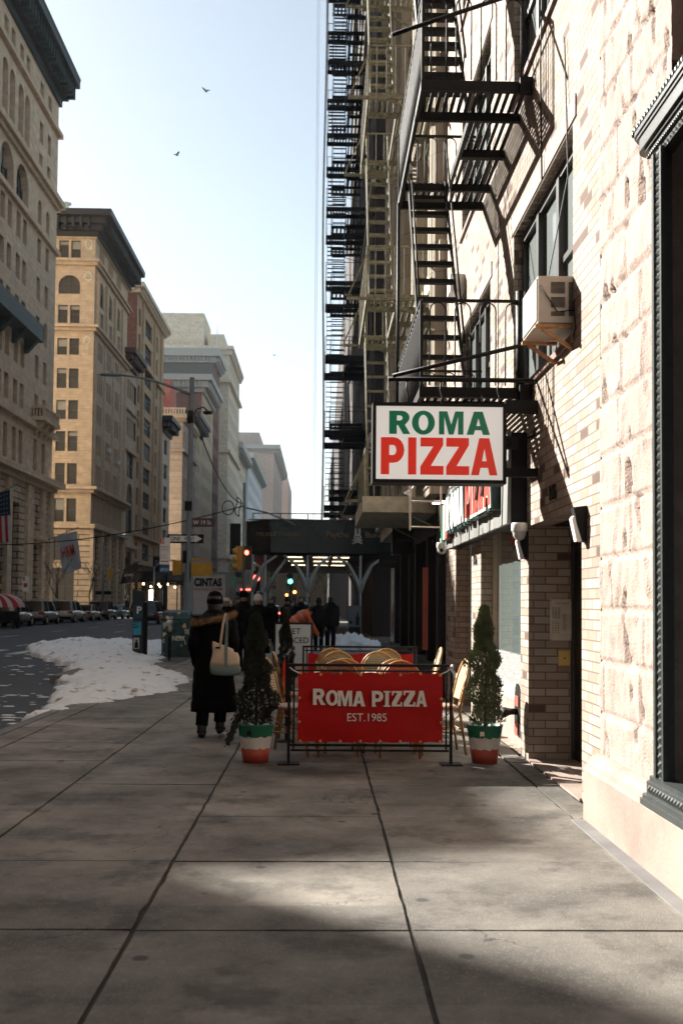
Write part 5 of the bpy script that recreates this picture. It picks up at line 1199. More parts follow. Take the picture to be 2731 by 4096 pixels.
text_mesh('lettering','P',M['whl'],t,(-4.96-.06,28.4-.147,-.02+1.20),(1,0,0),(0,0,1),(0,-1,0),.2,.02,.002)
# sticker covered box
def sticker_mat():
    m=bpy.data.materials.new('sticker_covered_green_metal'); m.use_nodes=True; nt=m.node_tree; b=nt.nodes['Principled BSDF']; b.inputs['Roughness'].default_value=.5
    tc=_n(nt,'ShaderNodeTexCoord'); v=_n(nt,'ShaderNodeTexVoronoi',distance='CHEBYCHEV'); v.inputs['Scale'].default_value=9; nt.links.new(tc.outputs['UV'],v.inputs[0])
    sp=_n(nt,'ShaderNodeSeparateColor'); nt.links.new(v.outputs['Color'],sp.inputs[0])
    r=ramp(nt,[(0,(.012,.06,.06)),(.45,(.02,.025,.03)),(.60,(.38,.38,.36)),(.68,(.012,.07,.08)),(.78,(.45,.08,.06)),(.83,(.05,.05,.05)),(.92,(.6,.5,.25))],'CONSTANT'); nt.links.new(sp.outputs[0],r.inputs[0]); nt.links.new(r.outputs[0],b.inputs['Base Color']); return m
t=thing('relay_mailbox','green street relay box covered in stickers and graffiti, beside the bicycle','mailbox',(-3.95,28.6,0))
b=MB(); b.loft([[(x,y,z) for x,y,z in ((-.36,-.3,0),(.36,-.3,0),(.36,.3,0),(-.36,.3,0))],[(x,y,1.05) for x,y in ((-.36,-.3),(.36,-.3),(.36,.3),(-.36,.3))],[(x,y,1.22) for x,y in ((-.36,-.2),(.36,-.2),(.36,.2),(-.36,.2))],[(x,y,1.28) for x,y in ((-.36,-.05),(.36,-.05),(.36,.05),(-.36,.05))]],smooth=False); b.build('body',sticker_mat(),t)
b=MB(); b.box(-.39,-.36,-.32,.32,0,1.1); b.box(.36,.39,-.32,.32,0,1.1); b.box(-.3,.3,-.32,-.30,.95,1.0); b.build('corner_rails',mat('teal_painted_edge',(.02,.10,.10),.4),t)
text_mesh('graffiti','NERK',M['whl'],t,(-3.95-.1,28.6-.302,.45),(1,0,0),(0,0,1),(0,-1,0),.13,.01,.001,sx=.36)
# bicycle, rear view
t=thing('bicycle','parked bicycle with a plastic bag over its saddle, seen from behind by the snow','bicycle',(-3.80,26.0,.02),.12)
def wheel(y):
    b=MB(); b.tube([(0,y+.33*cos(a),.34+.33*sin(a)) for a in [2*pi*k/28 for k in range(29)]],.022,7,cap=False)
    w=b.build('wheel',M['black'],t); s=MB(); s.tube([(0,y+.30*cos(a),.34+.30*sin(a)) for a in [2*pi*k/28 for k in range(29)]],.008,5,cap=False)
    for k in range(12): a=2*pi*k/12; s.tube([(0,y,.34),(0,y+.3*cos(a),.34+.3*sin(a))],.0025,3)
    s.build('rim',M['steel'],w)
wheel(0); wheel(1.02)
b=MB(); P0=(0,0,.34);P1=(0,.42,.30);P2=(0,.28,.78);P3=(0,.86,.82);P4=(0,1.02,.34)
for a,c in ((P0,P1),(P0,P2),(P1,P2),(P2,P3),(P1,(0,.88,.72)),(P3,P4)): b.tube([a,c],.016,6)
b.tube([P2,(0,.25,.92)],.013,6); b.box(-.06,.06,-.02,.35,.70,.72); b.build('frame',M['black'],t)
b=MB(); b.tube([(0,.86,.82),(0,.84,1.0)],.014,6); b.tube([(-.28,.74,1.02),(-.1,.84,1.03),(.1,.84,1.03),(.28,.74,1.02)],.013,6); b.build('handlebar',M['black'],t)
b=MB(); b.ell((0,.22,.95),(.10,.16,.09),12,8); b.ell((.02,.16,.82),(.06,.07,.10),10,6); b.build('saddle',mat('clear_plastic_bag',(.42,.44,.46),.15,spec=.9,bump=.01,bscale=18),t)
# lamp post with signs and cobra head
t=thing('street_lamp','tall grey street lamp over the avenue carrying the street name and one-way signs','street lamp',(-4.12,32,0))
M['galv']=mat('galvanised_steel',(.20,.23,.25),.5,.4,var=.1,nscale=6)
b=MB(); b.tube([(0,0,0),(0,0,1.1)],[.16,.12],8,smooth=False); b.tube([(0,0,1.1),(.04,0,8.55)],[.105,.075],8,smooth=False); b.build('pole',M['galv'],t)
b=MB(); b.tube([(0,0,7.95),(-.7,0,8.25),(-1.5,0,8.55),(-2.1,0,8.66),(-2.75,0,8.62)] if False else [(.03,0,8.0),(-.5,0,8.22),(-1.1,0,8.42),(-1.7,0,8.55),(-2.2,0,8.60)],[.05,.045,.04,.035,.03],8); b.build('arm',M['galv'],t)
b=MB(); b.loft([[(x,w_*cos(a),8.61+h_*sin(a)) for a in [2*pi*k/10 for k in range(10)]] for x,w_,h_ in ((-2.12,.03,.03),(-2.2,.07,.05),(-2.4,.12,.06),(-2.75,.11,.05),(-2.85,.04,.02))]); b.ell((-2.45,0,8.69),(.04,.04,.04),8,5); b.build('lamp_head',M['galv'],t)
b=MB(); b.tube([(.05,0,7.3),(.2,0,7.55),(.4,0,7.62),(.52,0,7.52)],.025,7); b.loft([[(x,w_*cos(a),7.45+h_*sin(a)) for a in [2*pi*k/8 for k in range(8)]] for x,w_,h_ in ((.40,.05,.04),(.5,.09,.07),(.68,.07,.05))]); b.tube([(0,0,7.1),(0,0,7.5)],.11,8); b.build('side_lamp',M['black'],t)
b=MB(); b.box(.04,.80,-.02,.02,3.86,4.13); b.build('street_name_sign',mat('brown_sign',(.07,.018,.012),.4),t)
text_mesh('lettering','W 19 St',M['whl'],t,(-4.12+.14,31.975,3.93),(1,0,0),(0,0,1),(0,-1,0),.13,.01,.002,sx=.56)
b=MB(); b.box(-.62,.47,-.06,-.03,3.34,3.62); b.build('one_way_sign',M['black'],t)
b=MB(); b.prism([(-.58,3.39),(.22,3.39),(.22,3.355),(.42,3.48),(.22,3.605),(.22,3.57),(-.58,3.57)],(0,-.063,0),(1,0,0),(0,0,1),(0,-1,0),.003); b.build('arrow',M['whl'],t)
text_mesh('lettering','ONE   WAY',M['black'],t,(-4.12-.54,31.932,3.42),(1,0,0),(0,0,1),(0,-1,0),.12,.01,.002,sx=.74)
M['yel']=mat('signal_yellow',(.50,.27,.02),.5,var=.15,nscale=6)
b=MB(); b.box(-.44,-.20,-.15,.15,2.36,2.80); b.box(-.46,-.42,-.17,.17,2.34,2.82); b.build('pedestrian_signal',M['yel'],t)
b=MB(); b.box(.12,.68,-.18,.18,2.33,2.74); b.box(.68,.73,-.2,.2,2.30,2.77); b.box(-.2,.5,-.03,.03,2.82,2.88); b.build('pedestrian_signal',M['yel'],t)
b=MB(); b.box(-.16,-.06,-.14,.14,2.72,3.1); b.box(-.12,.10,-.12,-.08,4.35,4.65); part_each(b,'control_box',M['black'],t,local=True)
# parking sign on its own post
t=thing('parking_sign','white parking regulation sign with red and blue panels left of the lamp post','parking sign',(-4.62,30.6,0))
b=MB(); b.tube([(0,0,0),(0,0,2.3)],.05,8); b.tube([(.05,.03,0),(.05,.03,3.5)],.018,6); b.build('post',M['black'],t)
b=MB(); b.box(-.16,.14,-.03,-.02,2.62,3.42); b.build('sign_plate',M['whl'],t)
b=MB(); b.box(-.155,-.04,-.034,-.0305,3.24,3.41); b.box(-.13,.10,-.034,-.0305,2.70,2.73); b.build('red_panel',M['redl'],t)
b=MB(); b.box(-.155,.135,-.033,-.0305,2.38,2.60); b.build('blue_panel',mat('blue_panel',(.01,.10,.25),.4),t)
L0=Vector((-4.62,30.6,0))
text_mesh('lettering','3',M['whl'],t,L0+Vector((-.12,-.0345,3.27)),(1,0,0),(0,0,1),(0,-1,0),.11,.01,.001)
for s_,z,w_,mm in (('COMMERCIAL',3.12,.24,'redl'),('VEHICLES ONLY',3.04,.25,'redl'),('7am-7pm',2.86,.16,'redl'),('except Sunday',2.79,.20,'redl')): text_mesh('lettering',s_,M[mm],t,L0+Vector((-.135,-.031,z)),(1,0,0),(0,0,1),(0,-1,0),.05,.0,.001,sx=w_)
text_mesh('lettering','107131',M['whl'],t,L0+Vector((-.14,-.0335,2.42)),(1,0,0),(0,0,1),(0,-1,0),.09,.01,.001,sx=.24)
# far-corner pole with signals and a messy cable
t=thing('traffic_signal','traffic signal pole with a red light at the far corner beside the scaffold','traffic signal',(-3.22,43.5,0))
b=MB(); b.tube([(0,0,0),(-.05,0,6.6)],[.09,.06],8); b.tube([(-.02,0,5.55),(.9,0,5.35),(1.9,0,4.95),(2.15,.1,4.8)],.035,6); b.build('pole',M['galv'],t)
def sighead(b,x,y,z):
    b.box(x-.15,x+.15,y-.12,y+.12,z-.5,z+.5)
b=MB(); sighead(b,-.22,0,3.4); 
for k in range(3): b.tube([(-.3,-.1,3.7-k*.33),(-.5,-.12,3.66-k*.33)],[.13,.12],10)
b.build('signal_housing',M['yel'],t)
b=MB(); sighead(b,.16,-.1,3.4); b.build('signal_housing',mat('dark_signal_housing',(.03,.022,.01),.5),t)
M['redlamp']=mat('lit_red_lamp',(.5,.02,.02),.5,emit=(1,.06,.04),estr=5); M['grnlamp']=mat('lit_green_lamp',(.02,.4,.3),.5,emit=(.05,1,.65),estr=5); M['orglamp']=mat('lit_orange_lamp',(.5,.2,.05),.5,emit=(1,.25,.05),estr=4)
b=MB(); b.ell((.10,-.23,3.62),(.09,.03,.10),12,8); b.build('red_lamp',M['redlamp'],t)
def wire(pts,r,nm,lab,g=None): o=MB().tube(pts,r,5).build(nm,M['black']); tag(o,lab,'cable',g)
def sag(a,b_,s,n=14):
    a=Vector(a);b_=Vector(b_); return [a.lerp(b_,k/n)+Vector((0,0,-s*4*(k/n)*(1-k/n))) for k in range(n+1)]
wire(sag((-4.08,32,7.6),(-3.3,43.4,5.7),.7),.02,'cable','black cable slanting down from the lamp post towards the far corner pole')
wire(sag((-24,60,5.1),(-3.3,43.4,5.6),.9),.025,'cable','thin black cable crossing the avenue from the left facades')
wire([(-3.92+.25*cos(a),43.2,5.5+.30*sin(a)) for a in [2*pi*k/24 for k in range(25)]],.022,'cable_coil','round coil of cable hanging by the far corner pole')
wire([(-3.5+.10*cos(a)+.05*sin(3*a),43.2,5.55+.40*sin(a)) for a in [2*pi*k/24 for k in range(25)]],.022,'cable_coil','narrow tangle of cable right beside the far corner pole')
# far traffic lights
def small_signal(x,y,z,mk,lab,px=None):
    t=thing('traffic_signal',lab,'traffic signal',(x,y,0)); b=MB(); b.tube([(0,0,0),(0,0,z+1)],.08,6); b.build('pole',M['black'],t); b=MB(); b.box(-.2,.2,-.35,-.1,z-.7,z+.7); b.build('signal_housing',M['black'],t); b=MB(); b.ell((0,-.38,z-.45 if mk=='grnlamp' else z+.3),(.2,.05,.2),10,6); b.build('lamp',M[mk],t)
small_signal(-2.7,92,3.9,'grnlamp','far traffic signal showing green under the scaffold'); small_signal(-3.84,62,2.7,'redlamp','far traffic signal showing red left of the scaffold legs')
small_signal(-3.2,128,2.6,'orglamp','distant signal glowing orange low under the scaffold')
small_signal(-4.9,150,2.4,'orglamp','distant signal glowing orange above the parked traffic')
# ---- sidewalk shed
t=thing('sidewalk_shed','black sidewalk shed with gold lettering and grey braced posts across the side street','scaffold',(0,45,0))
M['shed']=mat('glossy_black_panel',(.004,.007,.010),.22,var=.3,nscale=.8,spec=.3); M['gpost']=mat('grey_painted_post',(.30,.32,.33),.5,var=.1)
prof=[(7.0,45.0),(-2.2,45.0),(-2.9,45.2),(-3.3,45.7),(-3.45,46.4),(-3.45,72)]
b=MB(); vs=[];n=len(prof)
vs=[(x,y,3.72) for x,y in prof]+[(x,y,5.15) for x,y in prof]; b.add(vs,[(i,n+i,n+i+1,i+1) for i in range(n-1)],False)
b.add([(x,y,z) for z in (4.0,4.06) for x,y in [(p[0]-.0,p[1]-.05) for p in prof[:5]]],[(i,5+i,6+i,i+1) for i in range(4)])
for x in (-1.9,-.55,1.1,2.7): b.box(x,x+.08,44.93,44.998,3.72,5.15)
b.box(-3.2,7,44.96,45.02,5.15,5.19); b.box(-3.0,7,44.97,45.0,5.42,5.46)
for k in range(9): b.box(-3.0+k*1.2,-2.96+k*1.2,44.97,45.0,5.19,5.42)
part(b,'parapet',M['shed'],t)
b=MB(); b.box(-3.4,7,45.3,72,3.60,3.74)
part(b,'deck',M['black'],t)
b=MB(); b.loft([[(x0_,45.3,5.1+h_) for x0_,h_ in ((-3.2,0),(-2.6,.1),(-1.4,.16),(-.3,.12),(.6,.02))]+[(.6,48,5.0),(-3.2,48,5.0)],[(x0_,48,5.1+h_) for x0_,h_ in ((-3.2,0),(-2.6,.1),(-1.4,.16),(-.3,.12),(.6,.02))]+[(.6,48.1,5.0),(-3.2,48.1,5.0)]]); part(b,'snow_cover',M['snowm'],t)
for y in (45.2,58):
    for x in (-3.0,-.58,1.75) if y<46 else (-3.0,2.1):
        b=MB(); b.tube([(x,y,0),(x,y,3.62)],.055,8)
        for s in (-1,1):
            pts=[(x,y,2.0),(x+s*.16,y,2.55),(x+s*.5,y,3.2),(x+s*1.05,y,3.6)]
            if (x+s*1.0)>-3.6: b.tube(pts,[.09,.10,.065,.05],6)
        part(b,'post',M['gpost'],t)
b=MB(); b.tube([(-2.45,45.3,0),(-2.45,45.3,3.62)],.06,8); b.tube([(-2.45,45.3,2.0),(-2.0,45.3,2.8),(-1.5,45.3,3.5)],[.1,.07,.05],6); part(b,'post',M['gpost'],t)
M['tubelight']=mat('lit_fluorescent_tube',(.9,.85,.7),.5,emit=(1,.80,.48),estr=2.2)
b=MB()
for y,zz in ((45.9,3.55),(49.5,3.52),(54.5,3.52)):
    for x in (-1.55,-.35,.55): b.box(x,x+.72,y,y+.05,zz,zz+.022)
part_each(b,'tube_light',M['tubelight'],t)
M['gold']=mat('gold_sign_letters',(.22,.15,.07),.6,var=0)
text_mesh('lettering','THE BOLD STANDARD',M['gold'],t,(-2.85,44.90,4.44),(1,0,0),(0,0,1),(0,-1,0),.16,.0,.01,sx=2.0)
text_mesh('lettering','Psycho',M['gold'],t,(.25,44.90,4.32),(1,0,0),(0,0,1),(0,-1,0),.34,.0,.01,sx=1.0)
text_mesh('lettering','Bunny',M['gold'],t,(1.95,44.90,4.32),(1,0,0),(0,0,1),(0,-1,0),.34,.0,.01,sx=.95)
b=MB()
b.ell((1.60,44.90,4.42),(.17,.02,.15),14,8); b.ell((1.52,44.90,4.66),(.05,.02,.17),10,6); b.ell((1.69,44.90,4.66),(.05,.02,.17),10,6); b.bar((1.38,44.90,4.14),(1.82,44.90,4.30),.02,.06); b.bar((1.38,44.88,4.30),(1.82,44.88,4.14),.02,.06)
part(b,'rabbit_emblem',mat('pale_emblem',(.42,.40,.36),.6,var=0),t)
b=MB(); b.ell((1.54,44.875,4.44),(.035,.012,.04),8,5); b.ell((1.66,44.875,4.44),(.035,.012,.04),8,5); part(b,'emblem_eyes',M['black'],t)
o=MB().box(-3.95,-3.5,44.6,44.8,3.6,4.95).build('banner_box',M['black']); tag(o,'plain black panel hung at the left end of the scaffold parapet','panel')
# standing poster and A-frame
t=thing('poster_stand','grey poster with a dark bottle leaning under the scaffold','poster',(1.3,40,0)); b=MB(); b.box(-.22,.30,-.03,.03,.60,1.42); b.build('board',mat('grey_poster',(.10,.12,.14),.5),t); b=MB(); b.box(.08,.22,-.04,-.031,.66,1.0); b.box(.12,.18,-.04,-.031,1.0,1.15); b.box(-.17,-.05,-.04,-.031,.72,.84);b.build('printed_bottle',M['black'],t); b=MB(); b.box(-.2,.28,-.02,.02,0,.6); b.build('leg',M['black'],t)
t=thing('sandwich_board','white A-frame pavement sign reading GET PIERCED behind the dark potted tree','sandwich board',(-.42,16.6,.06)); t.scale=(1.08,1,1.13)
b=MB(); b.add([(-.30,-.20,.02),(.28,-.20,.02),(.28,.0,1.0),(-.30,.0,1.0),(-.30,-.17,.02),(.28,-.17,.02),(.28,.03,1.0),(-.30,.03,1.0)],[(0,1,2,3),(7,6,5,4),(0,4,5,1),(2,6,7,3),(1,5,6,2),(0,3,7,4)]); b.add([(-.30,.22,.02),(.28,.22,.02),(.28,.04,1.0),(-.30,.04,1.0)],[(0,3,2,1)]); b.build('frame',M['black'],t)
U=Vector((0,.20,.98)).normalized()
def onb(x0,x1,h0,h1,m,nm,dz=.004):
    b=MB(); o_=Vector((0,-.20,.02)); nn=Vector((0,-.98,.2)).normalized()*dz
    b.quad(o_+Vector((x0,0,0))+U*h0+nn,o_+Vector((x1,0,0))+U*h0+nn,o_+Vector((x1,0,0))+U*h1+nn,o_+Vector((x0,0,0))+U*h1+nn); return b.build(nm,m,t)
onb(-.27,.25,.03,.97,mat('pale_grey_board',(.42,.47,.48),.5),'board'); onb(-.02,.20,.06,.40,mat('skin_tone_photo',(.36,.22,.17),.5,var=.4,nscale=9),'photo_print',.006)
nrm=Vector((0,-.98,.2)).normalized()
for s_,x,h_,w_ in (('GET',-.12,.83,.22),('PIERCED',-.22,.70,.44)): text_mesh('lettering',s_,M['black'],t,Vector((-.42,16.6,.06))+Vector((x,-.20,.02))+U*h_+nrm*.006,(1,0,0),U,nrm,.085,.006,.001,sx=w_)
b=None
# ================================================================ VEHICLES
M['tyre']=mat('tyre_rubber',(.012,.012,.012),.8); M['cglass']=mat('car_glass',(.01,.013,.015),.06,var=0,spec=.8)
M['tail']=mat('tail_light_plastic',(.25,.02,.015),.3); M['plate']=mat('number_plate',(.55,.5,.35),.5)
def paint(n,c): return mat(n,c,.3,.2,var=.05,nscale=2,coat=.6)
def car(lab,x,y,m,kind,front_y=None,lit=False,rz=0,group='cars parked along the far kerb'):
    t=thing('parked_car' if not lit else 'moving_car',lab,'car',(x,y,-.16),rz,group)
    L,Wd,Hh={'suv':(4.8,1.95,1.75),'sedan':(4.7,1.84,1.43),'van':(5.4,2.0,2.1)}[kind]; hb=.95 if kind!='sedan' else .86
    # local: rear at y=0, nose at y=L
    st=[(0,.38,hb-.10,.90),(.06,.30,hb-.02,.97),(.5,.26,hb,1.0),(L*.35,.25,hb+.02,1.0),(L*.7,.25,hb,1.0),(L-.5,.28,hb-.12,.97),(L-.1,.34,hb-.28,.90),(L,.42,hb-.42,.80)]
    b=MB(); rings=[]
    for (yy,z0,z1,k) in st:
        w=Wd/2*k; rings.append([(w*.80,yy,z0),(w*.97,yy,z0+.12),(w,yy,(z0+z1)/2),(w*.97,yy,z1-.10),(w*.86,yy,z1),(-w*.86,yy,z1),(-w*.97,yy,z1-.10),(-w,yy,(z0+z1)/2),(-w*.97,yy,z0+.12),(-w*.80,yy,z0)])
    b.loft(rings); b.build('body',m,t)
    if kind=='suv': g=[(.10,hb),(.42,Hh-.06),(.8,Hh),(L*.5,Hh),(L*.60,Hh-.08),(L*.74,hb)]
    elif kind=='van': g=[(.06,hb),(.16,Hh-.06),(.5,Hh),(L*.62,Hh),(L*.70,Hh-.1),(L*.86,hb)]
    else: g=[(.55,hb-.02),(1.25,Hh-.04),(1.7,Hh),(L*.55,Hh),(L*.6,Hh-.06),(L*.76,hb-.02)]
    b=MB(); rr_=[]
    for (yy,z) in g:
        k=(z-hb)/(Hh-hb); w=Wd/2*(.90-.16*max(0,k)); rr_.append((yy,z,w))
    # roof skin
    top=[q for q in rr_ if q[1]>Hh-.12]; n=len(top)
    vs=[(-w,yy,z-.05) for yy,z,w in top]+[(-w*.8,yy,z) for yy,z,w in top]+[(w*.8,yy,z) for yy,z,w in top]+[(w,yy,z-.05) for yy,z,w in top]
    b.add(vs,[(k*n+i,(k+1)*n+i,(k+1)*n+i+1,k*n+i+1)[::-1] for k in range(3) for i in range(n-1)],True)
    # pillars
    a0=rr_[0];a1=top[0];b1_=top[-1];b0=rr_[-1]
    for s in (-1,1):
        b.bar((s*a0[2],a0[0],a0[1]-.03),(s*a1[2],a1[0],a1[1]-.04),.10,.10); b.bar((s*b0[2],b0[0],b0[1]-.03),(s*b1_[2],b1_[0],b1_[1]-.04),.07,.07)
        mid=(a1[0]+b1_[0])/2; b.bar((s*Wd/2*.9,mid,hb-.02),(s*a1[2],mid,Hh-.06),.06,.08)
        q=a1[0]+.25; b.bar((s*Wd/2*.9,q,hb-.02),(s*a1[2],q,Hh-.06),.05,.06) if kind=='suv' else None
        b.tube([(s*top[0][2]*.85,top[0][0]+.2,Hh+.03),(s*top[0][2]*.85,top[-1][0]-.1,Hh+.03)],.02,5) if kind=='suv' else None
    b.build('roof',m,t)
    b=MB(); k=.985
    def P_(q,s): return (s*q[2]*k,q[0]+.01,q[1]-.03)
    seq=[rr_[0],a1,b1_,rr_[-1]]
    vs=[P_(q,-1) for q in seq]+[P_(q,1) for q in seq]; b.add(vs,[(0,1,5,4),(2,3,7,6),(0,3,2,1),(4,5,6,7)]); b.build('windows',M['cglass'],t)
    for s in (-1,1):
        for yy in (.85,L-.9):
            w=MB(); w.tube([(s*(Wd/2-.22),yy,.34),(s*(Wd/2+.005),yy,.34)],.34,18,smooth=False); o_=w.build('wheel',M['tyre'],t)
            w=MB(); w.tube([(s*(Wd/2-.1),yy,.34),(s*(Wd/2+.012),yy,.34)],.20,12,smooth=False); w.build('rim',M['steel'],o_)
        l=MB(); zl=hb-.22
        l.box(min(s*Wd/2*.60,s*Wd/2*.95),max(s*Wd/2*.60,s*Wd/2*.95),-.02,.10,zl,zl+.17); l.build('tail_light',M['redlamp'] if lit else M['tail'],t)
        l=MB(); l.box(min(s*Wd/2*.98,s*(Wd/2+.2)),max(s*Wd/2*.98,s*(Wd/2+.2)),L*.70,L*.70+.1,hb,hb+.15); l.build('wing_mirror',M['black'],t)
    l=MB(); l.box(-.18,.18,-.03,.02,.56,.70); l.build('number_plate',M['plate'],t)
    l=MB(); l.box(-Wd/2*.88,Wd/2*.88,-.05,.12,.30,.50); l.build('bumper',M['black'] if kind!='sedan' else m,t)
    return t
pg=paint('grey_silver_paint',(.20,.21,.21)); pw=paint('white_paint',(.42,.42,.40)); pt=paint('champagne_paint',(.33,.28,.22)); pk=paint('black_paint',(.02,.022,.025)); pd=paint('graphite_paint',(.10,.105,.11)); pb=paint('blue_paint',(.10,.18,.22))
car('silver SUV in the parked row, partly behind the striped canopy',-20.1,64.8,pg,'suv')
car('grey boxy SUV second in the parked row on the avenue',-20.1,71.6,pg,'suv')
car('white SUV third in the parked row, below the white flag',-20.05,79.6,pw,'suv')
car('champagne sedan fourth in the parked row',-20.05,86.2,pt,'sedan')
car('graphite SUV fifth in the parked row',-20.1,93.0,pd,'suv')
car('dark sedan with blue windows sixth in the parked row',-20.0,99.4,pb,'sedan')
car('black SUV last in the parked row, right of the pay station',-19.9,112.5,pk,'suv')
car('black car half hidden behind the relay box and lamp post',-12.9,76,pk,'suv',group='cars on the avenue')
car('dark car with red tail lights far down the avenue',-4.6,96,pk,'sedan',lit=True,group='cars on the avenue')
car('grey van with red tail lights beyond the truck',-8.0,92,pd,'van',lit=True,group='cars on the avenue')
car('distant dark car with lit tail lights under the scaffold',-2.4,140,pk,'suv',lit=True,group='cars on the avenue')
# box truck
t=thing('box_truck','white box truck with black CINTAS lettering and a red stripe, seen from behind','truck',(-6.72,60.5,-.16))
M['trk']=mat('white_truck_panel',(.46,.47,.47),.4,var=.08,nscale=1.5); 
b=MB(); b.box(-1.25,1.22,0,6.5,.95,3.42); b.build('cargo_box',M['trk'],t)
b=MB()
for x0_,x1_,z0_,z1_ in ((-1.28,-1.16,.9,3.46),(1.13,1.25,.9,3.46),(-1.16,1.13,3.34,3.46),(-1.16,1.13,.9,1.0),(-.82,-.78,1.0,3.34)): b.box(x0_,x1_,-.05,0,z0_,z1_)
b.box(-1.2,-.9,-.03,0,1.05,3.2); b.build('door_frame',M['galv'],t)
b=MB(); b.box(-1.1,1.1,-.3,.0,.55,.72); b.box(-1.1,1.1,.1,6,.6,.94); b.build('bumper',M['black'],t)
for s in (-1,1):
    for y in (1.2,7.4): w=MB(); w.tube([(s*.75,y,.46),(s*1.15,y,.46)],.46,18,smooth=False); w.build('wheel',M['tyre'],t)
    l=MB(); l.box(s*1.0-.08,s*1.0+.08,-.32,-.3,.60,.70); l.build('tail_light',M['tail'],t)
b=MB(); b.loft([[(-1.05,6.6,.6),(1.05,6.6,.6),(1.05,6.6,2.4),(-1.05,6.6,2.4)],[(-1.05,7.6,.6),(1.05,7.6,.6),(1.0,7.5,2.4),(-1.0,7.5,2.4)],[(-1.0,8.6,.6),(1.0,8.6,.6),(.95,8.5,1.4),(-.95,8.5,1.4)]],smooth=False); b.build('cab',M['trk'],t)
text_mesh('lettering','CINTAS',M['black'],t,(-6.72-.70,60.44,-.16+2.62),(1,0,0),(0,0,1),(0,-1,0),.48,.045,.005,sx=1.62)
b=MB(); b.box(-.70,1.0,-.056,-.052,2.42,2.50); b.build('red_stripe',M['redl'],t)
text_mesh('lettering','FACILITY SERVICES',M['whl'],t,(-6.72-.6,60.442,-.16+2.435),(1,0,0),(0,0,1),(0,-1,0),.05,0,.001,sx=1.3)
# bus further down
t=thing('city_bus','pale city bus with a red destination display behind the truck','bus',(-5.6,80,-.16)); b=MB(); b.box(-1.25,1.25,0,11,.35,3.1); b.build('body',mat('pale_blue_bus',(.25,.33,.36),.4,var=.15,nscale=1),t); b=MB(); b.box(-1.1,1.1,-.03,0,1.6,2.5); b.build('rear_window',M['cglass'],t); b=MB(); b.box(-.6,.6,-.05,-.03,2.66,2.74); b.build('destination_display',M['redlamp'],t)
for s in (-1,1):
    for y in (2.5,8.6): w=MB(); w.tube([(s*.95,y,.48),(s*1.26,y,.48)],.48,16,smooth=False); w.build('wheel',M['tyre'],t)
# striped canopy cart at the far left
t=thing('striped_canopy_cart','dark cart under a red and white striped flag canopy at the left edge','cart',(-18.55,61.5,-.16))
M['fred']=mat('flag_red_cloth',(.45,.03,.03),.7,var=.08); M['fwht']=mat('flag_white_cloth',(.55,.57,.60),.7,var=.06); M['fblu']=mat('flag_navy_cloth',(.012,.03,.06),.7,var=.1)
for k in range(9):
    b=MB(); n=10; 
    def q(i,s): 
        a=i/n*1.35; return (-.1+s, 0.0 if True else 0, 0)
    rows=[]
    for i in range(n+1):
        a=-.1+1.45*i/n; z=1.05+1.0*cos(a)*1.05; x=-.6+1.25*sin(a); rows.append((x,z))
    y0_=k*.16; 
    vs=[(x,y0_,z) for x,z in rows]+[(x,y0_+.16,z) for x,z in rows]
    b.add(vs,[(i,i+1,n+2+i,n+1+i) for i in range(n)],True); b.build('stripe',M['fred'] if k%2==0 else M['fwht'],t)
b=MB(); n=10
for k in range(7):
    pass
rowsA=[(-.6+(1.25)*sin(-.1+1.45*i/n),1.05+1.05*cos(-.1+1.45*i/n)) for i in range(n+1)]
for k in range(7):
    b=MB(); f0,f1=k/7,(k+1)/7
    b.add([(x*1.0-.0+(-1.6-x)*f0,-.005,z-(z-.9)*f0*.0) for x,z in rowsA]+[(x+(-1.6-x)*f1,-.005,z) for x,z in rowsA],[(i,i+1,n+2+i,n+1+i) for i in range(n)]); b.build('stripe',M['fred'] if k%2==0 else M['fwht'],t)
b=MB(); b.box(-1.5,.3,.1,1.3,.4,1.05); b.build('body',M['black'],t)
for y in (.3,1.2): w=MB(); w.tube([(.2,y,.3),(.3,y,.3)],.3,14,smooth=False); w.build('wheel',M['tyre'],t)
# ---- flags on the left facades
def cloth(c00,c10,c11,c01,nx=14,nz=10,amp=.12,seed=0):
    c00,c10,c11,c01=[Vector(c) for c in (c00,c10,c11,c01)]
    nrm=(c10-c00).cross(c01-c00).normalized()
    def at_(u_,v_): return (c00*(1-u_)+c10*u_)*(1-v_)+(c01*(1-u_)+c11*u_)*v_+nrm*amp*sin(u_*7+v_*2+seed)*(.3+.7*(1-v_))
    return at_
def cloth_part(at_,u0,u1,v0,v1,m,nm,t,off=0.0,nx=8,nz=6):
    b=MB(); L=t.location; e=Vector((0,-off,0))
    vs=[at_(u0+(u1-u0)*i/nx,v0+(v1-v0)*j/nz)-L+e for j in range(nz+1) for i in range(nx+1)]
    b.add(vs,[(j*(nx+1)+i,j*(nx+1)+i+1,(j+1)*(nx+1)+i+1,(j+1)*(nx+1)+i) for j in range(nz) for i in range(nx)],True); return b.build(nm,m,t)
t=thing('national_flag','large striped flag with a starred navy canton hanging from a pole at the left edge','flag',(-26.5,86,8))
A=cloth((-28.3,86.2,6.8),(-25.7,85.8,6.3),(-25.95,85.8,10.8),(-28.3,86.2,10.0),amp=.10)
for k in range(9): cloth_part(A,k/9,(k+1)/9,0,1 if k<4 else 1,M['fred'] if k%2 else M['fwht'],'stripe',t)
cloth_part(A,.38,1.0,.52,1,M['fblu'],'canton',t,.03)
b=MB()
for i in range(5):
    for j in range(5):
        p=A(.45+i*.11,.57+j*.09)-t.location+Vector((0,-.06,0)); b.ell(p,(.04,.01,.04),5,3)
b.build('stars',M['fwht'],t)
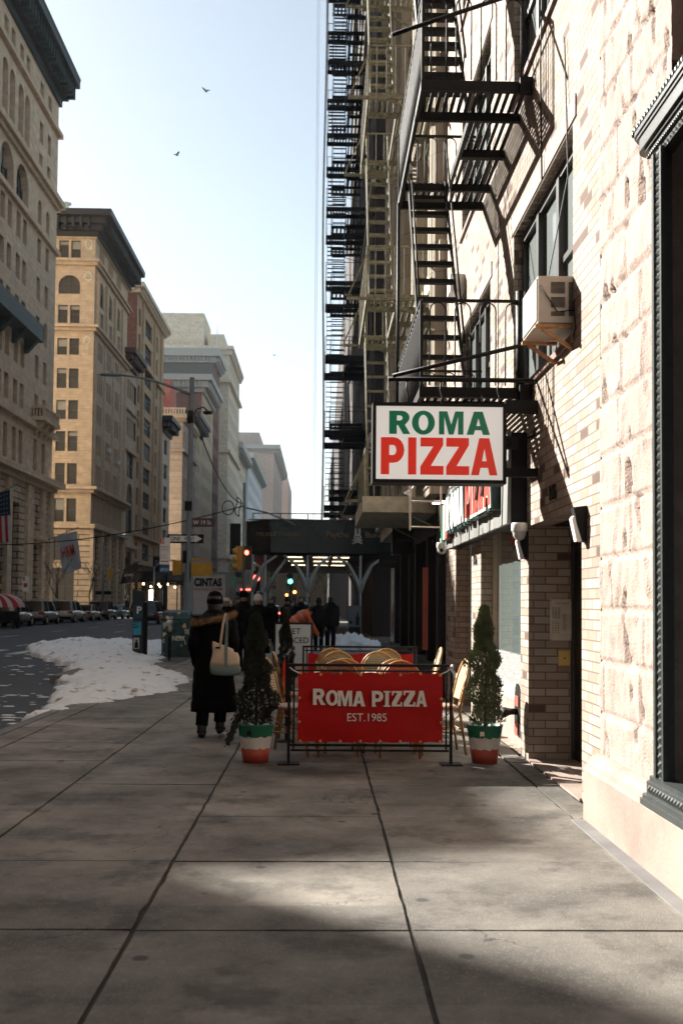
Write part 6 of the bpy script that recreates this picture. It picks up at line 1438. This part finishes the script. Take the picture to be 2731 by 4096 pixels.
b=MB(); b.tube([Vector((-28.7,86.4,9.6))-t.location,Vector((-25.2,85.6,11.3))-t.location],.05,6); b.build('pole',M['galv'],t)
t=thing('store_flag','white flag with red H&M letters hanging between the two big stone buildings','flag',(-25,105,6))
A=cloth((-26.2,105,4.2),(-24.3,105,4.9),(-24.9,105,8.7),(-26.9,105,8.2),amp=.10,seed=1)
cloth_part(A,0,1,0,1,mat('white_flag_cloth',(.42,.44,.46),.7,var=.08),'cloth',t,nx=16,nz=12)
ud=(Vector((-24.6,105,6.9))-Vector((-26.4,105,6.3))).normalized()
text_mesh('lettering','H&M',M['redl'],t,Vector((-26.2,104.82,5.85)),ud,Vector((-.25,0,1)).normalized(),(0,-1,0),1.15,.02,.01,sx=1.35)
b=MB(); b.tube([Vector((-28.7,105.2,7.4))-t.location,Vector((-24.7,105,9.1))-t.location],.05,6); b.build('pole',M['galv'],t)
t=thing('store_flag','black flag with small white letters hanging further down the left facades','flag',(-25,140,5))
A=cloth((-27.2,140,3.9),(-25.1,140,4.2),(-24.8,140,7.1),(-26.7,140,6.0),amp=.1,seed=2); cloth_part(A,0,1,0,1,M['black'],'cloth',t)
b=MB(); b.tube([Vector((-28.7,140.2,4.9))-t.location,Vector((-23.6,140,7.5))-t.location],.05,6); b.build('pole',M['galv'],t)
text_mesh('lettering','BANANA',M['whl'],t,Vector((-26.6,139.8,4.95)),(1,0,.1),(0,0,1),(0,-1,0),.3,.0,.01,sx=1.2)
t=thing('store_flag','dark grey banner on the ochre building above the canopy','flag',(-26,165,8)); b=MB(); b.box(-.9,1.7,0,.05,-2.2,.8); b.build('cloth',M['black'],t); b=MB(); b.tube([(-2.6,.02,.9),(1.8,.02,.85)],.05,6); b.build('pole',M['galv'],t)
text_mesh('lettering','ZARA',M['galv'],t,Vector((-26.6,164.97,7.6)),(1,0,0),(0,0,1),(0,-1,0),.6,.0,.01,sx=1.9)
# dark canopy / hoarding
t=thing('street_canopy','black entrance canopy with lit lamps under it along the left pavement','canopy',(-25,158,0)); b=MB(); b.box(-3.4,3.2,0,26,4.6,6.3); b.build('roof',M['black'],t)
b=MB()
for y in (0.2,6,12,18,25):
    for x in (-3.2,3.0): b.tube([(x,y,0),(x,y,4.6)],.09,6)
b.build('posts',M['black'],t); b=MB()
for k in range(6): b.ell((-2.2+k*.85,.3+2*(k%3),4.3-.4*(k%2)),(.16,.16,.16),8,5)
b.build('lamps',mat('warm_canopy_lamp',(.9,.6,.3),.5,emit=(1,.7,.35),estr=5),t)
b=MB(); b.box(-.4,3.6,-.1,-.02,4.9,6.2); b.build('sign_board',mat('navy_sign_board',(.012,.02,.035),.4),t); text_mesh('lettering','SHOPFRONT'[:0]+'OPEN',M['galv'],t,Vector((-24.6,157.88,5.4)),(1,0,0),(0,0,1),(0,-1,0),.35,.0,.01,sx=2) if False else None
b=MB(); b.box(-1.8,-1.0,3,3.05,1.8,3.4); b.box(.6,1.2,2,2.05,2.0,3.0); b.build('lit_window',mat('lit_window',(.7,.65,.5),.5,emit=(1,.9,.7),estr=2),t)
# lamp posts on the far kerb
def farlamp(x,y,h,lab):
    t=thing('street_lamp',lab,'street lamp',(x,y,-.1)); b=MB(); b.tube([(0,0,0),(0,0,h)],[.14,.08],7); b.build('pole',M['galv'],t); b=MB(); b.tube([(0,0,h-.1),(.8,0,h+.5),(2.0,0,h+.8)],.05,6); b.build('arm',M['galv'],t); b=MB(); b.ell((2.3,0,h+.8),(.45,.16,.1),10,5); b.build('lamp_head',M['galv'],t); return t
t=farlamp(-21.3,101,7.4,'grey lamp post on the far kerb in front of the tan corner building')
b=MB(); b.box(.5,.9,-.15,.15,3.9,4.9); b.build('signal_housing',M['yel'],t); b=MB(); b.box(-.7,.8,-.06,-.02,2.3,2.65); b.build('one_way_sign',M['black'],t)
farlamp(-21.5,133,6.2,'grey post with a crossbar near the black canopy')
# parking sign far left
t=thing('parking_sign','small white parking sign on a post in front of the limestone piers','parking sign',(-21.4,75,-.1)); b=MB(); b.tube([(0,0,0),(0,0,3.4)],.04,6); b.build('post',M['galv'],t); b=MB(); b.box(-.22,.22,-.06,-.03,2.3,3.4); b.build('sign_plate',M['whl'],t); b=MB(); b.box(-.18,-.05,-.065,-.0605,3.1,3.35); b.box(-.14,.14,-.065,-.0605,2.6,2.9); part_each(b,'print',M['redl'],t,local=True)
# bare trees
def bare_tree(x,y,h,lab,seed,grp='bare winter trees on the far pavement'):
    rg=random.Random(seed); t=thing('bare_tree',lab,'tree',(x,y,-.1),group=grp); b=MB(); c=MB()
    def grow(mb,p,d,l,r,n):
        q=p+d*l; mb.tube([p,(p+q)/2+Vector((rg.gauss(0,.04),rg.gauss(0,.04),0))*l,q],[r,r*.85,r*.65],5)
        if n==0: return
        for k in range(3 if n>1 else 2):
            dd=(d+Vector((rg.uniform(-.8,.8),rg.uniform(-.8,.8),rg.uniform(-.05,.5)))).normalized(); grow(c,q,dd,l*rg.uniform(.6,.82),r*.6,n-1)
    grow(b,Vector((0,0,0)),Vector((0,0,1)),h*.34,.09,4); b.build('trunk',M['bark'],t); c.build('crown',M['bark'],t)
bare_tree(-23.3,104,6.5,'bare winter tree against the dark ground floor of the tan building',1); bare_tree(-23.4,92,5.5,'thin bare tree by the limestone piers behind the parked cars',2)
bare_tree(-23.0,121,6.0,'bare tree at the side street between the two big stone buildings',5)
# birds
def bird(x,y,z,s,rz,lab):
    t=thing('flying_bird',lab,'bird',(x,y,z),rz,'pigeons flying over the avenue'); b=MB(); b.ell((0,0,0),(.07*s,.16*s,.06*s),8,6); b.ell((0,.17*s,.03*s),(.04*s,.05*s,.04*s),8,5); b.prism([(-.04,-.14),(.04,-.14),(.07,-.30),(-.07,-.30)],(0,0,0),(s,0,0),(0,s,0),(0,0,1),.01); b.build('body',M['gpost'],t)
    for k in (-1,1):
        b=MB(); b.prism([(0,.08),(.20,.14),(.42,-.02),(.25,-.06),(0,-.08)] if k>0 else [(0,.08),(-.20,.14),(-.42,-.02),(-.25,-.06),(0,-.08)],(0,0,.02),(s,0,.5*s*k),(0,s,0),(0,0,1),.012); b.build('wing',M['galv'],t)
bird(-7.05,60,31.9,.75,.6,'upper of the two pigeons high in the pale sky'); bird(-9.05,62,28.9,.7,-.8,'lower of the two pigeons in the pale sky'); bird(-3.4,72,19,.5,.2,'tiny bird low in the sky over the avenue')
# ================================================================ PEOPLE
M['skin']=mat('skin',(.42,.24,.17),.5,var=.05); M['coatk']=mat('black_down_coat',(.002,.002,.0025),.75,var=.1,spec=.12,bump=.004,bscale=30); M['wool']=mat('black_wool',(.002,.002,.0025),.95,spec=.1,bump=.004,bscale=120)
M['denim']=mat('dark_jeans',(.006,.008,.012),.85,spec=.15,bump=.002,bscale=90); M['hair']=mat('dark_brown_hair',(.018,.011,.008),.5); M['boot']=mat('black_leather_boot',(.008,.008,.008),.4)
M['orange']=mat('orange_safety_jacket',(.75,.12,.015),.65,var=.06); M['silver']=mat('reflective_band',(.40,.38,.36),.4); M['cream_wool']=mat('cream_knit',(.52,.49,.44),.95,bump=.004,bscale=90)
M['furm']=mat('tan_fur',(.30,.17,.08),.9,var=.5,nscale=25); M['brownc2']=mat('dark_olive_cloth',(.02,.018,.014),.9)
def person(label, loc, rz, h, coat='coatk', hem=.62, hat=None, lean=0.0, legs=((-.09,.0,0),(.09,.0,0)), arms=None, width=1.0, puffy=0, hair=True, trousers='denim', face=True, group=None, hood=None):
    t=thing('person',label,'person',loc,rz,group); k=h/1.75; t.scale=(k,k,k)
    # spine leans forward (towards +Y) by angle lean
    def S(x,s,y=0.0):
        """point at height s above the hip along the leaning spine"""
        return Vector((x, y*cos(lean)+s*sin(lean), .93+s*cos(lean)-y*sin(lean)))
    V=[];E=[];Rd=[]
    def v(p,r,par=None,r2=None): V.append(tuple(p)); Rd.append((r,r2 or r)); i=len(V)-1; (E.append((par,i)) if par is not None else None); return i
    pel=v(S(0,0),.125,None,.10); sp=v(S(0,.2),.115,pel,.09); ch=v(S(0,.40),.135,sp,.10); nk=v(S(0,.54,.0),.052,ch); hb=v(S(0,.60,.02),.060,nk,.065); hd=v(S(0,.69,.02),.082,hb,.095); v(S(0,.765,.01),.058,hd,.07)
    ll=[]
    for sx,(fx,fy,fz) in zip((-1,1),legs):
        hp=Vector((sx*.09,0,.90)); an=Vector((fx,fy,.09+fz)); kn=(hp+an)/2+Vector((sx*.005,.03+abs(fy)*.12+fz*.5,.02))
        a=v(hp,.085,pel); b_=v(kn,.055,a); c=v(an,.038,b_); toe=an+Vector((sx*.02,.15,-.045-fz*.35)); d=v(an+Vector((0,.03,-.05)),.038,c); v(toe,.026,d,.035); ll.append((hp,kn,an,toe))
    arms=arms or ((-.24,.02,.80),(.24,.02,.80)); al=[]
    for sx,hnd in zip((-1,1),arms):
        sh=S(sx*.165*width,.455); hn=Vector(hnd); 
        mid=(sh+hn)/2; dl=(hn-sh).length; out=max(0,.29**2-(dl/2)**2)**.5 if dl<.58 else .01
        el=mid+Vector((sx*.35,-.94,-.05)).normalized()*min(out,.2)
        a=v(sh,.052,ch); b_=v(el,.040,a); c=v(hn,.026,b_); d_=(hn-el).normalized(); 
        pm=v(hn+d_*.05,.030,c,.017); side=d_.cross(Vector((0,1,0.1))).normalized()
        for q,ln in zip((-.030,-.010,.010,.029),(.060,.072,.068,.052)):
            f1=v(hn+d_*.085+side*q,.0085,pm); f2=v(hn+d_*(.085+ln*.55)+side*q+Vector((0,.008,0)),.008,f1); v(hn+d_*(.085+ln)+side*q+Vector((0,.022,0)),.0068,f2)
        th=v(hn+d_*.03+side*(-.035*1)+Vector((0,.012,0)),.010,c); v(hn+d_*.07+side*(-.05)+Vector((0,.02,0)),.008,th)
        al.append((sh,el,hn))
    me=bpy.data.meshes.new('body'); me.from_pydata(V,E,[]); me.materials.append(M['skin']); o=bpy.data.objects.new('body',me); COL.objects.link(o); o.parent=t
    sk=o.modifiers.new('skin','SKIN'); 
    if not me.skin_vertices: me.attributes.new('_x','FLOAT','POINT') 
    lay=me.skin_vertices[0].data if me.skin_vertices else None
    if lay:
        for i,q in enumerate(lay): q.radius=Rd[i]
        lay[0].use_root=True
    ss=o.modifiers.new('sub','SUBSURF'); ss.levels=1; ss.render_levels=2
    # bake the modifiers into the mesh so that the object is plain geometry
    dg=bpy.context.evaluated_depsgraph_get(); nm=bpy.data.meshes.new_from_object(o.evaluated_get(dg)); nm.materials.clear(); nm.materials.append(M['skin']); o.modifiers.clear(); o.data=nm
    for p in nm.polygons: p.use_smooth=True
    # trousers and boots
    b=MB()
    for hp,kn,an,toe in ll: b.tube([hp+Vector((0,0,.06)),hp,kn,an+Vector((0,0,.05))],[.11,.108,.082,.075],12)
    b.tube([S(0,-.06),S(0,.12)],[.155,.15],14); b.build('trousers',M[trousers],t)
    for hp,kn,an,toe in ll:
        b=MB(); dn=(toe-an).normalized(); b.tube([an+Vector((0,0,.12)),an+Vector((0,0,.0)),an+Vector((0,-.01,-.04))],[.06,.055,.06],10); b.tube([an+Vector((0,-.06,-.055)),an+Vector((0,.04,-.045)),toe+Vector((0,0,.0)),toe+dn*.05],[.04,.050,.044,.028],10); b.build('boot',M['boot'],t)
    # coat
    b=MB(); n=20; rings=[]
    smin=hem-.93
    st=[]; s=smin
    while s<.50: st.append(s); s+=.022
    st+= [.50,.53,.56,.60]
    for s in st:
        if s<0: rx=.20+.045*(s/smin if smin<0 else 0)*(1 if smin<-.3 else .3); ry=.145+.02*(-s)
        elif s<.42: q=s/.42; rx=.20+.025*q-.02*sin(pi*q); ry=.145+.01*q
        else: q=min(1,(s-.42)/.18); rx=.225*(1-q)+.085*q if q<1 else .085; ry=.150*(1-q)+.085*q; 
        if s>.42: rx=.225-(.225-.085)*(q**1.2); ry=.15-.065*q
        m_=1+(.022*abs(sin(s*pi/.12)) if puffy and s<.5 else 0)+.01*sin(s*31)
        rx*=width*m_; ry*=width*m_
        if s<0: c0=Vector((0,0,.93+s)); rings.append([c0+Vector((rx*cos(a)*(1+.02*sin(3*a+s*9)),ry*sin(a)*(1+.03*sin(2*a+s*7)),0)) for a in [2*pi*i/n for i in range(n)]])
        else: rings.append([S(rx*cos(a),s,ry*sin(a)) for a in [2*pi*i/n for i in range(n)]])
    b.loft(rings)
    for sh,el,hn in al:
        L=[]; rs=[]
        for i in range(13):
            q=i/12; p=(sh*(1-2*q)+el*2*q) if q<.5 else (el*(2-2*q)+hn*(2*q-1)); L.append(p); rs.append((.085-.028*q)*(1+(.10*abs(sin(q*pi*6)) if puffy else .02)))
        b.tube([sh-(el-sh).normalized()*.03]+L,[.07]+rs,12)
    co_=b.build('coat',M[coat],t)
    H=lambda x,y,z: S(x,.69+z,.02+y)
    if hair:
        b=MB(); b.loft([[H(rx*cos(a),-.018+ry*sin(a)*1.0,z) for a in [2*pi*i/14 for i in range(14)]] for rx,ry,z in ((.088,.10,.03),(.086,.10,.075),(.06,.07,.105),(.01,.01,.118))],cap=True)
        b.loft([[H(rx*cos(a),-.045+ry*sin(a),z) for a in [2*pi*i/12 for i in range(12)]] for rx,ry,z in ((.07,.05,-.16),(.085,.06,-.08),(.088,.075,.03),(.08,.07,.08))]); b.build('hair',M['hair'],t)
    if face:
        for sx in (-1,1): b=MB(); b.ell(H(sx*.032,.083,.012),(.013,.006,.007),8,5); b.build('eye',M['hair'],t)
        b=MB(); b.tube([H(0,.088,.01),H(0,.108,-.025),H(0,.09,-.036)],[.008,.013,.008],6); b.build('nose',M['skin'],t)
        b=MB(); b.ell(H(0,.086,-.062),(.022,.006,.006),8,5); b.build('mouth',mat('lips',(.30,.10,.08),.4) if 'lips' not in M else M['lips'],t)
    if hat in ('beanie','beanie_cream'):
        b=MB(); b.loft([[H(rx*cos(a),-.008+ry*sin(a),z) for a in [2*pi*i/18 for i in range(18)]] for rx,ry,z in ((.094,.110,-.015),(.100,.116,.0),(.100,.116,.04),(.094,.110,.045),(.090,.104,.085),(.066,.076,.125),(.030,.035,.142),(.003,.003,.146))]); hh=b.build('hat',M['wool'] if hat=='beanie' else M['cream_wool'],t)
        if hat=='beanie_cream': b=MB(); b.ell(H(0,-.01,.165),(.04,.04,.035),12,8); b.build('pompom',mat('mottled_grey_pompom',(.25,.25,.27),.95,var=.5,nscale=60),hh)
    if hat=='earmuff':
        b=MB(); b.loft([[H(rx*cos(a),-.008+ry*sin(a),z) for a in [2*pi*i/18 for i in range(18)]] for rx,ry,z in ((.092,.106,.03),(.096,.11,.045),(.086,.10,.085),(.06,.07,.12),(.003,.003,.132))]); hh=b.build('hat',M['cream_wool'],t)
        for sx in (-1,1): b=MB(); b.ell(H(sx*.105,0,-.005),(.04,.06,.062),12,8); b.build('earmuff',M['cream_wool'],hh)
    if hood:
        b=MB(); rg=random.Random(9)
        cen=S(0,.50,-.06); N=2600; rx,ry=hood
        for i in range(N):
            a=rg.uniform(-pi*1.08,pi*.08); base=cen+Vector((rx*cos(a),ry*sin(a)-.02,.055*cos(a)+.015*sin(a)))
            d=Vector((cos(a)*rg.uniform(.2,1.2)+rg.gauss(0,.35),sin(a)*rg.uniform(.2,1.2)+rg.gauss(0,.3),rg.gauss(.05,.75))).normalized(); l=rg.uniform(.025,.06); s_=d.cross(Vector((rg.gauss(0,1),rg.gauss(0,1),rg.gauss(0,1)))).normalized()*.0035
            p=base+d*.008; b.add([p-s_,p+s_,p+d*l],[(0,1,2)])
        b.tube([cen+Vector((rx*cos(a),ry*sin(a)-.02,.055*cos(a)+.015*sin(a))) for a in [-pi*1.08+pi*1.16*i/16 for i in range(17)]],.028,8)
        b.build('fur_trim',M['furm'],co_)
        b=MB(); b.loft([[S(rr*cos(a)*1.1,z,-.05+rr*sin(a)*.9) for a in [2*pi*i/14 for i in range(14)]] for rr,z in ((.16,.40),(.17,.46),(.14,.52),(.09,.56))]); b.build('hood',M[coat],co_)
    return t,k
PG='dark clothed pedestrians under and before the scaffold'
t,k=person('woman walking away in a long black coat with fur-trimmed hood, canvas bag at her side',(-1.19,11.62,0),.02,1.62,hem=.30,hat='beanie',legs=((-.13,-.10,.0),(.075,.06,.03)),arms=((-.21,.06,.86),(.19,.16,.90)),width=1.14,puffy=1,face=False,hood=(.235,.16))
# tote bag over her right shoulder
t=thing('tote_bag','cream canvas tote bag with a grey-green base on the shoulder of the woman','bag',(-1.035,11.36,.70))
M['canvas']=mat('cream_canvas',(.60,.46,.34),.9,var=.08,nscale=8,bump=.002,bscale=200); M['teal']=mat('grey_green_canvas',(.16,.22,.20),.9,var=.08)
b=MB()
def tr(w,d,z,sk=0,n=20):
    o=[]
    for k in range(n):
        a=2*pi*k/n; c_,s_=cos(a),sin(a); x=w*abs(c_)**.45*(1 if c_>0 else -1); y=d*abs(s_)**.6*(1 if s_>0 else -1)
        nn=noise.noise(Vector((x*14,y*9,z*11)))*.016; o.append((x+sk+nn,y*(1+nn*10)-.012*max(0,1-abs(x)/w)*(z<.2),z+(.018*noise.noise(Vector((x*9,z*7,2))) if z>.02 else .012*abs(c_))+(.05*(-x)/w if z>.25 else 0)))
    return o
b.mi=1; b.loft([tr(.150,.060,0,.008),tr(.166,.075,.02,.006),tr(.168,.078,.05,.004),tr(.164,.074,.11)])
b.mi=0; b.loft([tr(.164,.074,.1105),tr(.160,.072,.15,-.002),tr(.150,.062,.20,-.006),tr(.138,.046,.25,-.014),tr(.122,.030,.30,-.024),tr(.108,.016,.335,-.034)]); b.build('bag_body',[M['canvas'],M['teal']],t)
b=MB(); b.bar((-.06,-.035,.33),(-.03,-.05,.56),.026,.006); b.bar((-.03,-.05,.56),(-.005,-.03,.68),.026,.006); b.build('strap',M['canvas'],t)
b=MB(); b.add([(-.01,-.093,.10),(.025,-.093,.10),(.025,-.075,.25),(-.01,-.075,.25),(-.01,-.035,.36),(.025,-.035,.36),(.0,-.055,.56),(.028,-.055,.56),(-.012,-.03,.69),(.012,-.03,.69)],[(0,1,2,3),(3,2,5,4),(4,5,7,6),(6,7,9,8)]); b.build('strap',M['teal'],t)
b=MB(); b.box(-.11,-.06,-.052,-.045,.295,.315); b.build('label_patch',M['black'],t)
person('woman with cream earmuffs and hat walking towards the camera',(-2.15,23.6,0),pi+.1,1.62,hat='earmuff',hem=.45,width=1.05,group=PG)
person('bearded man in a black beanie and fur collared coat walking towards the camera',(-1.68,22.6,0),pi,1.76,hat='beanie',hem=.5,hood=(.19,.13),group=PG)
person('man in glasses and a cream pompom hat walking towards the camera',(-1.27,21.0,0),pi-.1,1.68,hat='beanie_cream',hem=.5,width=1.12,group=PG)
person('bending worker in an orange safety jacket reaching down to the right',(-.80,30.0,0),-pi/2+.15,1.72,coat='orange',hem=.86,lean=.95,hat='beanie',arms=((-.20,.70,.66),(.12,.74,.60)),legs=((-.12,-.05,0),(.14,.1,0)),width=1.15,face=False)
w=[o for o in bpy.data.objects if o.get('label','').startswith('bending worker')][0]
b=MB()
def SL(x,s,y,lean=.95): return Vector((x,y*cos(lean)+s*sin(lean),.93+s*cos(lean)-y*sin(lean)))
for s in (.08,.30):
    b.loft([[SL(.242*cos(a),s+d,.185*sin(a)) for a in [2*pi*i/20 for i in range(20)]] for d in (0,.045)],cap=False)
for x in (-.11,.11): b.tube([SL(x,.30,-.178),SL(x,.50,-.13)],.018,6)
b.build('reflective_bands',M['silver'],w)
person('left of two dark figures seen from behind under the scaffold',(-.05,33,0),.1,1.68,hem=.75,hat='beanie',group=PG,face=False)
person('right, broader of two dark figures seen from behind under the scaffold',(.33,33.2,0),-.1,1.76,hem=.75,width=1.2,group=PG,face=False)
person('dark pedestrian under the scaffold left of the green traffic light',(-1.72,36,0),pi,1.72,hem=.6,group=PG)
person('dark pedestrian with a hat below the green traffic light',(-1.18,37,0),pi,1.70,hem=.6,hat='beanie',group=PG)
person('dark pedestrian right of the green traffic light, behind the worker',(-.72,37.5,0),pi,1.78,hem=.55,width=1.15,group=PG)
person('pedestrian half hidden behind the man with the pompom hat',(-2.45,30.5,0),pi,1.70,hem=.5,group=PG)
# low brick block closing the avenue under the scaffold
building('distant_brick_block','low dim brick block at the end of the street, seen under the scaffold',2,300,320,13,M['tan2'],[],[],[(a,a+2,z,z+2) for a in (3,8,13,18,23) for z in (1.5,5.5,9)],depth=30,seed=40)
for k,(x_,y_,h_) in enumerate(((-1.5,170,9),(.8,185,10),(-4.6,190,9),(-2.8,215,11))): bare_tree(x_,y_,h_,'far bare tree seen through the opening under the scaffold',20+k,'far trees beyond the scaffold')
# ---- thin winter haze: one closed box of even density round the whole place
hz=MB(); hz.box(-80,60,-210,1180,-1.2,112)
hm=bpy.data.materials.new('thin_haze'); hm.use_nodes=True; n_=hm.node_tree; n_.nodes.remove(n_.nodes['Principled BSDF'])
v_=n_.nodes.new('ShaderNodeVolumePrincipled'); v_.inputs['Color'].default_value=(.92,.95,1,1); v_.inputs['Density'].default_value=.00016; v_.inputs['Anisotropy'].default_value=.3
n_.links.new(v_.outputs[0], n_.nodes['Material Output'].inputs['Volume'])
ho=hz.build('haze',hm); ho['kind']='stuff'; ho['label']='thin even haze in the winter air over the avenue'; ho['category']='haze'
SC.cycles.volume_bounces=0
